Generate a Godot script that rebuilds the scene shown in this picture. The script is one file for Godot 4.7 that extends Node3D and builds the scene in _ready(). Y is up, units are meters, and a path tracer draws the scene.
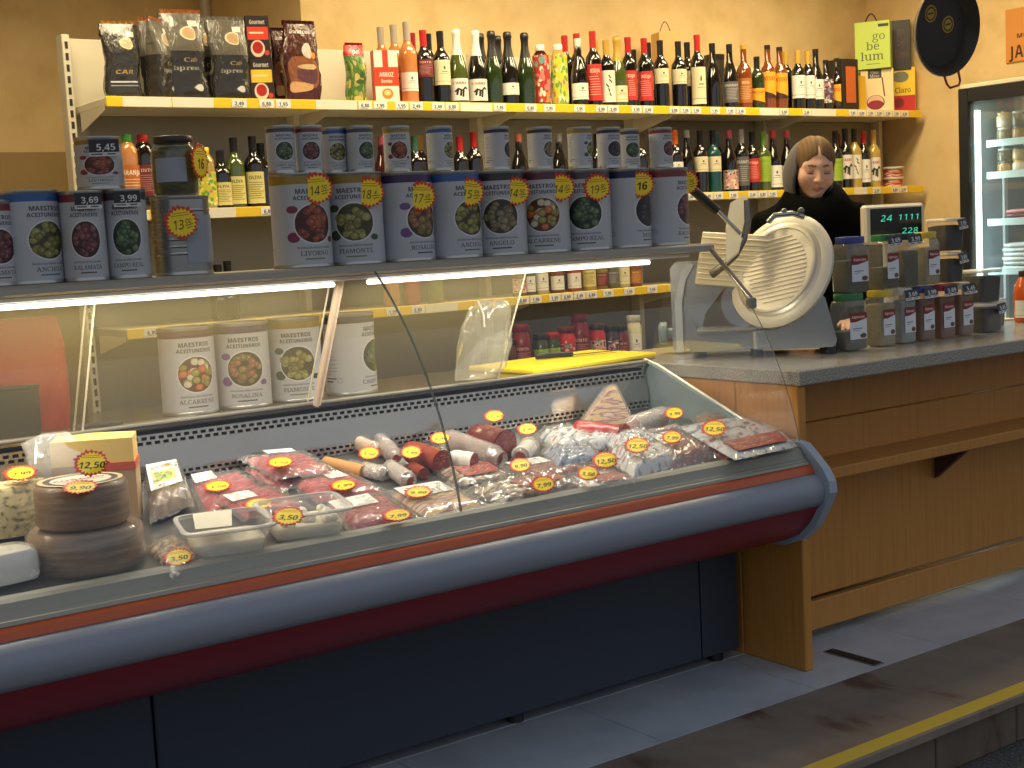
extends Node3D
# A delicatessen stall: chilled counter, wooden sales counter, shelves of bottles.
# World: x runs along the counters, y up, z towards the street; metres.

const FPX := 1360.0                        # focal length in pixels of a 1024 x 768 frame
const CAM := Vector3(0, 1.40, 0)
const CAM_ROT := Vector3(-0.1065, -0.619, -0.0527)
var cb: Basis
var taken := {}
var mats := {}
var meshes := {}
var rng := RandomNumberGenerator.new()
var fonts := {}
var T := {}                                # textures by name

# ---------------------------------------------------------------- pixels to places
func ray(px, py) -> Vector3:
	return cb * Vector3((px - 512.0) / FPX, -(py - 384.0) / FPX, -1.0)
func on_y(px, py, y) -> Vector3:
	var d = ray(px, py); return CAM + d * ((y - CAM.y) / d.y)
func on_z(px, py, z) -> Vector3:
	var d = ray(px, py); return CAM + d * ((z - CAM.z) / d.z)
func on_x(px, py, x) -> Vector3:
	var d = ray(px, py); return CAM + d * ((x - CAM.x) / d.x)
const DK := 0.135                          # slope of the display deck
func deck_y(z) -> float:
	return 0.715 + DK * (-2.87 - z)
func on_deck(px, py, lift = 0.0) -> Vector3:
	var d = ray(px, py)
	return CAM + d * ((0.715 + lift - DK * 2.87 - CAM.y) / (d.y + DK * d.z))
const DECK_N := Vector3(0, 0.991, 0.134)

# ---------------------------------------------------------------- mesh builder
class MB:
	var v := PackedVector3Array()
	var n := PackedVector3Array()
	var t := PackedVector2Array()
	var xf := Transform3D()
	func tri(a, b, c, na, nb, nc, ua = Vector2.ZERO, ub = Vector2.ZERO, uc = Vector2.ZERO):
		v.append(xf * a); v.append(xf * c); v.append(xf * b)
		n.append((xf.basis * na).normalized()); n.append((xf.basis * nc).normalized()); n.append((xf.basis * nb).normalized())
		t.append(ua); t.append(uc); t.append(ub)
	func face(p: Array, uv: Array = [], inside = null):
		var nn := Vector3.ZERO
		for i in p.size():
			nn += (p[i] - p[0]).cross(p[(i + 1) % p.size()] - p[0])
		if nn.length() < 1e-12: return
		nn = nn.normalized()
		if inside != null and nn.dot((p[0] + p[p.size() / 2]) * 0.5 - inside) < 0:
			p.reverse(); uv.reverse(); nn = -nn
		for i in range(1, p.size() - 1):
			if uv.is_empty(): tri(p[0], p[i], p[i + 1], nn, nn, nn)
			else: tri(p[0], p[i], p[i + 1], nn, nn, nn, uv[0], uv[i], uv[i + 1])
	func grid(g: Array, wrap := false, flip := false, uvs := Vector4(0, 0, 1, 1)):
		# rows run up, columns run anticlockwise seen from above (left to right seen from outside)
		var R = g.size(); var C = g[0].size()
		var N := []
		for i in R:
			var row := PackedVector3Array()
			for j in C:
				var jl = (j - 1 if j > 0 else (C - 2 if wrap else 0)); var jr = (j + 1 if j < C - 1 else (1 if wrap else C - 1))
				var du = g[i][jr] - g[i][jl]
				var dv = g[mini(i + 1, R - 1)][j] - g[maxi(i - 1, 0)][j]
				if du.length() < 1e-7:
					var ii = (i + 1 if i < R / 2 else i - 1); du = g[ii][jr] - g[ii][jl]
				var nn = du.cross(dv)
				row.append((-nn if flip else nn).normalized() if nn.length() > 1e-14 else Vector3.UP)
			N.append(row)
		for i in R - 1:
			for j in C - 1:
				var u0 = uvs.x + (uvs.z - uvs.x) * j / (C - 1.0); var u1 = uvs.x + (uvs.z - uvs.x) * (j + 1) / (C - 1.0)
				var v0 = uvs.w + (uvs.y - uvs.w) * i / (R - 1.0); var v1 = uvs.w + (uvs.y - uvs.w) * (i + 1) / (R - 1.0)
				var a = [g[i][j], g[i][j + 1], g[i + 1][j + 1], g[i + 1][j]]
				var b = [N[i][j], N[i][j + 1], N[i + 1][j + 1], N[i + 1][j]]
				var c = [Vector2(u0, v0), Vector2(u1, v0), Vector2(u1, v1), Vector2(u0, v1)]
				var o = [0, 3, 2, 1] if flip else [0, 1, 2, 3]
				tri(a[o[0]], a[o[1]], a[o[2]], b[o[0]], b[o[1]], b[o[2]], c[o[0]], c[o[1]], c[o[2]])
				tri(a[o[0]], a[o[2]], a[o[3]], b[o[0]], b[o[2]], b[o[3]], c[o[0]], c[o[2]], c[o[3]])
	func box(c: Vector3, s: Vector3, ch := 0.003):
		var h = s * 0.5
		ch = minf(ch, minf(h.x, minf(h.y, h.z)) * 0.6)
		var P = func(sx, sy, sz, ax):
			return c + Vector3(sx * (h.x - (0.0 if ax == 0 else ch)), sy * (h.y - (0.0 if ax == 1 else ch)), sz * (h.z - (0.0 if ax == 2 else ch)))
		for ax in 3:
			for s0 in [-1, 1]:
				var pts := []; var uv := []
				for q in [[-1, -1], [1, -1], [1, 1], [-1, 1]]:
					var e = [[s0, q[0], q[1]], [q[0], s0, q[1]], [q[0], q[1], s0]][ax]
					pts.append(P.call(e[0], e[1], e[2], ax))
					var u = (q[0] * s0 + 1) * 0.5 if ax == 2 else ((q[0] + 1) * 0.5 if ax == 1 else (-q[1] * s0 + 1) * 0.5)
					var w = (1 - q[1]) * 0.5 if ax == 2 else ((q[1] + 1) * 0.5 if ax == 1 else (1 - q[0]) * 0.5)
					uv.append(Vector2(u, w))
				face(pts, uv, c)
		if ch <= 0.0: return
		for s0 in [-1, 1]:
			for s1 in [-1, 1]:
				face([P.call(s0, s1, -1, 0), P.call(s0, s1, 1, 0), P.call(s0, s1, 1, 1), P.call(s0, s1, -1, 1)], [], c)
				face([P.call(s0, -1, s1, 0), P.call(s0, 1, s1, 0), P.call(s0, 1, s1, 2), P.call(s0, -1, s1, 2)], [], c)
				face([P.call(-1, s0, s1, 1), P.call(1, s0, s1, 1), P.call(1, s0, s1, 2), P.call(-1, s0, s1, 2)], [], c)
				for s2 in [-1, 1]:
					face([P.call(s0, s1, s2, 0), P.call(s0, s1, s2, 1), P.call(s0, s1, s2, 2)], [], c)
	func lathe(p: Array, seg := 24, a0 := -PI, a1 := PI):
		var segn := []
		for i in p.size() - 1:
			var d = p[i + 1] - p[i]
			segn.append(Vector2(d.y, -d.x).normalized())
		var y0 = p[0].y; var y1 = p[p.size() - 1].y
		for i in p.size() - 1:
			if p[i].distance_to(p[i + 1]) < 1e-7: continue
			var nb = segn[i]; var nt = segn[i]
			if i > 0 and segn[i - 1].dot(segn[i]) > 0.6: nb = (segn[i - 1] + segn[i]).normalized()
			if i < p.size() - 2 and segn[i + 1].dot(segn[i]) > 0.6: nt = (segn[i + 1] + segn[i]).normalized()
			for j in seg:
				var f0 = a0 + (a1 - a0) * j / seg; var f1 = a0 + (a1 - a0) * (j + 1) / seg
				var r0 = Vector3(sin(f0), 0, cos(f0)); var r1 = Vector3(sin(f1), 0, cos(f1))
				var v0 = 1.0 - (p[i].y - y0) / maxf(y1 - y0, 1e-6); var v1 = 1.0 - (p[i + 1].y - y0) / maxf(y1 - y0, 1e-6)
				var u0 = float(j) / seg; var u1 = float(j + 1) / seg
				var A = r0 * p[i].x + Vector3(0, p[i].y, 0); var B = r1 * p[i].x + Vector3(0, p[i].y, 0)
				var D = r0 * p[i + 1].x + Vector3(0, p[i + 1].y, 0); var C = r1 * p[i + 1].x + Vector3(0, p[i + 1].y, 0)
				var nA = r0 * nb.x + Vector3(0, nb.y, 0); var nB = r1 * nb.x + Vector3(0, nb.y, 0)
				var nD = r0 * nt.x + Vector3(0, nt.y, 0); var nC = r1 * nt.x + Vector3(0, nt.y, 0)
				if p[i].x > 1e-6: tri(A, B, C, nA, nB, nC, Vector2(u0, v0), Vector2(u1, v0), Vector2(u1, v1))
				if p[i + 1].x > 1e-6: tri(A, C, D, nA, nC, nD, Vector2(u0, v0), Vector2(u1, v1), Vector2(u0, v1))
	func disc(c: Vector3, r: float, up: Vector3, seg := 20):
		var q = Basis(Quaternion(Vector3.UP, up.normalized()) if up.normalized().dot(Vector3.UP) > -0.999 else Quaternion(Vector3.RIGHT, PI))
		var pts := []; var uv := []
		for j in seg:
			var f = TAU * j / seg
			pts.append(c + q * Vector3(sin(f) * r, 0, cos(f) * r)); uv.append(Vector2(0.5 + 0.5 * sin(f), 0.5 + 0.5 * cos(f)))
		face(pts, uv)
	func tube(pts: Array, rad, seg := 8, caps := true):
		var g := []; var up := Vector3(0.13, 0.97, 0.21)
		for i in pts.size():
			var d = (pts[mini(i + 1, pts.size() - 1)] - pts[maxi(i - 1, 0)]).normalized()
			if absf(d.dot(up)) > 0.95: up = Vector3(0.9, 0.1, 0.3)
			var a = up.cross(d).normalized(); var b = d.cross(a).normalized()
			up = b
			var r = rad[i] if rad is Array else rad
			var row := PackedVector3Array()
			for j in seg + 1:
				var f = TAU * j / seg
				row.append(pts[i] + (a * cos(f) + b * sin(f)) * r)
			g.append(row)
		grid(g, true)
		if caps:
			for e in [0, pts.size() - 1]:
				var p := []
				for j in seg: p.append(g[e][j])
				face(p, [], pts[1] if e == 0 else pts[pts.size() - 2])
	func extx(p: Array, x0: float, x1: float, caps := false, soft := 0.8):
		# p: points (z, y), listed so that the outside is to the side of the street or up
		var sn := []
		for i in p.size() - 1:
			var d = p[i + 1] - p[i]; sn.append(Vector2(-d.y, d.x).normalized() * -1.0)
		for i in p.size() - 1:
			var nb = sn[i]; var nt = sn[i]
			if i > 0 and sn[i - 1].dot(nb) > soft: nb = (sn[i - 1] + sn[i]).normalized()
			if i < sn.size() - 1 and sn[i + 1].dot(nt) > soft: nt = (sn[i + 1] + sn[i]).normalized()
			var A = Vector3(x0, p[i].y, p[i].x); var B = Vector3(x1, p[i].y, p[i].x); var C = Vector3(x1, p[i + 1].y, p[i + 1].x); var D = Vector3(x0, p[i + 1].y, p[i + 1].x)
			var n0 = Vector3(0, nb.y, nb.x); var n1 = Vector3(0, nt.y, nt.x)
			tri(A, B, C, n0, n0, n1, Vector2(0, 1), Vector2(1, 1), Vector2(1, 0)); tri(A, C, D, n0, n1, n1, Vector2(0, 1), Vector2(1, 0), Vector2(0, 0))
		if caps:
			for x in [x0, x1]:
				var q := []
				for a in p: q.append(Vector3(x, a.y, a.x))
				face(q, [], Vector3((x0 + x1) * 0.5, q[0].y, q[0].z))
	func prism(p: Array, z0: float, z1: float):
		# polygon in x, y pushed out from z0 to z1
		var poly := PackedVector2Array(p)
		if not Geometry2D.is_polygon_clockwise(poly): pass
		else: poly.reverse()
		var lo = poly[0]; var hi = poly[0]
		for a in poly: lo = lo.min(a); hi = hi.max(a)
		var idx = Geometry2D.triangulate_polygon(poly)
		var U = func(a): return Vector2((a.x - lo.x) / (hi.x - lo.x), 1.0 - (a.y - lo.y) / (hi.y - lo.y))
		for k in range(0, idx.size(), 3):
			var a = poly[idx[k]]; var b = poly[idx[k + 1]]; var c = poly[idx[k + 2]]
			if (b - a).cross(c - a) < 0: var s = b; b = c; c = s
			var f = Vector3(0, 0, 1)
			tri(Vector3(a.x, a.y, z1), Vector3(b.x, b.y, z1), Vector3(c.x, c.y, z1), f, f, f, U.call(a), U.call(b), U.call(c))
			tri(Vector3(a.x, a.y, z0), Vector3(c.x, c.y, z0), Vector3(b.x, b.y, z0), -f, -f, -f, U.call(a), U.call(c), U.call(b))
		for i in poly.size():
			var a = poly[i]; var b = poly[(i + 1) % poly.size()]
			face([Vector3(a.x, a.y, z0), Vector3(b.x, b.y, z0), Vector3(b.x, b.y, z1), Vector3(a.x, a.y, z1)])
	func mesh() -> ArrayMesh:
		var a := []; a.resize(Mesh.ARRAY_MAX)
		a[Mesh.ARRAY_VERTEX] = v; a[Mesh.ARRAY_NORMAL] = n; a[Mesh.ARRAY_TEX_UV] = t
		var m := ArrayMesh.new()
		m.add_surface_from_arrays(Mesh.PRIMITIVE_TRIANGLES, a)
		return m

# superellipse sections stacked along y: [y, half width, half depth, power, shift x, shift z]
func loft(secs: Array, seg := 28, wob := 0.0, sd := 0, caps := [true, true]) -> MB:
	var m := MB.new(); var g := []
	var ns := FastNoiseLite.new(); ns.seed = sd; ns.frequency = 1.0; ns.noise_type = FastNoiseLite.TYPE_SIMPLEX
	for s in secs:
		var row := PackedVector3Array()
		for j in seg + 1:
			var f = -PI + TAU * j / seg
			var e = 2.0 / (s[3] if s.size() > 3 else 2.0)
			var x = signf(sin(f)) * pow(absf(sin(f)), e) * s[1]; var z = signf(cos(f)) * pow(absf(cos(f)), e) * s[2]
			if wob > 0.0:
				var k = 1.0 + wob * ns.get_noise_3d(sin(f) * 2.2, s[0] * 28.0, cos(f) * 2.2 + sd)
				x *= k; z *= k
			row.append(Vector3(x + (s[4] if s.size() > 4 else 0.0), s[0], z + (s[5] if s.size() > 5 else 0.0)))
		g.append(row)
	m.grid(g, true)
	for e in [0, secs.size() - 1]:
		if not caps[0 if e == 0 else 1]: continue
		var p := []
		for j in seg: p.append(g[e][j])
		var mid = Vector3(0, (secs[0][0] + secs[secs.size() - 1][0]) * 0.5, 0)
		m.face(p, [], mid)
	return m

# ---------------------------------------------------------------- nodes
func numbered(called: String) -> String:
	var k = taken.get(called, 0); taken[called] = k + 1
	return called if k == 0 else "%s_%03d" % [called, k]
func meta(o, label, category, group = ""):
	o.set_meta("label", label); o.set_meta("category", category)
	if group != "": o.set_meta("group", group)
func thing(called, label, category, at = Vector3.ZERO, turn = 0.0, group = "") -> Node3D:
	var o := Node3D.new(); o.name = numbered(called); add_child(o)
	o.position = at; o.rotation.y = turn; meta(o, label, category, group)
	return o
func kid(parent, called: String, m, mat, at = Vector3.ZERO, rot = Vector3.ZERO) -> MeshInstance3D:
	var o := MeshInstance3D.new()
	o.mesh = m.mesh() if m is MB else m
	o.set_surface_override_material(0, mat)
	var nm = called; var k = 1
	while parent.has_node(NodePath(nm)):
		nm = "%s_%03d" % [called, k]; k += 1
	o.name = nm; o.position = at; o.rotation = rot
	parent.add_child(o)
	return o
func single(called, label, category, m, mat, at = Vector3.ZERO, turn = 0.0, group = "") -> MeshInstance3D:
	var o := MeshInstance3D.new(); o.name = numbered(called)
	o.mesh = m.mesh() if m is MB else m
	o.set_surface_override_material(0, mat)
	add_child(o); o.position = at; o.rotation.y = turn; meta(o, label, category, group)
	return o
func setting(called, m, mat) -> MeshInstance3D:
	var o := MeshInstance3D.new(); o.name = called
	o.mesh = m.mesh() if m is MB else m
	o.set_surface_override_material(0, mat)
	o.set_meta("kind", "structure"); add_child(o)
	return o
func bx(c, s, ch = 0.003) -> MB:
	var m := MB.new(); m.box(c, s, ch); return m
func lath(p, seg = 24) -> MB:
	var m := MB.new(); m.lathe(p, seg); return m
func shared(key: String, make: Callable) -> ArrayMesh:
	if not meshes.has(key): meshes[key] = make.call().mesh()
	return meshes[key]

# ---------------------------------------------------------------- materials
func rgb(r, g, b) -> Color: return Color(r / 255.0, g / 255.0, b / 255.0)
func mat(c: Color, rough := 0.6, o := {}) -> StandardMaterial3D:
	var key = str(c) + str(rough) + str(o)
	if mats.has(key): return mats[key]
	var m := StandardMaterial3D.new()
	m.albedo_color = c; m.roughness = rough
	m.metallic = o.get("metal", 0.0); m.metallic_specular = o.get("spec", 0.5)
	if o.has("tex"): m.albedo_texture = T[o.tex]
	if o.has("coat"): m.clearcoat_enabled = true; m.clearcoat = o.coat; m.clearcoat_roughness = o.get("coat_rough", 0.08)
	if o.has("alpha"): m.transparency = BaseMaterial3D.TRANSPARENCY_ALPHA; m.albedo_color.a = o.alpha; m.cull_mode = BaseMaterial3D.CULL_DISABLED
	if o.has("tri"): m.uv1_triplanar = true; m.uv1_world_triplanar = o.get("world", true); m.uv1_scale = Vector3.ONE * o.tri if not (o.tri is Vector3) else o.tri
	if o.has("bump"): m.heightmap_enabled = true; m.heightmap_texture = T[o.bump]; m.heightmap_scale = o.get("bump_h", 0.1)
	if o.has("glow"): m.emission_enabled = true; m.emission = o.get("glow_color", c); m.emission_energy_multiplier = o.glow
	if o.has("sss"): m.subsurf_scatter_enabled = true; m.subsurf_scatter_strength = o.sss
	if o.has("vc"): m.vertex_color_use_as_albedo = true
	if o.has("sheen"): m.rim_enabled = true; m.rim = o.sheen; m.rim_tint = 0.5
	if o.has("back"): m.backlight_enabled = true; m.backlight = o.back
	mats[key] = m
	return m

# ---------------------------------------------------------------- textures
func font_rid(kind: String) -> RID:
	if not fonts.has(kind):
		var f := SystemFont.new()
		f.font_names = PackedStringArray([{"sans": "Droid Sans", "bold": "Droid Sans", "serif": "Droid Serif", "mono": "Droid Sans Mono"}[kind]])
		if kind == "bold": f.font_weight = 700
		fonts[kind] = f
	return fonts[kind].get_rids()[0]
# writes text; x, y is the left end of the base line, or its middle when centred
func write(im: Image, s: String, x: float, y: float, size: int, col: Color, kind := "bold", centred := true, slant := 0.0, stretch := 1.0):
	var ts = TextServerManager.get_primary_interface(); var rid = font_rid(kind); var sz := Vector2i(size, 0)
	var total := 0.0
	for ch in s: total += ts.font_get_glyph_advance(rid, size, ts.font_get_glyph_index(rid, size, ch.unicode_at(0), 0)).x * stretch
	var cx = x - total * 0.5 if centred else x
	for ch in s:
		var gi = ts.font_get_glyph_index(rid, size, ch.unicode_at(0), 0)
		ts.font_render_glyph(rid, sz, gi)
		var ti = ts.font_get_glyph_texture_idx(rid, sz, gi)
		if ti >= 0 and ch != " ":
			var src: Image = ts.font_get_texture_image(rid, sz, ti)
			var uv: Rect2 = ts.font_get_glyph_uv_rect(rid, sz, gi); var off: Vector2 = ts.font_get_glyph_offset(rid, sz, gi)
			for j in int(uv.size.y):
				for i in int(uv.size.x * stretch):
					var a = src.get_pixel(int(uv.position.x + i / stretch), int(uv.position.y) + j).a
					if a <= 0.02: continue
					var X = int(cx + off.x * stretch + i - slant * (off.y + j)); var Y = int(y + off.y + j)
					if X >= 0 and Y >= 0 and X < im.get_width() and Y < im.get_height(): im.set_pixel(X, Y, im.get_pixel(X, Y).lerp(col, a))
		cx += ts.font_get_glyph_advance(rid, size, gi).x * stretch
func blank(w: int, h: int, c: Color) -> Image:
	var im := Image.create(w, h, false, Image.FORMAT_RGBA8); im.fill(c); return im
func rect(im: Image, x, y, w, h, c: Color): im.fill_rect(Rect2i(int(x), int(y), int(w), int(h)), c)
func dot(im: Image, cx, cy, rx, ry, c: Color):
	for y in range(maxi(0, int(cy - ry)), mini(im.get_height(), int(cy + ry) + 1)):
		for x in range(maxi(0, int(cx - rx)), mini(im.get_width(), int(cx + rx) + 1)):
			if pow(float(x - cx) / rx, 2) + pow(float(y - cy) / ry, 2) <= 1.0: im.set_pixel(x, y, c)
func stroke(im: Image, a: Vector2, b: Vector2, r: float, c: Color):
	var k = int(a.distance_to(b) / maxf(r * 0.5, 0.5)) + 1
	for i in k + 1:
		var p = a.lerp(b, float(i) / k); dot(im, p.x, p.y, r, r, c)
func keep(called: String, im: Image):
	im.generate_mipmaps(); T[called] = ImageTexture.create_from_image(im)
# a ramp of colours laid over fractal noise; stretch makes grain
func noise_image(w: int, h: int, freq: float, ramp: Array, sd := 1, stretch := Vector2.ONE, oct := 4) -> Image:
	var n := FastNoiseLite.new(); n.seed = sd; n.noise_type = FastNoiseLite.TYPE_SIMPLEX_SMOOTH; n.frequency = freq; n.fractal_octaves = oct
	var im := blank(w, h, Color.BLACK)
	for y in h:
		for x in w:
			# wrapped on a torus of two blended halves so that the edges meet
			var fx = float(x) / w; var fy = float(y) / h
			var a = n.get_noise_2d(x * stretch.x, y * stretch.y); var b = n.get_noise_2d((x - w) * stretch.x, y * stretch.y)
			var c = n.get_noise_2d(x * stretch.x, (y - h) * stretch.y); var d = n.get_noise_2d((x - w) * stretch.x, (y - h) * stretch.y)
			var sx = smoothstep(0.75, 1.0, fx); var sy = smoothstep(0.75, 1.0, fy)
			var v = clampf(lerpf(lerpf(a, b, sx), lerpf(c, d, sx), sy) * 0.9 + 0.5, 0.0, 0.999) * (ramp.size() - 1)
			im.set_pixel(x, y, ramp[int(v)].lerp(ramp[int(v) + 1], v - int(v)))
	return im
func olives(im: Image, cx, cy, r, cols: Array, sd: int, rim = null):
	var q := RandomNumberGenerator.new(); q.seed = sd
	if rim != null: dot(im, cx, cy, r * 1.07, r * 1.07, rim)
	dot(im, cx, cy, r, r, cols[0].darkened(0.55))
	for k in 26:
		var a = q.randf() * TAU; var d = sqrt(q.randf()) * r * 0.82
		var x = cx + cos(a) * d; var y = cy + sin(a) * d; var s = r * q.randf_range(0.19, 0.27)
		var c = cols[q.randi() % cols.size()]
		dot(im, x, y, s, s * 0.9, c.darkened(0.35)); dot(im, x, y, s * 0.85, s * 0.76, c)
		dot(im, x + s * 0.2, y - s * 0.1, s * 0.3, s * 0.3, c.lightened(0.2))
func can_label(called: String, band: Color, title: String, cols: Array, sd: int, petals = null):
	var ink = rgb(52, 54, 62); var im := blank(512, 256, rgb(180, 182, 186))
	rect(im, 0, 0, 512, 24, band)
	write(im, "MAESTROS", 256, 52, 19, ink); write(im, "ACEITUNEROS", 256, 70, 16, ink)
	if petals != null:
		for a in [[196, 96, 16, 11], [196, 176, 18, 15], [314, 184, 13, 9]]: dot(im, a[0], a[1], a[2], a[3], petals)
	olives(im, 256, 138, 55, cols, sd, rgb(212, 212, 212))
	write(im, "Aceitunas seleccionadas", 256, 210, 9, ink, "serif"); write(im, title, 256, 230, 19, ink, "serif")
	rect(im, 226, 238, 60, 4, band.lerp(rgb(60, 120, 90), 0.4))
	# fine print on the sides of the label
	var q := RandomNumberGenerator.new(); q.seed = sd
	for side in [60, 400]:
		var y = 40
		while y < 200:
			rect(im, side, y, q.randi_range(24, 56), 2, ink.lightened(0.3)); y += q.randi_range(5, 12)
		rect(im, side, 206, 50, 4, ink); rect(im, side, 216, 34, 5, ink); dot(im, side + 60, 214, 9, 9, ink.lightened(0.4)); dot(im, side + 60, 214, 7, 7, rgb(180, 182, 186))
	keep(called, im)
func star_face(called: String, big: String, small: String):
	var im := blank(128, 128, rgb(206, 52, 30))
	# the printed yellow burst inside the red rim
	for y in 128:
		for x in 128:
			var p = Vector2(x - 64, y - 64); var a = p.angle()
			if p.length() < 43.0 + 9.0 * absf(fposmod(a * 22.0 / TAU, 1.0) - 0.5) * 2.0: im.set_pixel(x, y, rgb(248, 216, 36))
	var ink = rgb(38, 30, 18)
	rect(im, 36, 30, 54, 2, rgb(176, 66, 20)); rect(im, 30, 38, 66, 2, rgb(120, 80, 20))
	write(im, big, 50 if small != "" else 64, 88, 46 if small != "" or big.length() < 4 else 40, ink, "sans" if small != "" else "bold", true, 0.14, 0.8 if small != "" else 0.92)
	if small != "":
		write(im, small, 88, 70, 22, ink, "sans", true, 0.12, 0.9); stroke(im, Vector2(76, 76), Vector2(102, 73), 1.3, ink)
		stroke(im, Vector2(80, 86), Vector2(98, 82), 1.3, ink)
	keep(called, im)
func wine_label(called: String, bg: Color, style: int, ink := Color(0.16, 0.13, 0.12), extra := ""):
	var im := blank(96, 128, bg)
	var q := RandomNumberGenerator.new(); q.seed = hash(called)
	match style:
		0:   # plain paper with a small crest and two lines of writing
			dot(im, 56, 40, 5, 9, ink.lightened(0.2)); rect(im, 44, 58, 30, 3, ink); rect(im, 36, 70, 44, 2, ink.lightened(0.4)); rect(im, 0, 108, 96, 3, ink.lightened(0.5))
		1:   # lettering and rules all over
			write(im, extra, 48, 30, 20, ink, "bold")
			for k in 8: rect(im, q.randi_range(8, 20), 42 + k * 9, q.randi_range(50, 70), 3, ink.lerp(bg, 0.35))
		2:   # a dark prancing figure under red lettering
			write(im, extra, 48, 34, 20, rgb(190, 40, 30), "bold")
			for s in [[40, 60, 62, 72], [62, 72, 60, 104], [40, 60, 34, 92], [62, 66, 72, 52], [72, 52, 80, 60], [40, 62, 28, 74], [52, 68, 50, 98]]: stroke(im, Vector2(s[0], s[1]), Vector2(s[2], s[3]), 4.5, ink)
		3:   # coarse picture
			for k in 60: dot(im, q.randf() * 96, q.randf() * 128, q.randf_range(3, 10), q.randf_range(3, 10), [ink, bg.lightened(0.3), rgb(206, 120, 110), rgb(90, 150, 140), rgb(230, 215, 190)][q.randi() % 5])
		4:   # tall paper with brush strokes
			for k in 5: stroke(im, Vector2(44 + q.randf_range(-10, 10), 20 + k * 18), Vector2(56 + q.randf_range(-10, 10), 30 + k * 18), 3.0, ink)
		5:   # word on a diagonal foot
			write(im, extra, 48, 42, 26, rgb(190, 60, 20), "bold")
			for y in range(86, 128): rect(im, 0, y, clampi((y - 86) * 3, 0, 96), 1, ink)
	keep(called, im)

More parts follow.
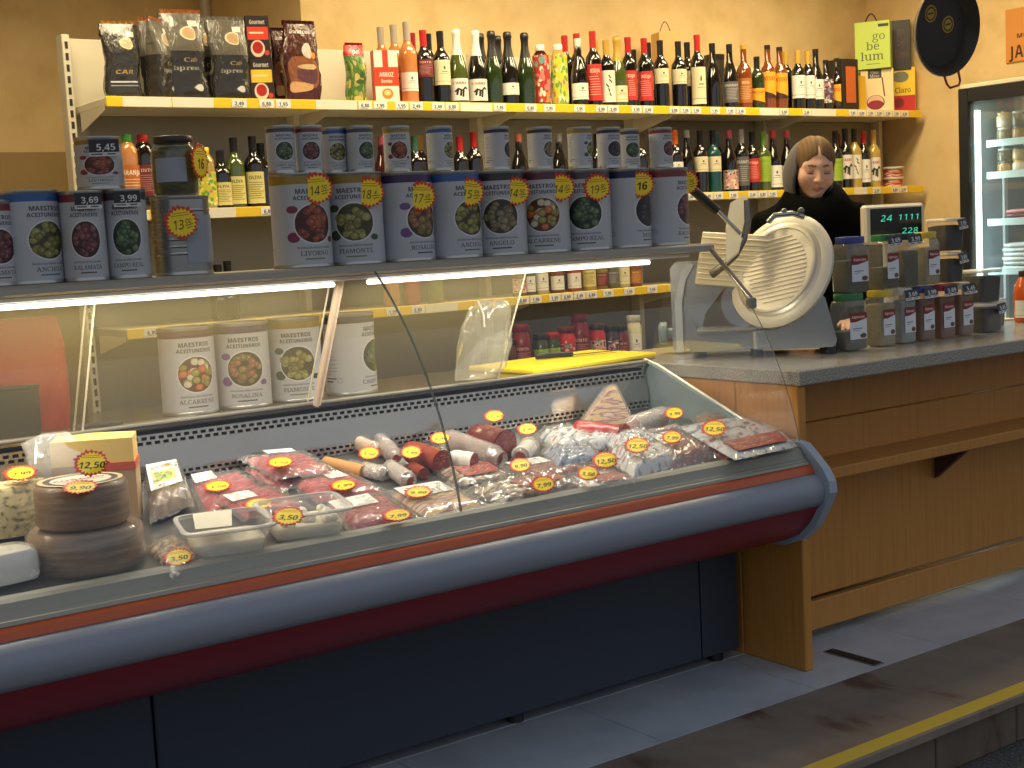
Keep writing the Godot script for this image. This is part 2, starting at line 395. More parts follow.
func make_textures():
	var g = func(v): return Color(v, v, v)
	keep("plaster", noise_image(256, 256, 0.02, [rgb(210, 180, 126), rgb(218, 189, 136), rgb(222, 193, 140), rgb(226, 199, 148)], 3))
	keep("plaster_bump", noise_image(256, 256, 0.06, [g.call(0.2), g.call(0.5), g.call(0.8)], 4, Vector2.ONE, 5))
	keep("wood", noise_image(256, 256, 0.012, [rgb(170, 114, 48), rgb(180, 123, 54), rgb(185, 128, 58), rgb(176, 119, 51)], 5, Vector2(9.0, 0.3)))
	keep("stone", noise_image(512, 256, 0.011, [rgb(84, 58, 44), rgb(112, 99, 88), rgb(118, 106, 95), rgb(121, 110, 99), rgb(125, 114, 103), rgb(120, 107, 96)], 6, Vector2.ONE, 6))
	keep("asphalt", noise_image(256, 256, 0.15, [rgb(46, 47, 48), rgb(70, 70, 70), rgb(104, 102, 98)], 7))
	keep("tile", noise_image(256, 256, 0.015, [rgb(160, 168, 176), rgb(170, 178, 186), rgb(177, 185, 193)], 8))
	keep("granite", noise_image(256, 256, 0.22, [rgb(96, 92, 84), rgb(140, 136, 126), rgb(168, 162, 150), rgb(196, 190, 176)], 9, Vector2.ONE, 3))
	keep("scratch", noise_image(256, 256, 0.03, [g.call(0.45), g.call(0.5), g.call(0.55)], 10, Vector2(0.2, 14.0)))
	keep("foil", noise_image(256, 256, 0.03, [g.call(0.1), g.call(0.4), g.call(0.55), g.call(0.9)], 11, Vector2.ONE, 3))
	# cheese and meat
	keep("blue_cheese", noise_image(128, 128, 0.05, [rgb(226, 206, 150), rgb(230, 212, 160), rgb(224, 204, 148), rgb(216, 194, 140), rgb(120, 116, 96), rgb(70, 76, 76)], 12, Vector2.ONE, 4))
	keep("rind", noise_image(128, 128, 0.03, [rgb(98, 70, 44), rgb(122, 92, 60), rgb(138, 106, 72)], 13, Vector2(1, 1.5)))
	keep("hard_cheese", noise_image(128, 128, 0.03, [rgb(222, 182, 96), rgb(232, 196, 112), rgb(236, 204, 124)], 14))
	keep("ham", noise_image(128, 128, 0.035, [rgb(206, 130, 128), rgb(180, 78, 86), rgb(168, 62, 74), rgb(154, 50, 64), rgb(200, 118, 114)], 15, Vector2(0.6, 1.6), 5))
	keep("cured", noise_image(128, 128, 0.05, [rgb(226, 190, 170), rgb(150, 52, 46), rgb(128, 38, 36), rgb(160, 66, 56), rgb(226, 186, 160)], 16, Vector2(0.5, 2.0), 4))
	keep("salami", noise_image(128, 128, 0.09, [rgb(224, 188, 178), rgb(160, 74, 70), rgb(132, 48, 48), rgb(146, 60, 56), rgb(220, 180, 170)], 17, Vector2.ONE, 3))
	keep("bacon", noise_image(128, 128, 0.02, [rgb(236, 214, 190), rgb(206, 150, 134), rgb(146, 90, 92), rgb(232, 206, 170), rgb(238, 190, 90), rgb(224, 196, 180)], 18, Vector2(0.5, 3.0), 3))
	keep("paper_print", noise_image(128, 128, 0.04, [rgb(60, 68, 82), rgb(140, 154, 174), rgb(216, 222, 228), rgb(234, 236, 238), rgb(220, 210, 206), rgb(176, 92, 88)], 19, Vector2.ONE, 5))
	keep("sleeve_dark", noise_image(128, 128, 0.03, [rgb(60, 54, 50), rgb(110, 100, 90), rgb(180, 150, 120), rgb(206, 190, 166)], 20, Vector2(1, 2), 4))
	keep("mesh_wrap", noise_image(128, 128, 0.08, [rgb(226, 222, 214), rgb(200, 190, 180), rgb(120, 96, 84), rgb(220, 216, 210)], 21))
	# can labels
	var green = [rgb(138, 132, 66), rgb(116, 112, 52), rgb(150, 146, 84)]
	can_label("can_livorno", rgb(150, 124, 40), "LIVORNO", [rgb(148, 66, 40), rgb(166, 84, 50), rgb(122, 52, 34)], 31, rgb(120, 40, 70))
	can_label("can_piamonte", rgb(140, 116, 48), "PIAMONTE", green, 32, rgb(60, 72, 50))
	can_label("can_rosca", rgb(58, 34, 84), "ROSALINA", [rgb(140, 116, 62), rgb(150, 96, 60), rgb(120, 104, 56)], 33, rgb(110, 70, 130))
	can_label("can_anchoa", rgb(44, 88, 150), "ANCHOA", green, 34)
	can_label("can_angel", rgb(44, 44, 48), "ANGELO", [rgb(126, 110, 80), rgb(112, 96, 66), rgb(140, 124, 92)], 35)
	can_label("can_alcarrene", rgb(84, 36, 60), "ALCARRENE", [rgb(196, 106, 50), rgb(150, 142, 70), rgb(206, 196, 170), rgb(136, 128, 62)], 36)
	can_label("can_verde", rgb(70, 66, 76), "CAMPO REAL", [rgb(70, 96, 62), rgb(56, 82, 54), rgb(90, 112, 74)], 37)
	can_label("can_navy", rgb(30, 32, 72), "NEGRA", [rgb(54, 44, 44), rgb(70, 56, 52), rgb(44, 38, 40)], 38)
	can_label("can_red", rgb(120, 40, 44), "KALAMATA", [rgb(110, 52, 60), rgb(92, 40, 50), rgb(128, 66, 68)], 39)
	# price stars
	for s in [["14_50", "14", "50"], ["18", "18", "e"], ["17", "17", "45"], ["15", "15", "99"], ["14_90", "14", "90"], ["14", "14", "20"], ["19_80", "19", "80"], ["16", "16", ""], ["13", "13", "00"], ["7_99", "7,99", ""], ["9_90", "9,90", ""], ["12_50", "12,50", ""], ["3_50", "3,50", ""]]:
		star_face("star_" + s[0], s[1], s[2])
	# bottle labels
	wine_label("wl_cream", rgb(226, 214, 176), 0); wine_label("wl_white", rgb(228, 226, 216), 0)
	wine_label("wl_red", rgb(196, 44, 40), 1, rgb(240, 214, 190), "RIOJA"); wine_label("wl_dark", rgb(112, 30, 36), 1, rgb(206, 190, 170), "TINTO")
	wine_label("wl_horse", rgb(226, 220, 212), 2, rgb(24, 22, 26), "L'ARBE"); wine_label("wl_brush", rgb(228, 224, 208), 4)
	wine_label("wl_orange", rgb(236, 166, 38), 5, rgb(60, 34, 20), "WISKY"); wine_label("wl_grey", rgb(96, 92, 94), 1, rgb(206, 204, 200), "BRANDY")
	wine_label("wl_purple", rgb(86, 60, 84), 3, rgb(190, 180, 190)); wine_label("wl_green", rgb(150, 178, 56), 1, rgb(120, 148, 40), "VERDE")
	wine_label("wl_picture", rgb(206, 160, 150), 3); wine_label("wl_oil", rgb(214, 202, 130), 1, rgb(80, 84, 40), "OLIVA")
	wine_label("wl_fruit_red", rgb(168, 44, 34), 3, rgb(206, 130, 60)); wine_label("wl_fruit_yellow", rgb(206, 196, 52), 3, rgb(110, 160, 40))
	wine_label("wl_soda", rgb(190, 106, 40), 1, rgb(240, 236, 226), "NARANJA"); wine_label("wl_amber", rgb(170, 100, 44), 1, rgb(236, 210, 150), "RON")
	# shelf edge tickets
	var q := RandomNumberGenerator.new(); q.seed = 5
	for k in 3:
		var im := blank(64, 32, rgb(236, 234, 226)); write(im, ["2,49", "1,95", "6,80"][k], 32, 24, 20, rgb(40, 40, 44)); rect(im, 4, 27, 40, 2, rgb(90, 90, 90)); keep("ticket%d" % k, im)
		im = blank(64, 40, rgb(30, 31, 36)); write(im, ["3,69", "3,99", "5,45"][k], 36, 26, 22, rgb(226, 226, 226)); rect(im, 0, 30, 64, 10, rgb(206, 206, 206)); rect(im, 4, 33, 24, 3, rgb(60, 60, 60)); rect(im, 38, 33, 18, 3, rgb(60, 60, 60)); keep("tag%d" % k, im)
	# coffee bags, boxes
	var im := blank(128, 192, rgb(52, 50, 48)); dot(im, 76, 50, 16, 16, rgb(214, 202, 168)); dot(im, 76, 50, 13, 13, rgb(190, 176, 140)); rect(im, 78, 20, 36, 14, rgb(216, 210, 196)); write(im, "CAFE", 70, 128, 14, rgb(190, 150, 80)); rect(im, 30, 146, 84, 4, rgb(206, 206, 206)); rect(im, 30, 156, 84, 3, rgb(150, 150, 150)); keep("coffee_black", im)
	im = blank(128, 192, rgb(96, 92, 84)); dot(im, 74, 44, 16, 16, rgb(216, 206, 176)); dot(im, 74, 44, 13, 13, rgb(186, 156, 116)); rect(im, 74, 16, 34, 13, rgb(222, 216, 204))
	for y in range(84, 192): rect(im, 0, y, 128, 1, rgb(44, 42, 40))
	write(im, "Cafe", 76, 108, 13, rgb(206, 176, 116), "serif"); write(im, "Espresso", 70, 126, 12, rgb(216, 212, 204), "serif"); dot(im, 84, 164, 14, 8, rgb(206, 204, 200)); keep("coffee_grey", im)
	im = blank(128, 192, rgb(74, 30, 24)); write(im, "Gramona", 60, 24, 15, rgb(230, 222, 210)); dot(im, 64, 120, 60, 40, rgb(140, 84, 44)); dot(im, 78, 124, 26, 24, rgb(96, 56, 60)); dot(im, 78, 106, 22, 7, rgb(214, 180, 130)); dot(im, 40, 156, 36, 14, rgb(206, 160, 110)); dot(im, 96, 78, 14, 8, rgb(224, 140, 40)); dot(im, 76, 66, 12, 20, rgb(206, 196, 186)); keep("chocolate_bag", im)
	im = blank(96, 192, rgb(46, 38, 36))
	for k in 2:
		var y = k * 96
		write(im, "Gourmet", 48, y + 18, 15, rgb(226, 222, 214)); rect(im, 4, y + 24, 88, 30, [rgb(214, 70, 46), rgb(238, 190, 52)][k]); rect(im, 12, y + 36, 60, 4, rgb(236, 220, 200)); dot(im, 44, y + 74, 30, 20, rgb(226, 200, 180)); dot(im, 44, y + 72, 22, 14, rgb(170, 40, 34)); dot(im, 82, y + 84, 10, 6, rgb(206, 60, 46))
	keep("tea_box", im)
	im = blank(128, 160, rgb(74, 112, 36)); rect(im, 0, 0, 128, 30, rgb(196, 36, 38)); write(im, "Pipas", 64, 24, 20, rgb(240, 230, 220))
	for k in 40: dot(im, q.randf() * 128, 40 + q.randf() * 120, q.randf_range(5, 14), q.randf_range(5, 12), [rgb(126, 150, 50), rgb(196, 176, 96), rgb(60, 90, 34), rgb(166, 150, 80)][q.randi() % 4])
	keep("green_bag", im)
	im = blank(128, 192, rgb(236, 226, 212)); rect(im, 0, 62, 128, 70, rgb(220, 70, 36)); rect(im, 46, 0, 30, 70, rgb(216, 64, 40)); write(im, "ARROZ", 64, 98, 24, rgb(246, 236, 226)); write(im, "Bomba", 64, 120, 18, rgb(246, 236, 226)); dot(im, 64, 160, 30, 20, rgb(226, 130, 50)); dot(im, 64, 156, 18, 10, rgb(240, 206, 150)); keep("rice_box", im)
	im = blank(128, 192, rgb(186, 206, 84)); write(im, "go", 88, 76, 44, rgb(96, 110, 60), "serif"); write(im, "be", 66, 116, 44, rgb(74, 84, 40), "serif"); write(im, "lum", 62, 158, 46, rgb(60, 66, 36), "serif"); rect(im, 86, 12, 38, 12, rgb(36, 34, 34)); rect(im, 40, 172, 50, 3, rgb(110, 124, 60)); keep("green_box", im)
	im = blank(128, 160, rgb(230, 208, 156)); rect(im, 28, 0, 54, 32, rgb(52, 50, 50)); write(im, "Vino", 55, 15, 14, rgb(230, 226, 216), "serif"); write(im, "Mesa", 55, 29, 16, rgb(230, 226, 216), "serif")
	stroke(im, Vector2(84, 32), Vector2(92, 100), 2.5, rgb(92, 30, 40)); dot(im, 56, 124, 36, 28, rgb(96, 34, 44)); dot(im, 56, 122, 32, 25, rgb(214, 176, 150)); dot(im, 56, 132, 31, 16, rgb(136, 28, 46)); keep("wine_box", im)
	im = blank(96, 160, rgb(240, 204, 40)); rect(im, 0, 100, 96, 60, rgb(196, 36, 36)); dot(im, 36, 32, 34, 20, rgb(120, 120, 96)); write(im, "Claro", 46, 90, 26, rgb(60, 56, 40), "serif"); dot(im, 30, 126, 20, 18, rgb(130, 26, 30)); keep("claro_box", im)
	im = blank(64, 128, rgb(46, 38, 34)); write(im, "go", 30, 36, 26, rgb(110, 70, 50), "serif"); write(im, "be", 30, 66, 26, rgb(100, 62, 46), "serif"); write(im, "lum", 32, 96, 26, rgb(96, 58, 44), "serif"); keep("dark_box", im)
	im = blank(96, 128, rgb(206, 148, 92)); keep("kraft", im)
	im = blank(256, 192, rgb(206, 138, 64)); write(im, "MONTE", 26, 108, 24, rgb(66, 34, 20), "bold", false, 0.0, 0.7); write(im, "JAMON", 10, 180, 62, rgb(60, 30, 18), "bold", false, 0.0, 0.52); keep("sign", im)
	im = blank(96, 128, rgb(214, 218, 226)); rect(im, 0, 0, 96, 44, rgb(120, 32, 36)); write(im, "Especias", 48, 26, 18, rgb(240, 226, 214)); stroke(im, Vector2(0, 60), Vector2(96, 36), 8, rgb(214, 218, 226)); rect(im, 14, 74, 56, 4, rgb(90, 92, 100)); rect(im, 14, 84, 40, 3, rgb(130, 132, 140)); dot(im, 74, 112, 18, 12, rgb(96, 66, 44)); keep("spice_label", im)
	im = blank(128, 96, rgb(22, 26, 26)); write(im, "24", 40, 40, 26, rgb(70, 236, 196), "mono", true, 0.12); write(im, "1111", 96, 38, 24, rgb(70, 236, 196), "mono", true, 0.12); write(im, "228", 98, 80, 24, rgb(70, 236, 196), "mono", true, 0.12); keep("display_print", im)
	im = blank(128, 96, Color.BLACK); write(im, "24", 40, 40, 26, rgb(70, 236, 196), "mono", true, 0.12); write(im, "1111", 96, 38, 24, rgb(70, 236, 196), "mono", true, 0.12); write(im, "228", 98, 80, 24, rgb(70, 236, 196), "mono", true, 0.12); keep("display_glow", im)
	im = blank(64, 64, rgb(186, 150, 40)); dot(im, 32, 32, 26, 26, rgb(60, 50, 24)); dot(im, 32, 32, 20, 20, rgb(190, 156, 50)); rect(im, 18, 28, 28, 7, rgb(70, 56, 24)); keep("gold_sticker", im)
	im = blank(96, 128, rgb(236, 236, 232)); write(im, "QUESO", 48, 30, 20, rgb(70, 90, 50)); rect(im, 12, 40, 72, 60, rgb(206, 210, 140)); rect(im, 20, 50, 54, 40, rgb(150, 166, 96)); dot(im, 64, 18, 12, 8, rgb(236, 120, 40)); keep("cheese_card", im)
	# the printed top of the round cheese
	im = blank(128, 128, rgb(206, 186, 150)); dot(im, 64, 64, 56, 56, rgb(60, 56, 54)); dot(im, 64, 64, 46, 46, rgb(214, 204, 190)); write(im, "CURADO", 64, 66, 20, rgb(80, 50, 36)); rect(im, 30, 74, 68, 3, rgb(120, 80, 60)); keep("wheel_top", im)

# ---------------------------------------------------------------- the place
func _ready():
	rng.seed = 11
	cb = Basis.from_euler(CAM_ROT)
	# camera
	var cam := Camera3D.new(); cam.name = "camera"
	cam.position = CAM; cam.rotation = CAM_ROT; cam.fov = rad_to_deg(2.0 * atan(384.0 / FPX)); cam.near = 0.05; cam.far = 100.0
	add_child(cam); cam.current = true
	# dusk sky over the street
	var env := Environment.new(); var sky := Sky.new(); var ps := ProceduralSkyMaterial.new()
	ps.sky_top_color = rgb(158, 166, 178); ps.sky_horizon_color = rgb(186, 188, 190); ps.ground_bottom_color = rgb(60, 62, 66); ps.ground_horizon_color = rgb(120, 124, 130)
	ps.sun_angle_max = 1.0; ps.sky_energy_multiplier = 1.05; ps.ground_energy_multiplier = 0.45
	sky.sky_material = ps; env.background_mode = Environment.BG_SKY; env.sky = sky
	env.tonemap_mode = Environment.TONE_MAPPER_LINEAR; env.tonemap_exposure = 1.0
	env.sdfgi_enabled = true; env.ssao_enabled = true; env.ssil_enabled = true
	var we := WorldEnvironment.new(); we.name = "environment"; we.environment = env; add_child(we)
	make_textures()
	# lamps of the shop: warm panels under the ceiling between the counter and the shelves
	for a in [[1.5, -4.3, 3.0], [3.3, -4.3, 3.0], [5.1, -4.3, 3.0], [4.1, -3.72, 1.6]]: ceiling_light(a[0], a[1], a[2])
	room()
	shelving()
	deli_case()
	sales_counter()
	cans()
	top_shelf()
	middle_shelf()
	low_shelves()
	slicer()
	counter_goods()
	case_goods()
	fridge()
	wall_things()
	person()

func ceiling_light(x, z, power):
	var lb = {1.5: "white ceiling panel lamp over the coffee bags", 3.3: "white ceiling panel lamp over the wine bottles", 5.1: "white ceiling panel lamp over the wine boxes", 4.1: "white ceiling panel lamp over the wooden counter"}[x]
	var t = thing("ceiling_light", lb, "lamp", Vector3(x, 2.94, z), 0.0, "ceiling lamps")
	var f := MB.new()
	for s in [-1, 1]:
		f.box(Vector3(s * 0.6, 0.02, 0), Vector3(0.03, 0.08, 0.36)); f.box(Vector3(0, 0.02, s * 0.165), Vector3(1.2, 0.08, 0.03))
	kid(t, "frame", f, mat(rgb(225, 225, 222), 0.4))
	kid(t, "light_diffuser", bx(Vector3(0, 0.02, 0), Vector3(1.17, 0.02, 0.30), 0.0), mat(Color(1, 0.93, 0.82), 0.5, {"glow": 2.0, "glow_color": Color(1, 0.84, 0.62)}))
	var l := AreaLight3D.new(); l.name = "panel_light"; l.area_size = Vector2(1.1, 0.28); l.light_color = Color(1.0, 0.92, 0.74); l.light_energy = power
	l.shadow_enabled = true; l.position = Vector3(0, 0.0, 0); l.rotation.x = -PI / 2; l.area_range = 12.0
	t.add_child(l)

func room():
	var wall = mat(Color.WHITE, 0.9, {"tex": "plaster", "tri": 0.6, "bump": "plaster_bump", "bump_h": 0.35})
	var dado = mat(rgb(186, 180, 168), 0.85, {"tex": "plaster", "tri": 0.6})
	# floor tiles of the shop
	var tile = mat(Color.WHITE, 0.35, {"tex": "tile", "tri": 1.1})
	var fl = setting("floor", bx(Vector3(2.9, -0.075, -4.45), Vector3(8.2, 0.13, 3.45), 0.0), mat(rgb(96, 96, 98), 0.9))
	var x0 = -0.10
	for i in 10:
		for j in 3:
			# the seam in front of the chilled case runs at x = 2.40
			var a = bx(Vector3.ZERO, Vector3(0.617, 0.01, 0.617 if j > 0 else 0.397), 0.0015)
			var zc = [-2.935, -3.447, -4.067][j]
			kid(fl, "tile", shared("tile%d" % mini(j, 1), func(): return a), tile, Vector3(2.40 + (i - 3) * 0.62 - 0.31, -0.005, zc))
	kid(fl, "drain_slot", bx(Vector3.ZERO, Vector3(0.035, 0.006, 0.20), 0.001), mat(rgb(44, 46, 48), 0.5, {"metal": 0.6}), Vector3(3.33, 0.002, -2.86))
	kid(fl, "drain_rim", bx(Vector3.ZERO, Vector3(0.048, 0.003, 0.213), 0.001), mat(rgb(120, 122, 124), 0.5, {"metal": 0.6}), Vector3(3.33, 0.0012, -2.86))
	# stone threshold slabs with a painted edge, stepping down to the street
	var stone = mat(Color.WHITE, 0.8, {"tex": "stone", "tri": 0.55, "bump": "plaster_bump", "bump_h": 0.3})
	var st = setting("door_step", bx(Vector3(2.9, -0.10, -2.535), Vector3(9.0, 0.17, 0.36), 0.0), mat(rgb(70, 66, 60), 0.9))
	var riser = mat(rgb(206, 200, 192), 0.85, {"tex": "stone", "tri": 0.9})
	for k in 3:
		kid(st, "step_slab", shared("slab", func(): return bx(Vector3.ZERO, Vector3(3.293, 0.03, 0.443), 0.004)), stone, Vector3(0.35 + k * 3.30, -0.012, -2.512))
	for k in 24:
		kid(st, "riser_block", shared("riser", func(): return bx(Vector3.ZERO, Vector3(0.372, 0.125, 0.03), 0.004)), riser, Vector3(-1.3 + k * 0.377, -0.092, -2.335))
	kid(st, "painted_edge", bx(Vector3(2.9, 0.0033, -2.325), Vector3(8.4, 0.002, 0.055), 0.0005), mat(rgb(190, 164, 52), 0.75))
	setting("pavement", bx(Vector3(2.0, -0.215, 4.7), Vector3(24, 0.12, 14.1), 0.0), mat(Color.WHITE, 0.9, {"tex": "asphalt", "tri": 2.2, "bump": "asphalt", "bump_h": 0.8}))
	# walls
	setting("wall_back", bx(Vector3(4.80, 1.45, -5.31), Vector3(4.10, 3.2, 0.12), 0.0), wall)
	setting("wall_side", bx(Vector3(2.81, 1.45, -5.85), Vector3(0.12, 3.2, 0.96), 0.0), wall)
	var wl = setting("wall_alcove", bx(Vector3(1.0, 1.45, -6.27), Vector3(3.9, 3.2, 0.12), 0.0), wall)
	var dy = on_z(30, 152, -6.2).y
	kid(wl, "painted_dado", bx(Vector3(1.0, dy * 0.5, -6.2085), Vector3(3.7, dy, 0.006), 0.0), dado)
	setting("wall_left", bx(Vector3(-0.92, 1.45, -4.45), Vector3(0.12, 3.2, 3.7), 0.0), wall)
	setting("wall_right", bx(Vector3(6.43, 1.45, -4.0), Vector3(0.12, 3.2, 2.75), 0.0), wall)
	setting("ceiling", bx(Vector3(2.75, 3.05, -4.5), Vector3(7.6, 0.12, 3.7), 0.0), mat(rgb(226, 220, 208), 0.9))
	setting("wall_front", bx(Vector3(2.75, 3.3, -2.63), Vector3(9.6, 1.3, 0.14), 0.0), mat(rgb(150, 140, 126), 0.9))
	# conduit in the alcove corner
	var pp = on_z(205, 5, -6.17)
	var pipe := MB.new(); pipe.xf.origin = Vector3(pp.x, 1.6, -6.17); pipe.lathe([Vector2(0.028, -1.6), Vector2(0.028, 1.4)], 16)
	single("conduit_pipe", "pale vertical conduit pipe on the alcove wall above the coffee bags", "pipe", pipe, mat(rgb(206, 196, 176), 0.4))

# ---------------------------------------------------------------- shelving
const SZ := -4.85
const Y_TOP := 1.979
const Y_MID := 1.570
const Y_LOW := 1.143
const Y_BOT := 0.90
func shelving():
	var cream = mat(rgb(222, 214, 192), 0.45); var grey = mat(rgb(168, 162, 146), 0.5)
	var t = thing("shelving_unit", "long cream metal wall shelving with yellow price rails along its edges", "shelf", Vector3(0, 0, 0))
	var x0 = 1.715; var x1 = 6.32
	for k in 5:
		var w = (x1 - x0) / 5.0
		kid(t, "back_panel", bx(Vector3(x0 + w * (k + 0.5), 2.095, -5.20), Vector3(w - 0.004, 0.28, 0.012), 0.002), cream)
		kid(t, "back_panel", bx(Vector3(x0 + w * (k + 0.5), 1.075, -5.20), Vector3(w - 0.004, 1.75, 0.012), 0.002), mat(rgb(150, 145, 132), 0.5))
	# slotted uprights
	for x in [x0 - 0.01, x0 + 0.92, x0 + 1.84, x0 + 2.76, x0 + 3.68, x1 + 0.005]:
		var u = kid(t, "upright", bx(Vector3(x, 1.12, -5.165), Vector3(0.03, 2.24, 0.07), 0.003), cream)
		if x < x0:
			var s := MB.new()
			for k in 40: s.box(Vector3(x, 2.20 - k * 0.042, -5.1295), Vector3(0.011, 0.026, 0.003), 0.0)
			var sl = kid(u, "slot_row", s, mat(rgb(52, 46, 38), 0.7)); sl.set_meta("kind", "stuff")
	# shelves: board, end bracket, rail with tickets
	var yellow = mat(rgb(240, 202, 44), 0.4); var white = mat(rgb(236, 230, 210), 0.45)
	var rows = [[Y_TOP, x0 + 0.02, x1, SZ, 0.038], [Y_MID, x0 + 0.02, x1, SZ, 0.038], [Y_LOW, x0 + 0.02, x1, SZ + 0.02, 0.038], [Y_BOT - 0.1, x0 + 0.02, x1, SZ + 0.12, 0.10]]
	for r in rows:
		var n = 5; var w = (r[2] - r[1]) / n; var dep = r[3] + 5.19
		for k in n:
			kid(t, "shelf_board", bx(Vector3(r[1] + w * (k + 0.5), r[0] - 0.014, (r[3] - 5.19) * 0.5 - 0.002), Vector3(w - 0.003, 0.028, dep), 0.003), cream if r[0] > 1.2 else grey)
		for x in [r[1] + 0.002, r[1] + w, r[1] + 2 * w, r[1] + 3 * w, r[1] + 4 * w]:
			var b := MB.new(); b.xf = Transform3D(Basis(Vector3.UP, PI / 2), Vector3(x, r[0], 0))
			b.prism([Vector2(5.13, -0.028), Vector2(-r[3] + 0.02, -0.028), Vector2(-r[3] + 0.02, -0.045), Vector2(5.13, -0.10)], -0.0015, 0.0015)
			kid(t, "bracket", b, cream)
		var rail = kid(t, "price_rail", bx(Vector3((r[1] + r[2]) * 0.5, r[0] - 0.016, r[3] + 0.005), Vector3(r[2] - r[1], r[4], 0.010), 0.002), yellow)
		# tickets along the rail
		var q := RandomNumberGenerator.new(); q.seed = int(r[0] * 100)
		var x = r[1] + 0.06
		while x < r[2] - 0.12:
			var ww = q.randf_range(0.05, 0.10)
			if q.randf() < 0.12:
				ww *= 2.0
				kid(rail, "blank_card", shared("blank%d" % int(ww * 100), func(): return bx(Vector3.ZERO, Vector3(ww, r[4] * 0.94, 0.0015), 0.0)), white, Vector3(x + ww * 0.5, r[0] - 0.016, r[3] + 0.0108))
			else:
				var c = kid(rail, "price_ticket", shared("ticket", func(): return bx(Vector3.ZERO, Vector3(0.062, 0.032, 0.0015), 0.0)), mat(Color.WHITE, 0.5, {"tex": "ticket%d" % (q.randi() % 3)}), Vector3(x + 0.033, r[0] - 0.016, r[3] + 0.0113))
				ww = 0.066
			x += ww + (0.005 if q.randf() < 0.5 else q.randf_range(0.03, 0.11))

# ---------------------------------------------------------------- chilled case
const CX0 := -0.30
const CX1 := 3.06
func strip_with_holes(m: MB, o: Vector3, along: Vector3, up: Vector3, L: float, H: float, pitch: float, hole: Vector2):
	# a sheet with two staggered rows of slots
	var n = int(L / pitch); var nrm = along.cross(up).normalized()
	var rows = [[0.0, H * 0.18, false], [H * 0.18, H * 0.18 + hole.y, true], [H * 0.18 + hole.y, H * 0.82 - hole.y, false], [H * 0.82 - hole.y, H * 0.82, true], [H * 0.82, H, false]]
	for ri in rows.size():
		var r = rows[ri]
		if not r[2]:
			m.face([o + up * r[0], o + along * L + up * r[0], o + along * L + up * r[1], o + up * r[1]])
		else:
			for k in n + 1:
				var c = k * pitch + (pitch * 0.5 if ri == 3 else 0.0)
				var a = maxf(c - (pitch - hole.x) * 0.5, 0.0); var b = minf(c + (pitch - hole.x) * 0.5, L)
				if b > a: m.face([o + along * a + up * r[0], o + along * b + up * r[0], o + along * b + up * r[1], o + along * a + up * r[1]])

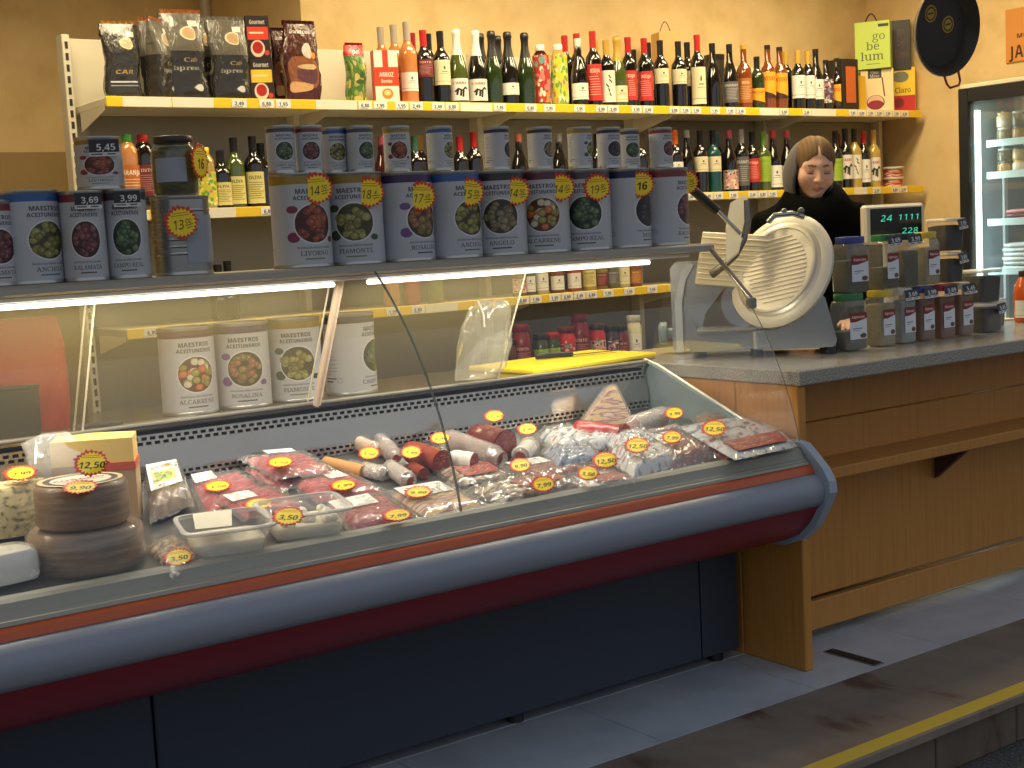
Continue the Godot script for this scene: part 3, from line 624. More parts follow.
func deli_case():
	var steel = mat(rgb(170, 168, 162), 0.18, {"metal": 0.92, "bump": "scratch", "tri": 1.5, "bump_h": 0.02})
	var navy = mat(rgb(44, 52, 66), 0.4); var red = mat(rgb(128, 20, 34), 0.38); var grey = mat(rgb(132, 138, 150), 0.4)
	var orange = mat(rgb(186, 84, 40), 0.4); var rail_m = mat(rgb(150, 148, 136), 0.5); var white = mat(rgb(132, 146, 150), 0.35, {"metal": 0.3})
	var glass = mat(rgb(110, 122, 120), 0.02, {"alpha": 0.03}); var edge = mat(rgb(110, 120, 112), 0.2)
	var t = thing("deli_case", "long chilled deli counter with curved glass front, grey bumper and red band", "display case", Vector3.ZERO)
	var L = CX1 - CX0; var xm = (CX0 + CX1) * 0.5
	# plinth panels
	for a in [[CX0, 1.10], [1.106, 2.895], [2.901, CX1]]:
		kid(t, "base_panel", bx(Vector3((a[0] + a[1]) * 0.5, 0.255, -3.36), Vector3(a[1] - a[0], 0.43, 0.52), 0.004), navy)
	for x in [CX0 + 0.1, 1.1, 2.2, CX1 - 0.05]:
		var ft := MB.new(); ft.xf.origin = Vector3(x, 0, -3.16); ft.lathe([Vector2(0.0, 0.0), Vector2(0.025, 0.0), Vector2(0.02, 0.045)], 14); kid(t, "foot", ft, mat(rgb(24, 24, 26), 0.6))
	# bumpers
	var m := MB.new()
	m.extx([Vector2(-3.10, 0.405), Vector2(-2.98, 0.41), Vector2(-2.90, 0.425), Vector2(-2.84, 0.452), Vector2(-2.795, 0.495), Vector2(-2.758, 0.552)], CX0, CX1 + 0.015, false, 0.6)
	kid(t, "red_band", m, red)
	m = MB.new()
	m.extx([Vector2(-2.775, 0.553), Vector2(-2.752, 0.553), Vector2(-2.737, 0.570), Vector2(-2.731, 0.592), Vector2(-2.733, 0.615), Vector2(-2.743, 0.634), Vector2(-2.760, 0.647), Vector2(-2.785, 0.649)], CX0, CX1 + 0.015, false, 0.6)
	kid(t, "bumper", m, grey)
	m = MB.new(); m.extx([Vector2(-2.771, 0.6495), Vector2(-2.776, 0.664), Vector2(-2.784, 0.674), Vector2(-2.80, 0.675)], CX0, CX1 + 0.015, false, 0.6)
	kid(t, "orange_trim", m, orange)
	m = MB.new(); m.extx([Vector2(-2.786, 0.676), Vector2(-2.790, 0.684), Vector2(-2.797, 0.685), Vector2(-2.801, 0.690), Vector2(-2.806, 0.692), Vector2(-2.812, 0.700), Vector2(-2.818, 0.716), Vector2(-2.83, 0.722), Vector2(-2.862, 0.722), Vector2(-2.866, 0.70)], CX0, CX1 + 0.01, false, 0.9)
	kid(t, "front_rail", m, rail_m)
	# rounded end cap
	m = MB.new(); m.xf = Transform3D(Basis(Vector3.UP, PI / 2), Vector3(CX1 + 0.03, 0, 0))
	var cap := []
	for p in [[-3.05, 0.395], [-2.90, 0.410], [-2.83, 0.435], [-2.775, 0.485], [-2.735, 0.55], [-2.712, 0.595], [-2.716, 0.63], [-2.740, 0.668], [-2.780, 0.705], [-2.815, 0.735], [-2.845, 0.74], [-3.05, 0.74]]: cap.append(Vector2(-p[0], p[1]))
	m.prism(cap, -0.015, 0.017); kid(t, "end_cap", m, mat(rgb(150, 162, 176), 0.35))
	# the well: deck, back wall, slotted air strips
	m = MB.new(); m.extx([Vector2(-2.866, 0.715), Vector2(-3.50, deck_y(-3.50))], CX0, CX1, false); kid(t, "deck", m, mat(rgb(96, 96, 96), 0.35, {"metal": 0.6}))
	kid(t, "well_body", bx(Vector3(xm, 0.56, -3.20), Vector3(L, 0.20, 0.66), 0.0), navy)
	kid(t, "rear_body", bx(Vector3(xm, 0.50, -3.74), Vector3(L, 0.86, 0.36), 0.0), mat(rgb(150, 150, 148), 0.4))
	var z1 = -3.50; var yd = deck_y(z1)
	m = MB.new(); strip_with_holes(m, Vector3(CX0, yd, z1 + 0.012), Vector3.RIGHT, Vector3(0, 0.994, -0.1).normalized(), L, 0.032, 0.021, Vector2(0.013, 0.0075)); kid(t, "lower_air_strip", m, steel)
	m = MB.new(); m.extx([Vector2(z1 + 0.008, yd + 0.032), Vector2(z1 - 0.005, 0.896)], CX0, CX1); kid(t, "well_back", m, steel)
	m = MB.new(); strip_with_holes(m, Vector3(CX0, 0.896, z1 - 0.005), Vector3.RIGHT, Vector3(0, 0.994, -0.1).normalized(), L, 0.034, 0.024, Vector2(0.015, 0.0085)); kid(t, "upper_air_strip", m, steel)
	kid(t, "air_duct", bx(Vector3(xm, 0.87, z1 - 0.04), Vector3(L, 0.13, 0.03), 0.0), mat(rgb(14, 14, 15), 0.8))
	# rear worktop of the case
	kid(t, "rear_ledge", bx(Vector3(xm, 0.9475, -3.73), Vector3(L, 0.017, 0.44), 0.004), steel)
	# end wall of the well with its sloping top edge
	m = MB.new(); m.xf = Transform3D(Basis(Vector3.UP, PI / 2), Vector3(CX1 + 0.02, 0, 0))
	m.prism([Vector2(2.83, 0.66), Vector2(3.52, 0.66), Vector2(3.52, 0.958), Vector2(3.46, 0.940), Vector2(3.17, 0.824), Vector2(2.95, 0.735), Vector2(2.84, 0.715)], -0.012, 0.012)
	kid(t, "end_wall", m, white)
	m = MB.new(); m.tube([Vector3(CX1 + 0.02, 0.722, -2.845), Vector3(CX1 + 0.02, 0.740, -2.95), Vector3(CX1 + 0.02, 0.829, -3.17), Vector3(CX1 + 0.02, 0.944, -3.46), Vector3(CX1 + 0.02, 0.962, -3.53)], 0.006, 8); kid(t, "end_wall_edge", m, mat(rgb(206, 206, 200), 0.3, {"metal": 0.4}))
	# top board that carries the cans, and its lamp
	kid(t, "top_board", bx(Vector3(1.40, 1.338, -3.34), Vector3(3.42, 0.026, 0.29), 0.006), mat(rgb(158, 155, 146), 0.4, {"metal": 0.25}))
	kid(t, "lamp_housing", bx(Vector3(1.38, 1.318, -3.26), Vector3(3.3, 0.014, 0.06), 0.003), mat(rgb(206, 206, 202), 0.4))
	for a in [[CX0 + 0.1, 1.74], [1.84, 2.86]]:
		var w = a[1] - a[0]
		var lt = kid(t, "light_tube", bx(Vector3((a[0] + a[1]) * 0.5, 1.3025, -3.235), Vector3(w, 0.013, 0.016), 0.004), mat(Color(1, 1, 0.97), 0.5, {"glow": 3.0, "glow_color": Color(1, 0.97, 0.90)}))
		var l := AreaLight3D.new(); l.name = "tube_light"; l.area_size = Vector2(w, 0.02); l.light_color = Color(1.0, 0.96, 0.86); l.light_energy = 0.68 * w
		l.shadow_enabled = true; l.area_range = 6.0; l.position = Vector3((a[0] + a[1]) * 0.5, 1.293, -3.235); l.rotation.x = -PI / 2 + 0.12; t.add_child(l)
	# curved front glass: two panes and the end pane
	var curve := []
	for k in 13:
		var s = k / 12.0
		var p = Vector2(-2.838, 0.722).lerp(Vector2(-3.20, 1.335), s); var bul = 0.062 * 4.0 * s * (1 - s)
		curve.append(p + Vector2(0.86, 0.51) * bul)
	var sx = on_z(440, 420, -2.96).x - 0.03
	for a in [[CX0, sx - 0.002], [sx + 0.002, CX1 + 0.03]]:
		m = MB.new(); m.extx(curve, a[0], a[1], false, 0.5); kid(t, "glass_pane", m, glass)
		for x in a:
			if x == CX0: continue
			var pts := []
			for p in curve: pts.append(Vector3(x, p.y, p.x))
			m = MB.new(); m.tube(pts, 0.0015, 6); kid(t, "glass_edge", m, edge)
	m = MB.new(); m.xf = Transform3D(Basis(Vector3.UP, PI / 2), Vector3(CX1 + 0.022, 0, 0))
	var ep := []
	for p in curve: ep.append(Vector2(-p.x, p.y))
	ep.append(Vector2(3.36, 1.33)); ep.append(Vector2(3.50, 0.965)); ep.append(Vector2(3.46, 0.948)); ep.append(Vector2(3.17, 0.834)); ep.append(Vector2(2.95, 0.745))
	m.prism(ep, -0.003, 0.003); kid(t, "end_glass", m, glass)
	# small clamp on the front edge of the end pane
	kid(t, "glass_clamp", bx(Vector3(CX1 + 0.025, 1.16, -3.02), Vector3(0.03, 0.035, 0.028), 0.006), mat(rgb(150, 150, 148), 0.3, {"metal": 0.8}))
	m = MB.new(); m.tube([Vector3(CX1 + 0.03, 1.335, -3.20), Vector3(CX1 + 0.03, 1.17, -3.02)], 0.008, 8); kid(t, "glass_stay", m, mat(rgb(186, 186, 182), 0.25, {"metal": 0.9}))
	# sliding rear panes, leaning from the ledge to the top board, with a smeared surface
	var hazy = mat(rgb(150, 140, 104), 0.3, {"alpha": 0.32})
	var wedge := func(x0, x1, off): 
		var q := MB.new(); q.extx([Vector2(-3.50 + off, 0.962), Vector2(-3.31 + off, 1.322)], x0, x1); return q
	var xf = 1.775
	for a in [[0.6, 1.12, 0.0], [1.10, xf, -0.008], [xf + 0.03, 2.44, 0.0]]:
		var pn = kid(t, "sliding_pane", wedge.call(a[0], a[1], a[2]), hazy)
		for x in [a[0], a[1]]:
			m = MB.new(); m.tube([Vector3(x, 0.962, -3.50 + a[2]), Vector3(x, 1.322, -3.31 + a[2])], 0.003, 6); kid(pn, "pane_edge", m, mat(rgb(206, 200, 176), 0.3))
	m = MB.new(); m.tube([Vector3(xf + 0.016, 0.955, -3.485), Vector3(xf + 0.016, 1.322, -3.29)], 0.013, 4); kid(t, "pane_stile", m, mat(rgb(196, 178, 156), 0.5))
	m = MB.new(); m.box(Vector3(xm, 0.960, -3.50), Vector3(L, 0.008, 0.03), 0.002); kid(t, "pane_track", m, mat(rgb(160, 157, 148), 0.35, {"metal": 0.7}))

# ---------------------------------------------------------------- wooden counter
func sales_counter():
	var wood = mat(Color.WHITE, 0.42, {"tex": "wood", "tri": 1.4}); var t = thing("sales_counter", "wooden sales counter with a bag ledge, beside the chilled case", "counter", Vector3.ZERO)
	var lz = -2.925; var x0 = 3.115; var x1 = 5.70
	var ly = on_z(900, 459, lz).y
	kid(t, "end_panel", bx(Vector3(x0 + 0.0175, 0.452, -3.0), Vector3(0.035, 0.904, 0.27), 0.004), wood)
	kid(t, "end_panel", bx(Vector3(x0 + 0.0175, 0.452, -3.315), Vector3(0.034, 0.904, 0.355), 0.004), wood)
	var zf = -3.09
	var yb = on_z(900, 598, zf).y; var yt = on_z(900, 592, zf + 0.01).y
	var yj = on_z(900, 406, zf).y
	kid(t, "upper_board", bx(Vector3((x0 + x1) * 0.5 + 0.02, (0.904 + yj) * 0.5, zf - 0.006), Vector3(x1 - x0 - 0.04, 0.904 - yj - 0.004, 0.024), 0.003), wood)
	kid(t, "middle_board", bx(Vector3((x0 + x1) * 0.5 + 0.02, (yj + ly) * 0.5, zf - 0.010), Vector3(x1 - x0 - 0.04, yj - ly - 0.002, 0.024), 0.003), wood)
	kid(t, "lower_board", bx(Vector3((x0 + x1) * 0.5 + 0.02, (ly + 0.135) * 0.5, zf - 0.010), Vector3(x1 - x0 - 0.04, ly - 0.135 - 0.02, 0.024), 0.003), wood)
	kid(t, "foot_rail", bx(Vector3((x0 + x1) * 0.5 + 0.02, 0.083, zf + 0.003), Vector3(x1 - x0 - 0.04, 0.10, 0.03), 0.004), wood)
	kid(t, "plinth", bx(Vector3((x0 + x1) * 0.5 + 0.02, 0.03, zf - 0.25), Vector3(x1 - x0 - 0.1, 0.06, 0.3), 0.004), mat(rgb(70, 56, 40), 0.7))
	kid(t, "bag_ledge", bx(Vector3((x0 + x1) * 0.5 + 0.02, ly, (lz + zf) * 0.5), Vector3(x1 - x0 - 0.04, 0.036, lz - zf + 0.02), 0.003), wood)
	for px in [938.0, 1090.0]:
		var p = on_z(px, 480, -3.07)
		var b := MB.new(); b.xf = Transform3D(Basis(Vector3.UP, PI / 2), Vector3(p.x, ly - 0.018, 0))
		b.prism([Vector2(-zf - 0.014, 0), Vector2(-lz + 0.01, 0), Vector2(-zf - 0.014, -0.12)], -0.012, 0.012); kid(t, "ledge_bracket", b, mat(rgb(62, 36, 28), 0.6))
	# worktop slab
	var top = mat(Color.WHITE, 0.22, {"tex": "granite", "tri": 3.0})
	var sl = thing("countertop", "grey speckled stone worktop on the wooden counter", "worktop", Vector3.ZERO)
	var s := MB.new()
	s.box(Vector3(4.41, 0.928, -3.17), Vector3(2.60, 0.046, 0.64), 0.004)
	kid(sl, "slab", s, top)
	var sd = thing("slicer_table", "stone-topped wooden side table behind the counter under the slicer", "table", Vector3.ZERO)
	kid(sd, "slab", bx(Vector3(3.42, 0.928, -3.712), Vector3(0.61, 0.046, 0.436), 0.004), top)
	kid(sd, "cabinet", bx(Vector3(3.42, 0.4515, -3.712), Vector3(0.59, 0.903, 0.42), 0.004), wood)

# ---------------------------------------------------------------- cans on the case
func can(r: float, h: float, tex: String, label: String, group: String, at: Vector3, turn: float, called := "olive_can", tin := rgb(176, 176, 172)):
	var t = thing(called, label, "can", at, turn, group)
	var key = "%d_%d" % [int(r * 1000), int(h * 1000)]
	kid(t, "label", shared("canbody" + key, func(): return lath([Vector2(r, 0.008), Vector2(r, h - 0.008)], 40)), mat(Color.WHITE, 0.35, {"tex": tex}))
	var steel = mat(tin, 0.3, {"metal": 0.8})
	kid(t, "bottom_rim", shared("canbot" + key, func(): return lath([Vector2(0, 0.003), Vector2(r * 0.95, 0.003), Vector2(r * 0.97, 0), Vector2(r * 1.015, 0.001), Vector2(r * 1.018, 0.006), Vector2(r, 0.009)], 40)), steel)
	kid(t, "lid", shared("cantop" + key, func(): return lath([Vector2(r, h - 0.009), Vector2(r * 1.018, h - 0.006), Vector2(r * 1.015, h), Vector2(r * 0.97, h), Vector2(r * 0.95, h - 0.005), Vector2(0, h - 0.005)], 40)), steel)
	return t
func star_mesh(r: float) -> MB:
	var m := MB.new(); var p := []
	for k in 40:
		var a = TAU * k / 40.0; var q = r * ((1.0 - 0.06 * float((k * 7) % 3)) if k % 2 == 0 else 0.80); p.append(Vector2(cos(a), sin(a)) * q)
	m.prism(p, -0.0012, 0.0012); return m
func star(called_price: String, label: String, at: Vector3, b: Basis, r: float, group: String):
	var o := MeshInstance3D.new(); o.name = numbered("price_star"); o.mesh = shared("star%d" % int(r * 2000), func(): return star_mesh(r))
	o.set_surface_override_material(0, mat(Color.WHITE, 0.5, {"tex": "star_" + called_price})); add_child(o)
	o.transform = Transform3D(b, at); meta(o, label, "price tag", group)
	return o

func cans():
	var y = 1.3513; var zc = -3.325; var r = 0.0795
	var g = "large olive cans on the case top"
	# right hand run: [x, height, texture, turn away from the viewer, star, star px x, star px y, words]
	var run = [
		[1.70, 0.250, "can_livorno", 0.45, "14_50", 317, 188, "gold-banded can of red stuffed olives, end of the long row", "gold-banded can of red olives"],
		[1.864, 0.250, "can_piamonte", 0.0, "18", 369, 192, "gold-banded can with a bowl of pale green olives", "gold-banded can of green olives"],
		[2.028, 0.248, "can_rosca", 0.75, "17", 421, 196, "purple-banded can turned so its picture hides at the edge", "purple-banded can"],
		[2.192, 0.248, "can_anchoa", 0.72, "15", 470, 192, "blue-banded can of green olives in the long row", "blue-banded can of the long row"],
		[2.355, 0.248, "can_angel", 0.05, "14_90", 516, 191, "black-banded can with brownish olives in its picture", "black-banded can"],
		[2.519, 0.248, "can_alcarrene", -0.02, "14", 561, 187, "dark red-banded can with olives and carrot in its picture", "can with carrot in its picture"],
		[2.683, 0.247, "can_verde", 0.0, "19_80", 597, 187, "grey-banded can with dark green olives in its picture", "can with dark green olives"],
		[2.847, 0.247, "can_navy", 1.1, "16", 641, 184, "navy-banded can showing its fine print", "navy-banded can"],
		[3.011, 0.247, "can_red", 1.25, "15", 686, 182, "large can at the row end beside the slicer, fine print showing", "last large can beside the slicer"]]
	for a in run:
		var p = Vector3(a[0], y, zc)
		var face = atan2(-p.x, -p.z)        # towards the street side viewer
		can(r, a[1], a[2], a[7], g, p, face + a[3])
		# star hung on the front of the can
		var d = on_z(a[5], a[6], zc)
		var to = (CAM - d).normalized(); var hit = d
		# step towards the viewer until just outside the can
		for k in 60:
			if Vector2(hit.x - a[0], hit.z - zc).length() > r + 0.006 and k > 0: break
			hit += to * 0.004
		var b = Basis.looking_at(-Vector3(to.x, 0.02, to.z), Vector3.UP) * Basis(Vector3(0, 0, 1), rng.randf_range(-0.15, 0.1))
		star(a[4], "yellow burst price tag hung on the " + a[8], hit, b, 0.047, "price bursts on the large cans")
	# small cans above the long row
	var sg = "small olive tins stacked on the large cans"
	var tex = ["can_verde", "can_red", "can_anchoa", "can_verde", "can_livorno", "can_anchoa", "can_navy", "can_angel", "can_piamonte", "can_navy", "can_verde", "can_red"]
	var words = ["small tin of green olives at the open end of the upper row", "small tin of dark red olives in the upper row", "small tin tucked behind the dark red olive tin", "small leaning olive tin with an orange dot on its label",
		"small tin with a reddish picture above the purple-banded can", "small tin, pale side showing, above the blue-banded can", "small tin above the black-banded can", "small tin above the can with carrot in its picture",
		"small tin above the grey-banded can", "small tin above the navy-banded can, paired", "small tin with a black olive picture, second of the pair", "small tin at the upper row end beside the wine bottles"]
	var pxs = [281, 309, 333, 360, 397, 440, 497, 540, 580, 609, 628, 661]
	var turns = [0.3, 0.2, 0.4, 0.6, 0.2, 1.0, 1.3, 1.0, 1.3, 0.6, 0.5, 0.9]
	for k in pxs.size():
		var p = on_z(pxs[k], 150, -3.325 + (-0.045 if k == 2 or k == 10 else 0.0)); p.y = y + 0.2505
		var o = can(0.0375, 0.127, tex[k], words[k], sg, p, atan2(-p.x, -p.z) + turns[k], "olive_tin")
		if k == 3: o.rotation.z = 0.0
	# the near group
	var lg = [
		[0.875, 0.0, 0.2, "can_red", 0.5, "large can half hidden behind the blue-banded can, dark olives shown"],
		[0.985, 0.0, 0.222, "can_anchoa", 0.62, "blue-banded can next to two cans with black price cards"]]
	for a in lg:
		var p = Vector3(a[0], y, zc - 0.02)
		can(0.073, a[2] + 0.0, a[3], a[5], "large olive cans on the case top", p, atan2(-p.x, -p.z) + a[4])
	var lc = [[1.098, 0.052, 0.216, "can_red", 0.1, "slim can of dark red olives with a black price card", 0, 88, 202], [1.205, 0.052, 0.218, "can_verde", 0.0, "slim can of green olives with a black price card", 1, 127, 200]]
	for a in lc:
		var p = Vector3(a[0], y, zc + 0.03)
		can(a[1], a[2], a[3], a[5], "slim olive cans on the case top", p, atan2(-p.x, -p.z) + a[4])
		var to = Vector3(-p.x, 0, -p.z).normalized()
		var d = on_z(a[7], a[8], zc + 0.03)
		var o = single("price_card", "black price card fixed to the " + ("dark red olive can" if a[6] == 0 else "green olive can"), "price card", bx(Vector3.ZERO, Vector3(0.062, 0.038, 0.0015), 0.0), mat(Color.WHITE, 0.4, {"tex": "tag%d" % a[6]}), d + to * 0.068, atan2(to.x, to.z) + 0.1)
	# plain steel can with the 13 euro star
	var p = Vector3(1.360, y, zc)
	var c = can(0.072, 0.198, "can_navy", "bare ribbed steel can with a pale paper label", "large olive cans on the case top", p, atan2(-p.x, -p.z) + 0.5)
	c.get_node("label").set_surface_override_material(0, mat(rgb(150, 150, 148), 0.28, {"metal": 0.85}))
	var rib := MB.new()
	for k in 7:
		var yy = 0.05 + k * 0.018; rib.lathe([Vector2(0.0722, yy), Vector2(0.0738, yy + 0.004), Vector2(0.0722, yy + 0.008)], 32)
	kid(c, "rib", rib, mat(rgb(160, 160, 158), 0.25, {"metal": 0.9}))
	var lb := MB.new(); lb.lathe([Vector2(0.0745, 0.03), Vector2(0.0745, 0.15)], 16, -0.35, 1.1); kid(c, "paper_label", lb, mat(rgb(150, 156, 166), 0.5))
	var to = Vector3(-p.x, 0, -p.z).normalized()
	star("13", "large yellow burst reading 13 on the ribbed steel can", on_z(181, 223, zc) + to * 0.098, Basis.looking_at(-to, Vector3.UP) * Basis(Vector3(0, 0, 1), 0.1), 0.046, "price bursts on the large cans")
	# second layer of the near group: a can and a big jar
	var q = on_z(99, 160, zc); q.y = y + 0.2185
	can(0.056, 0.128, "can_livorno", "white can of red olives with a price card, stacked on slim cans", "small olive tins stacked on the large cans", q, atan2(-q.x, -q.z), "olive_tin")
	var tq = Vector3(-q.x, 0, -q.z).normalized()
	single("price_card", "black price card fixed to the stacked white can", "price card", bx(Vector3.ZERO, Vector3(0.07, 0.04, 0.0015), 0.0), mat(Color.WHITE, 0.4, {"tex": "tag2"}), on_z(104, 150, zc) + tq * 0.064, atan2(tq.x, tq.z))
	var jp = Vector3(1.355, y + 0.1985, zc)
	var j = thing("pickle_jar", "big glass jar of green pickles with a dark lid on the steel can", "jar", jp, atan2(-jp.x, -jp.z))
	kid(j, "glass", lath([Vector2(0, 0.002), Vector2(0.052, 0.002), Vector2(0.057, 0.01), Vector2(0.0585, 0.06), Vector2(0.057, 0.118), Vector2(0.046, 0.132), Vector2(0.045, 0.136)], 28), mat(rgb(206, 214, 190), 0.04, {"alpha": 0.08}))
	kid(j, "pickles", lath([Vector2(0, 0.005), Vector2(0.05, 0.005), Vector2(0.0545, 0.012), Vector2(0.056, 0.06), Vector2(0.0545, 0.115), Vector2(0.04, 0.124), Vector2(0, 0.124)], 28), mat(rgb(96, 98, 44), 0.3, {"tex": "blue_cheese"}))
	kid(j, "lid", lath([Vector2(0.047, 0.133), Vector2(0.049, 0.136), Vector2(0.049, 0.149), Vector2(0.047, 0.151), Vector2(0, 0.151)], 28), mat(rgb(52, 46, 40), 0.4))
	var jl := MB.new(); jl.lathe([Vector2(0.0592, 0.035), Vector2(0.0592, 0.095)], 14, -0.9, 0.5); kid(j, "label", jl, mat(rgb(150, 158, 170), 0.5))
	star("16", "yellow burst price tag turned aside beside the pickle jar", jp + Vector3(0.045, 0.085, 0.055), Basis(Vector3.UP, 0.7), 0.05, "price bursts on the large cans")
	# cans standing on the rear ledge behind the hazy panes
	var rg = "large cans behind the hazy sliding panes"
	var rw = [[188, "can_alcarrene", "can with mixed olives behind the hazy pane, blue-topped", 0.3], [243, "can_rosca", "can with tan olives behind the hazy pane, between two others", 0.1], [296, "can_piamonte", "can of green olives behind the hazy pane by the stile", 0.1], [351, "can_verde", "can turned to its fine print behind the pane past the stile", 1.2]]
	for a in rw:
		var w = on_z(a[0], 370, -3.66); w.y = 0.9565
		can(0.078, 0.245, a[1], a[2], rg, w, atan2(-w.x, -w.z) + a[3])

# ---------------------------------------------------------------- bottles
func bottle_profile(kind: String, h: float) -> Array:
	# (radius, height) from the base to the neck end; wine .30, cava .32, spirit .28, fruit .26
	match kind:
		"wine": return [Vector2(0, 0.004), Vector2(0.030, 0.002), Vector2(0.0365, 0.006), Vector2(0.0372, h * 0.30), Vector2(0.0372, h * 0.60), Vector2(0.034, h * 0.66), Vector2(0.024, h * 0.71), Vector2(0.0165, h * 0.75), Vector2(0.0140, h * 0.80), Vector2(0.0138, h)]
		"cava": return [Vector2(0, 0.004), Vector2(0.034, 0.002), Vector2(0.041, 0.007), Vector2(0.0425, h * 0.25), Vector2(0.0415, h * 0.42), Vector2(0.036, h * 0.53), Vector2(0.027, h * 0.63), Vector2(0.020, h * 0.72), Vector2(0.0160, h * 0.80), Vector2(0.0150, h)]
		"burgundy": return [Vector2(0, 0.004), Vector2(0.033, 0.002), Vector2(0.040, 0.007), Vector2(0.0405, h * 0.3), Vector2(0.0395, h * 0.45), Vector2(0.033, h * 0.57), Vector2(0.023, h * 0.67), Vector2(0.016, h * 0.75), Vector2(0.0140, h)]
		"spirit": return [Vector2(0, 0.004), Vector2(0.032, 0.002), Vector2(0.0375, 0.006), Vector2(0.0385, h * 0.3), Vector2(0.0385, h * 0.56), Vector2(0.034, h * 0.64), Vector2(0.021, h * 0.70), Vector2(0.0155, h * 0.75), Vector2(0.0150, h)]
		"fruit": return [Vector2(0, 0.004), Vector2(0.034, 0.002), Vector2(0.039, 0.008), Vector2(0.041, h * 0.15), Vector2(0.0405, h * 0.45), Vector2(0.036, h * 0.60), Vector2(0.037, h * 0.68), Vector2(0.035, h * 0.80), Vector2(0.024, h * 0.88), Vector2(0.018, h * 0.90), Vector2(0.018, h)]
	return []
# capsule colour c, label texture lt with height range l0..l1 (shares of the height)
func bottle(kind: String, h: float, glass, cap: Color, lt: String, l0: float, l1: float, at: Vector3, label: String, group: String, turn := 99.0, called := "wine_bottle", cap_from := 0.76, tall := true):
	h = snappedf(h, 0.006)
	if turn == 99.0: turn = atan2(-at.x, -at.z) * 0.75
	var t = thing(called, label, "bottle", at, turn, group)
	var p = bottle_profile(kind, h)
	kid(t, "glass", shared("b_%s_%d" % [kind, int(h * 1000)], func(): return lath(p, 20)), glass)
	var rn = 0.0138 if kind != "fruit" else 0.018
	kid(t, "capsule", shared("cap_%s_%d_%d" % [kind, int(h * 1000), int(cap_from * 100)], func():
		var q := []
		if kind == "fruit": q = [Vector2(0.0195, h * 0.90), Vector2(0.0205, h * 0.91), Vector2(0.0205, h * 0.995), Vector2(0.019, h * 1.0), Vector2(0, h * 1.0)]
		elif kind == "cava": q = [Vector2(0.0175, h * 0.79), Vector2(0.0168, h * 0.86), Vector2(0.0175, h * 0.91), Vector2(0.0195, h * 0.93), Vector2(0.0185, h * 0.985), Vector2(0.013, h * 1.003), Vector2(0, h * 1.004)]
		else: q = [Vector2(0.0152, h * cap_from), Vector2(0.0150, h * 0.93), Vector2(0.0158, h * 0.95), Vector2(0.0156, h), Vector2(0, h * 1.002)]
		if kind == "cava" and cap_from < 0.7: q.push_front(Vector2(0.0255, h * 0.655))
		return lath(q, 16)), mat(cap, 0.35))
	if lt != "":
		var rr = 0.0
		for v in p: rr = maxf(rr, v.x)
		kid(t, "label", shared("lab_%d_%d_%d_%d" % [int(rr * 10000), int(h * 1000), int(l0 * 100), int(l1 * 100)], func():
			var m := MB.new(); m.lathe([Vector2(rr + 0.0006, h * l0), Vector2(rr + 0.0006, h * l1)], 12, -1.15, 1.15); return m), mat(Color.WHITE, 0.55, {"tex": lt}))
	return t

func glasses() -> Dictionary:
	return {"dark": mat(rgb(18, 16, 16), 0.06, {"spec": 0.7}), "green": mat(rgb(36, 52, 24), 0.06, {"spec": 0.7}), "olive": mat(rgb(70, 84, 34), 0.06, {"spec": 0.7}), "rose": mat(rgb(190, 126, 70), 0.06, {"spec": 0.7}),
		"amber": mat(rgb(120, 58, 22), 0.06, {"spec": 0.7}), "gold": mat(rgb(176, 150, 70), 0.06, {"spec": 0.7}), "teal": mat(rgb(30, 74, 74), 0.06), "plum": mat(rgb(60, 22, 30), 0.06)}

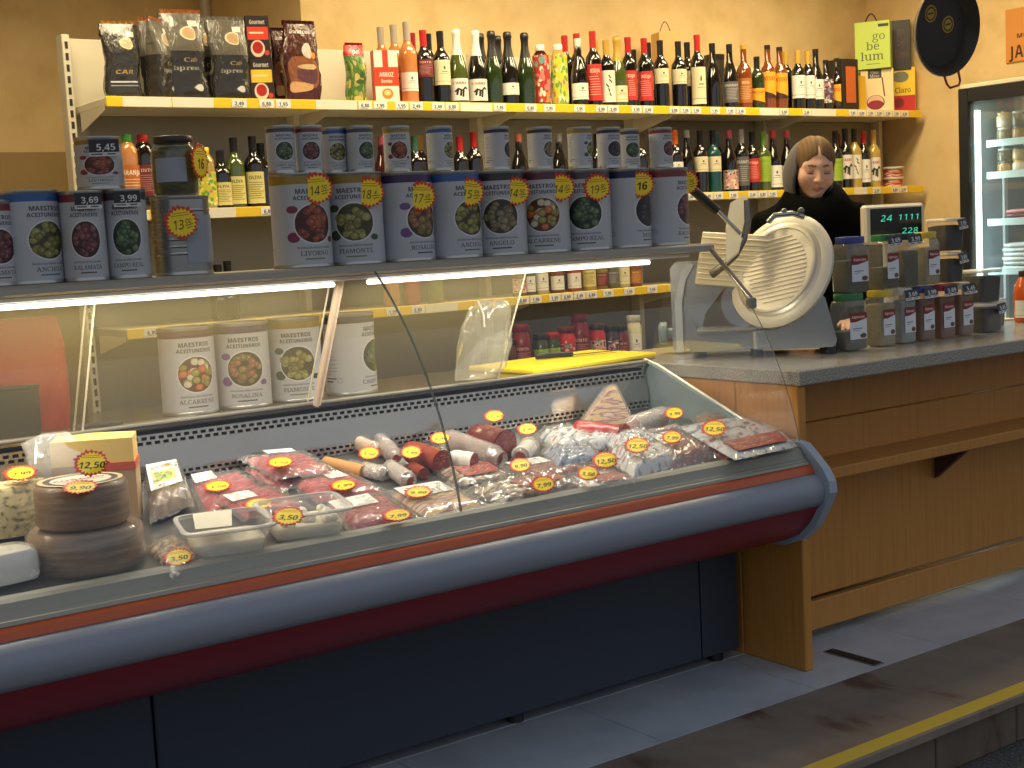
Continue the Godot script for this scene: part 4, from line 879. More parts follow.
func top_shelf():
	var G = glasses(); var z = -4.92; var zb = -5.03
	var gr = "bottles on the top shelf"
	var red = rgb(186, 36, 36); var black = rgb(26, 24, 26); var gold = rgb(196, 156, 60); var white = rgb(226, 222, 212); var silver = rgb(170, 160, 146)
	# coffee bags
	var cg = "coffee bags on the top shelf"
	coffee(122, 21, "coffee_black", rgb(196, 150, 70), 0.135, 0.07, "black coffee bag with gold crimped top, standing alone at the shelf end", cg, z - 0.03, 0.0)
	coffee(151, 18, "coffee_grey", rgb(196, 120, 70), 0.088, 0.06, "grey coffee bag mostly hidden behind the copper-topped one", cg, z - 0.12, 0.2)
	coffee(160, 18, "coffee_grey", rgb(190, 116, 66), 0.12, 0.07, "grey coffee bag wedged sideways against the copper-topped one", cg, z - 0.01, 0.9)
	coffee(184, 10, "coffee_grey", rgb(206, 130, 76), 0.165, 0.08, "tall grey and black coffee bag with copper crimped top", cg, z - 0.03, 0.05)
	coffee(205, 17, "coffee_grey", rgb(150, 146, 138), 0.088, 0.06, "silver coffee bag peeking out between two others", cg, z - 0.14, 0.1)
	coffee(229, 17, "coffee_grey", rgb(156, 152, 142), 0.150, 0.075, "crumpled silver coffee bag with a pale round seal, next to the tea boxes", cg, z - 0.02, 0.05)
	# tea boxes, one on the other
	for k in 2:
		var p = on_z(263, 80, z + 0.01); var hh = 0.163
		var t = thing("tea_box", ["small dark box with a yellow panel under a red-panelled one", "small dark box with a red panel on top of its twin"][k], "box", Vector3(p.x, Y_TOP + 0.0008 + k * (hh + 0.0008), z - 0.01 - k * 0.008), -0.30, "tea boxes on the top shelf")
		kid(t, "carton", shared("teabox", func(): return bx(Vector3(0, 0.0815, 0), Vector3(0.092, 0.163, 0.055), 0.002)), mat(rgb(46, 38, 36), 0.4))
		var f := MB.new(); f.face([Vector3(-0.044, 0.003, 0.0281), Vector3(0.044, 0.003, 0.0281), Vector3(0.044, 0.16, 0.0281), Vector3(-0.044, 0.16, 0.0281)], [Vector2(0, 1.0 - 0.5 * k), Vector2(1, 1.0 - 0.5 * k), Vector2(1, 0.5 - 0.5 * k), Vector2(0, 0.5 - 0.5 * k)])
		kid(t, "print", f, mat(Color.WHITE, 0.4, {"tex": "tea_box"}))
	coffee(283, 28, "chocolate_bag", rgb(70, 30, 24), 0.10, 0.05, "brown cocoa bag standing behind its twin", "cocoa bags", z - 0.10, 0.1)
	coffee(301, 21, "chocolate_bag", rgb(86, 36, 28), 0.145, 0.06, "brown cocoa bag with a cup picture beside the tea boxes", "cocoa bags", z, 0.15)
	coffee(355, 43, "green_bag", rgb(170, 34, 36), 0.085, 0.05, "green snack bag with a red top beside the orange rice box", "", z, 0.2, "snack_bag", "bag")
	var p = on_z(384, 80, z)
	var rb = thing("rice_box", "orange and white rice carton in front of the rose wine", "box", Vector3(p.x, Y_TOP + 0.0008, z + 0.01), -0.28)
	kid(rb, "carton", bx(Vector3(0, 0.107, 0), Vector3(0.103, 0.214, 0.05), 0.002), mat(rgb(214, 70, 40), 0.45))
	var f := MB.new(); f.face([Vector3(-0.05, 0.002, 0.0256), Vector3(0.05, 0.002, 0.0256), Vector3(0.05, 0.212, 0.0256), Vector3(-0.05, 0.212, 0.0256)], [Vector2(0, 1), Vector2(1, 1), Vector2(1, 0), Vector2(0, 0)]); kid(rb, "print", f, mat(Color.WHITE, 0.45, {"tex": "rice_box"}))
	# bottles: px x, px top y, kind, glass, capsule, label texture, label from, to, row (0 front, 1 rear), words
	var rows = [
		[383, 28, "wine", "rose", silver, "wl_white", 0.2, 0.4, 1, "rose wine bottle rising behind the orange rice box", 0.72],
		[396, 25, "wine", "rose", silver, "wl_white", 0.2, 0.4, 1, "rose wine bottle between two others behind the rice box", 0.72],
		[409, 22, "wine", "rose", silver, "wl_white", 0.15, 0.38, 0, "tall rose wine bottle with a silver capsule and low white label", 0.72],
		[414, 34, "wine", "dark", rgb(150, 30, 36), "", 0, 0, 1, "dark bottle with wine-red capsule behind the tall rose wine", 0.72],
		[425, 31, "wine", "dark", red, "wl_dark", 0.36, 0.60, 0, "dark wine bottle with red capsule and dark red label", 0.72],
		[430, 34, "wine", "dark", black, "", 0, 0, 1, "dark bottle half hidden behind the dark red label", 0.76],
		[442, 32, "wine", "dark", black, "wl_cream", 0.26, 0.60, 0, "black-capped wine bottle with a tall cream label before the horse labels", 0.76],
		[458, 30, "cava", "olive", white, "wl_horse", 0.05, 0.34, 0, "green sparkling bottle with white foil and a horse label", 0.6],
		[477, 31, "cava", "dark", white, "wl_horse", 0.05, 0.34, 0, "dark sparkling bottle with white foil and a horse label", 0.6],
		[482, 34, "cava", "dark", black, "", 0, 0, 1, "black-foiled cava behind the dark horse-label bottle", 0.6],
		[493, 32, "cava", "green", black, "", 0, 0, 0, "unlabelled cava bottle with black foil beside a horse label", 0.6],
		[499, 36, "cava", "dark", black, "", 0, 0, 1, "black-foiled cava in the rear row between two front ones", 0.6],
		[509, 33, "cava", "dark", black, "wl_white", 0.14, 0.30, 0, "cava bottle with black foil and a small white label", 0.6],
		[526, 33, "cava", "green", black, "", 0, 0, 0, "dark green cava bottle beside the red fruit drink", 0.6],
		[541, 45, "fruit", "plum", white, "wl_fruit_red", 0.05, 0.82, 0, "red fruit drink bottle with a white cap", 0.7],
		[559, 45, "fruit", "gold", white, "wl_fruit_yellow", 0.05, 0.82, 0, "yellow fruit drink bottle with a white cap", 0.7],
		[566, 36, "wine", "dark", red, "", 0, 0, 1, "red-capped bottle behind the yellow fruit drink", 0.72],
		[579, 39, "burgundy", "dark", white, "wl_white", 0.10, 0.34, 0, "dark bottle with white capsule and broad white label", 0.76],
		[578, 34, "wine", "dark", red, "", 0, 0, 1, "red-capped bottle behind the white-capsuled one", 0.72],
		[594, 32, "wine", "dark", red, "wl_red", 0.08, 0.56, 0, "tall red-capped bottle with a long red label", 0.70],
		[596, 42, "wine", "dark", gold, "", 0, 0, 1, "gold-capped bottle behind the long red label", 0.76],
		[607, 41, "wine", "dark", gold, "wl_brush", 0.07, 0.54, 0, "gold-capped bottle with a narrow label of brush strokes", 0.76],
		[618, 37, "cava", "olive", gold, "wl_cream", 0.07, 0.30, 0, "green sparkling bottle with gold foil", 0.6],
		[629, 38, "wine", "dark", red, "wl_red", 0.10, 0.52, 0, "red-capped, red-labelled bottle next to the gold foil", 0.70],
		[634, 50, "wine", "dark", black, "wl_cream", 0.2, 0.5, 1, "short black-capped bottle between two red labels", 0.76],
		[645, 38, "wine", "dark", red, "wl_red", 0.10, 0.52, 0, "red-capped, red-labelled bottle, further of the matching two", 0.70],
		[649, 43, "wine", "dark", black, "wl_cream", 0.3, 0.5, 1, "black-capped bottle behind the second red label", 0.76],
		[661, 41, "wine", "dark", black, "wl_cream", 0.36, 0.58, 0, "black-capped bottle with short cream label in front of the wooden box", 0.76],
		[679, 42, "wine", "dark", black, "wl_cream", 0.36, 0.58, 0, "cream-labelled bottle just past the wooden box corner", 0.76],
		[688, 43, "wine", "dark", black, "wl_cream", 0.36, 0.58, 1, "cream-labelled bottle in the rear row beside the wooden box", 0.76],
		[698, 35, "wine", "dark", red, "wl_cream", 0.06, 0.56, 0, "tall red-capped bottle with a very large cream label", 0.72],
		[713, 44, "burgundy", "dark", black, "", 0, 0, 0, "black bottle without label in front of a dark gift tube", 0.76],
		[730, 44, "burgundy", "dark", black, "wl_grey", 0.10, 0.42, 0, "dark brandy bottle with a grey label", 0.76],
		[744, 45, "spirit", "amber", gold, "wl_amber", 0.10, 0.48, 0, "amber rum bottle with a gold cap", 0.72],
		[757, 57, "wine", "green", black, "wl_orange", 0.10, 0.40, 0, "short green bottle with a small orange label", 0.76],
		[768, 46, "spirit", "amber", black, "wl_orange", 0.18, 0.58, 0, "black-capped whisky bottle with orange label, first of a pair", 0.8],
		[780, 47, "spirit", "amber", black, "wl_orange", 0.18, 0.58, 0, "black-capped whisky bottle with orange label, beside gold caps", 0.8],
		[786, 52, "wine", "dark", gold, "", 0, 0, 1, "gold-capped bottle behind the second whisky", 0.74],
		[798, 51, "wine", "dark", gold, "wl_white", 0.20, 0.58, 0, "gold-capped bottle with white label next to the whisky", 0.74],
		[808, 51, "wine", "dark", gold, "wl_white", 0.20, 0.58, 0, "gold-capped bottle with white label between its twin and a black cap", 0.74],
		[816, 49, "burgundy", "dark", black, "wl_white", 0.18, 0.50, 0, "taller black-capped bottle with an oval white label", 0.76],
		[826, 60, "spirit", "dark", black, "wl_purple", 0.15, 0.62, 0, "short dark liqueur bottle with a purple label", 0.8],
		[837, 59, "spirit", "dark", black, "wl_orange", 0.10, 0.5, 0, "short dark liqueur bottle with an orange label by the gift box", 0.8]]
	for a in rows:
		var zz = z if a[8] == 0 else zb
		var tp = on_z(a[0], a[1], zz); var mid = on_z(a[0], 75, zz)
		bottle(a[2], tp.y - Y_TOP, G[a[3]], a[4], a[5], a[6], a[7], Vector3(mid.x, Y_TOP + 0.0005, zz), a[9], gr, 99.0, "fruit_drink" if a[2] == "fruit" else ("spirit_bottle" if a[2] == "spirit" else "wine_bottle"), a[10])
	# wooden gift box with a rope handle
	var w = on_z(668, 70, -5.09); var wt = on_z(668, 33, -5.09).y
	var wb = thing("wooden_gift_box", "upright wooden wine box with a cord handle behind the bottles", "box", Vector3(w.x, Y_TOP + 0.0008, -5.10), -0.35)
	var bh = wt - Y_TOP
	kid(wb, "body", bx(Vector3(0, bh * 0.5, 0), Vector3(0.11, bh, 0.11), 0.002), mat(rgb(214, 172, 108), 0.6))
	var hd := MB.new(); var hp := []
	for k in 9: hp.append(Vector3(-0.03 + 0.06 * k / 8.0, bh + 0.055 * sin(PI * k / 8.0), 0.0))
	hd.tube(hp, 0.0025, 6); kid(wb, "cord_handle", hd, mat(rgb(110, 70, 36), 0.8))
	var gt = on_z(716, 70, -5.09)
	var tube_b = thing("gift_tube", "dark cylindrical gift tube behind the black bottle", "box", Vector3(gt.x, Y_TOP + 0.0008, -5.10), 0.0)
	kid(tube_b, "body", lath([Vector2(0, 0), Vector2(0.05, 0), Vector2(0.05, 0.27), Vector2(0, 0.27)], 24), mat(rgb(48, 44, 42), 0.4)); kid(tube_b, "lid", lath([Vector2(0.0505, 0.265), Vector2(0.052, 0.267), Vector2(0.052, 0.292), Vector2(0, 0.292)], 24), mat(rgb(40, 36, 36), 0.4))
	# gift box and wine cartons
	carton(843, 859, 59, 0.10, rgb(34, 30, 30), "", "black and orange whisky gift box beside the cream wine carton", z, 0.0, Y_TOP, "gift_box")
	carton(860, 866, 76, 0.06, rgb(226, 176, 40), "", "narrow yellow carton squeezed against the cream wine carton", z - 0.04, 0.0, Y_TOP, "slim_carton")
	carton(866, 895, 70, 0.10, rgb(226, 204, 152), "wine_box", "cream wine carton with a wine glass picture", z - 0.03, 0.175, Y_TOP, "wine_carton", -0.92)
	carton(897, 916, 68, 0.10, rgb(236, 200, 40), "claro_box", "yellow and red wine carton at the shelf end", z - 0.03, 0.13, Y_TOP, "wine_carton", -0.92)
	var base_y = on_z(880, 70, z).y + 0.004
	var gb = carton(861, 894, 22, 0.10, rgb(150, 172, 70), "green_box", "lime green wine carton with large lettering and a handle", z - 0.03, 0.19, base_y, "wine_carton", -1.0)
	var hm := MB.new(); hp = []
	for k in 9: hp.append(Vector3(-0.045 + 0.07 * k / 8.0, gb[1] + 0.05 * sin(PI * k / 8.0) - 0.004, 0.0))
	hm.tube(hp, 0.004, 6); kid(gb[0], "handle", hm, mat(rgb(60, 40, 30), 0.6))
	carton(897, 914, 21, 0.10, rgb(46, 38, 34), "dark_box", "dark brown wine carton beside the lime green one", z - 0.03, 0.10, base_y, "wine_carton", -0.92)

func carton(px0, px1, pytop, depth, col, tex, label, z, wide, y0, called, turn = 0.0):
	var c = on_z((px0 + px1) * 0.5, 90, z + (depth * 0.5 if turn == 0.0 else 0.02)); var h = on_z((px0 + px1) * 0.5, pytop, z + (depth * 0.5 if turn == 0.0 else 0.02)).y - y0
	var w = wide if wide > 0.0 else maxf(on_z(px1, 90, z + depth * 0.5).x - on_z(px0, 90, z + depth * 0.5).x, 0.03)
	var t = thing(called, label, "box", Vector3(c.x, y0 + 0.0008, z), turn, "cartons at the shelf end")
	kid(t, "carton", bx(Vector3(0, h * 0.5, 0), Vector3(w - 0.003, h, depth), 0.002), mat(col, 0.45))
	if tex != "":
		var f := MB.new(); var x = w * 0.5 - 0.003; var zz = depth * 0.5 + 0.0006
		f.face([Vector3(-x, 0.002, zz), Vector3(x, 0.002, zz), Vector3(x, h - 0.002, zz), Vector3(-x, h - 0.002, zz)], [Vector2(0, 1), Vector2(1, 1), Vector2(1, 0), Vector2(0, 0)])
		kid(t, "print", f, mat(Color.WHITE, 0.45, {"tex": tex}))
	elif called == "gift_box":
		kid(t, "window_panel", bx(Vector3(0.0, h * 0.5, depth * 0.5), Vector3(w * 0.6, h * 0.7, 0.002), 0.0), mat(rgb(196, 96, 44), 0.4))
	return [t, h]

# a filled bag: square foot, pinched and crimped top
func coffee(px, pytop, tex, top_col, w, d, label, group, z, turn, called := "coffee_bag", cat := "bag"):
	var p = on_z(px, 70, z); var h = on_z(px, pytop, z).y - Y_TOP
	var t = thing(called, label, cat, Vector3(p.x, Y_TOP + 0.0008, z), atan2(-p.x, -p.z) * 0.55 + turn, group)
	var secs := []
	for k in 15:
		var s = k / 14.0
		var dd = d * (0.92 if s < 0.05 else 1.0) * (1.0 - pow(maxf(0.0, (s - 0.55) / 0.45), 1.6) * 0.86)
		secs.append([h * 0.955 * s, w * 0.5 * (0.96 + 0.05 * sin(s * 5.0 + px)), dd * 0.5, 5.0 - 2.0 * s, 0.004 * sin(s * 9.0 + px), 0.0])
	var sh = loft(secs, 48, 0.11, int(px))
	# the print covers the front half of the wrap
	for i in sh.t.size(): sh.t[i].x = clampf((sh.t[i].x - 0.5) * 3.4 + 0.5, 0.0, 1.0)
	kid(t, "wrapper", sh, mat(Color.WHITE, 0.26, {"tex": tex, "coat": 0.5, "bump": "foil", "bump_h": 0.25}))
	var c := MB.new(); var g := []
	for i in 4:
		var row := PackedVector3Array()
		for j in 19:
			var u = j / 18.0 - 0.5
			row.append(Vector3(u * w * 0.94, h * (0.935 + 0.065 * i / 3.0), 0.004 * sin(j * 2.1 + px) * i / 3.0 + 0.0018 * sin(i * 3.0)))
		g.append(row)
	c.grid(g); c.grid(g, false, true)
	kid(t, "crimped_top", c, mat(top_col, 0.35, {"metal": 0.4}))

func middle_shelf():
	var G = glasses(); var z = -4.92; var gr = "bottles on the middle shelf"
	var red = rgb(186, 36, 36); var black = rgb(26, 24, 26); var gold = rgb(196, 156, 60); var grey = rgb(150, 146, 140)
	var rows = [
		[129, 135, "fruit", "rose", rgb(70, 160, 60), "wl_soda", 0.05, 0.6, 0, "orange soda bottle with a green cap behind the case", 0.7],
		[145, 134, "fruit", "dark", rgb(200, 36, 36), "wl_dark", 0.2, 0.6, 0, "dark cola bottle with a red cap", 0.7],
		[205, 147, "fruit", "gold", rgb(236, 204, 40), "wl_fruit_yellow", 0.05, 0.6, 0, "yellow juice bottle with a yellow cap beside the oil bottles", 0.7],
		[221, 150, "wine", "dark", black, "wl_oil", 0.06, 0.45, 0, "slim dark oil bottle with a pale yellow label", 0.8],
		[235, 138, "wine", "olive", black, "wl_oil", 0.06, 0.45, 0, "green glass oil bottle between two darker ones", 0.8],
		[254, 137, "wine", "dark", black, "wl_oil", 0.06, 0.5, 0, "dark oil bottle with a tall pale label", 0.8],
		[262, 143, "wine", "dark", black, "", 0, 0, 1, "dark oil bottle in the rear row behind the tins", 0.8],
		[383, 136, "burgundy", "plum", rgb(196, 90, 110), "", 0, 0, 0, "bottle with a pink capsule between two small tins", 0.74],
		[352, 140, "wine", "dark", black, "wl_white", 0.2, 0.5, 0, "dark bottle with white label behind the leaning tin", 0.76],
		[416, 136, "wine", "dark", rgb(60, 110, 90), "wl_white", 0.12, 0.40, 0, "dark bottle with a green capsule between tins", 0.76],
		[421, 136, "wine", "dark", gold, "wl_white", 0.12, 0.40, 1, "gold-capped bottle in the rear row between tins", 0.74],
		[461, 136, "wine", "dark", red, "wl_white", 0.12, 0.40, 0, "red-capped dark bottle, one of two side by side above the cans", 0.74],
		[475, 133, "wine", "dark", red, "wl_white", 0.12, 0.40, 0, "bright red-capped bottle, taller of the two above the cans", 0.74],
		[520, 134, "burgundy", "dark", rgb(206, 120, 100), "", 0, 0, 0, "bottle with a salmon capsule between two small tins", 0.76],
		[560, 134, "burgundy", "dark", grey, "wl_white", 0.1, 0.35, 0, "dark bottle with grey capsule between two small tins", 0.76],
		[598, 134, "wine", "dark", black, "wl_white", 0.15, 0.4, 0, "dark bottle just before the paired tins", 0.76],
		[642, 134, "wine", "dark", rgb(70, 50, 30), "wl_cream", 0.10, 0.4, 0, "brown-capped bottle between the last two small tins", 0.76],
		[676, 131, "wine", "dark", rgb(220, 100, 40), "wl_white", 0.36, 0.50, 0, "bottle with an orange capsule", 0.72],
		[688, 130, "burgundy", "dark", grey, "", 0, 0, 0, "dark bottle with a grey-tipped capsule beside the orange one", 0.88],
		[701, 130, "wine", "dark", black, "wl_cream", 0.34, 0.58, 0, "black-capped bottle with cream label on the middle shelf", 0.76],
		[714, 130, "wine", "teal", black, "wl_cream", 0.34, 0.58, 0, "teal glass bottle with a cream label", 0.76],
		[718, 132, "wine", "dark", rgb(80, 160, 150), "", 0, 0, 1, "bottle with a turquoise capsule in the rear row", 0.72],
		[730, 131, "burgundy", "dark", rgb(190, 80, 100), "wl_picture", 0.05, 0.36, 0, "bottle with pink capsule and a colourful picture label", 0.74],
		[742, 130, "wine", "dark", grey, "wl_grey", 0.10, 0.56, 0, "grey-capped bottle with dark grey lettered label", 0.76],
		[753, 132, "wine", "dark", black, "wl_red", 0.16, 0.55, 0, "black-capped bottle with a red lettered label", 0.76],
		[764, 132, "wine", "olive", rgb(110, 150, 50), "wl_green", 0.16, 0.58, 0, "bottle with a green capsule and lime label", 0.74],
		[774, 131, "burgundy", "dark", rgb(206, 70, 76), "wl_white", 0.06, 0.42, 0, "red-capped bottle with white label next to the lime label", 0.74],
		[788, 131, "burgundy", "dark", rgb(206, 80, 90), "wl_white", 0.06, 0.42, 0, "red-capped bottle half hidden by the hooded woman", 0.74],
		[836, 131, "wine", "dark", black, "wl_green", 0.14, 0.52, 0, "black-capped bottle with a green-edged white label past the woman", 0.76],
		[838, 134, "wine", "dark", rgb(150, 30, 40), "", 0, 0, 1, "wine-red capped bottle in the rear row past the woman", 0.76],
		[846, 129, "wine", "dark", black, "wl_horse", 0.16, 0.56, 0, "dark bottle with a white horse label on the middle shelf", 0.76],
		[855, 129, "wine", "gold", black, "wl_brush", 0.16, 0.56, 0, "pale yellow bottle with a black capsule", 0.76],
		[864, 131, "wine", "dark", red, "wl_white", 0.10, 0.50, 0, "red-capped bottle between pale yellow ones", 0.76],
		[874, 130, "wine", "gold", gold, "wl_horse", 0.12, 0.52, 0, "pale gold bottle beside the stacked tubs", 0.76]]
	for a in rows:
		var zz = z if a[8] == 0 else z - 0.1
		var tp = on_z(a[0], a[1], zz); var mid = on_z(a[0], 170, zz)
		bottle(a[2], tp.y - Y_MID, G[a[3]], a[4], a[5], a[6], a[7], Vector3(mid.x, Y_MID + 0.0005, zz), a[9], gr, 99.0, "soft_drink" if a[2] == "fruit" else "wine_bottle", a[10])
	for k in 2:
		var p = on_z(893, 178, -4.93)
		var t = thing("spread_tub", ["round tub with red print, lower of two beside the gold bottle", "round tub with red print, upper of two beside the gold bottle"][k], "tub", Vector3(p.x, Y_MID + 0.0006 + k * 0.056, -4.93), -0.6, "tubs on the middle shelf")
		kid(t, "tub", shared("tub", func(): return lath([Vector2(0, 0), Vector2(0.050, 0), Vector2(0.054, 0.044), Vector2(0.056, 0.045)], 24)), mat(Color.WHITE, 0.4, {"tex": "wl_fruit_red"}))
		kid(t, "lid", shared("tublid", func(): return lath([Vector2(0.056, 0.044), Vector2(0.058, 0.046), Vector2(0.058, 0.054), Vector2(0.055, 0.055), Vector2(0, 0.0545)], 24)), mat(rgb(226, 220, 208), 0.4))

# small screw-top jar
func small_jar(at, r, h, glass, content: Color, lid: Color, lab: String, label, group):
	var t = thing("preserve_jar", label, "jar", at, atan2(-at.x, -at.z) * 0.8, group)
	kid(t, "jar", shared("sj_%d_%d" % [int(r * 1000), int(h * 1000)], func(): return lath([Vector2(0, 0.002), Vector2(r * 0.9, 0.001), Vector2(r, 0.006), Vector2(r, h * 0.74), Vector2(r * 0.84, h * 0.83), Vector2(r * 0.82, h * 0.87)], 18)), mat(content, 0.12, {"spec": 0.6}))
	kid(t, "lid", shared("sl_%d_%d" % [int(r * 1000), int(h * 1000)], func(): return lath([Vector2(r * 0.86, h * 0.86), Vector2(r * 0.89, h * 0.87), Vector2(r * 0.89, h * 0.985), Vector2(r * 0.86, h), Vector2(0, h)], 18)), mat(lid, 0.35))
	if lab != "":
		kid(t, "label", shared("sb_%d_%d" % [int(r * 1000), int(h * 1000)], func():
			var m := MB.new(); m.lathe([Vector2(r + 0.0006, h * 0.12), Vector2(r + 0.0006, h * 0.62)], 10, -1.1, 1.1); return m), mat(Color.WHITE, 0.5, {"tex": lab}))
	return t
func low_shelves():
	var gr = "jars on the low shelf behind the case"
	var cols = [rgb(120, 110, 60), rgb(170, 150, 100), rgb(150, 60, 40), rgb(110, 70, 40), rgb(196, 186, 150), rgb(90, 100, 50)]
	var words = ["jar with picture label on the low shelf, furthest along the rail", "jar of pale contents beside the picture label", "jar of olive contents with white label, low shelf", "jar with white label, third of the white-labelled run", "jar with white label and grey-green contents", "jar of yellow peppers on the low shelf", "jar of reddish sauce on the low shelf", "jar of dark olives beside the reddish sauce", "jar of honey-coloured contents next to the dark olives", "jar with orange label ending the low shelf row"]
	var lids = [rgb(206, 60, 40), rgb(214, 204, 180), rgb(206, 176, 60), rgb(206, 176, 60), rgb(206, 176, 60), rgb(60, 60, 60), rgb(150, 40, 40), rgb(50, 46, 44), rgb(180, 150, 70), rgb(180, 90, 40)]
	var pxs = [519, 528, 541, 557, 574, 589, 601, 612, 623, 635]
	for k in pxs.size():
		var p = on_z(pxs[k], 280, -4.90)
		small_jar(Vector3(p.x, Y_LOW + 0.0006, -4.90), 0.034, 0.125 + 0.012 * (k % 3), null, cols[(k * 5) % 6], lids[k], ["wl_picture", "wl_white", "wl_white", "wl_white", "wl_white", "wl_oil", "wl_dark", "wl_grey", "wl_cream", "wl_amber"][k], words[k], gr)
	# a few more along the shelf seen dimly through the panes
	var w2 = ["jar seen through the hazy pane below the yellow rail, amber", "jar seen through the hazy pane, brick red", "jar seen through the hazy pane, green"]
	for k in 3:
		var p = on_z([392, 412, 436][k], 300, -4.90)
		small_jar(Vector3(p.x, Y_LOW + 0.0006, -4.90), 0.034, 0.13, null, [rgb(170, 120, 60), rgb(150, 50, 36), rgb(110, 116, 60)][k], rgb(170, 150, 90), "", w2[k], gr)
	# black-capped bottles on the low shelf showing between the cans
	var G = glasses()
	for k in 2:
		var p = on_z([217, 227][k], 262, -4.92)
		bottle("wine", 0.215 if k == 0 else 0.23, G.dark, rgb(24, 24, 24), "", 0, 0, Vector3(p.x, Y_LOW + 0.0006, -4.92), ["black bottle top beside the ribbed steel can on the low shelf", "second black bottle top between the near cans and the long row"][k], "vinegar bottles on the low shelf", 99.0, "vinegar_bottle", 0.8)
	# bottom deck: tins and jars behind the cutting board
	var bg = "tins and jars behind the cutting board"
	var items = [[496, 0.045, 0.12, rgb(110, 120, 50), rgb(60, 60, 50), "", "green-bottomed tin next to the plastic bag"], [508, 0.034, 0.11, rgb(90, 60, 40), rgb(40, 36, 34), "", "dark short jar beside the red tomato jar"], [521, 0.042, 0.17, rgb(120, 32, 28), rgb(110, 30, 28), "wl_dark", "tall dark red tomato jar behind the board"], [540, 0.036, 0.12, rgb(60, 66, 40), rgb(44, 40, 36), "wl_green", "short tin with green label behind the knife"], [552, 0.036, 0.12, rgb(60, 66, 40), rgb(150, 40, 30), "wl_green", "short tin with red lid and green label behind the knife"],
		[566, 0.043, 0.14, rgb(176, 40, 34), rgb(90, 30, 28), "wl_fruit_red", "red and green tomato tin behind the board"], [580, 0.042, 0.19, rgb(110, 26, 28), rgb(84, 22, 24), "wl_dark", "tallest dark red jar behind the cutting board"], [597, 0.040, 0.14, rgb(170, 36, 34), rgb(60, 50, 46), "wl_picture", "red and white tin past the tallest jar"], [611, 0.036, 0.125, rgb(60, 50, 40), rgb(36, 34, 34), "wl_purple", "dark lidded jar beside the red and white tin"], [621, 0.036, 0.12, rgb(96, 40, 34), rgb(36, 34, 34), "wl_dark", "dark lidded jar with a red label by the glass jar"], [634, 0.036, 0.16, rgb(206, 204, 170), rgb(176, 176, 160), "wl_white", "pale glass jar next to the slicer knob"]]
	for a in items:
		var p = on_z(a[0], 335, -4.80)
		small_jar(Vector3(p.x, Y_BOT - 0.0994, -4.80), a[1], a[2] + 0.055, null, a[3], a[4], a[5], a[6], bg)

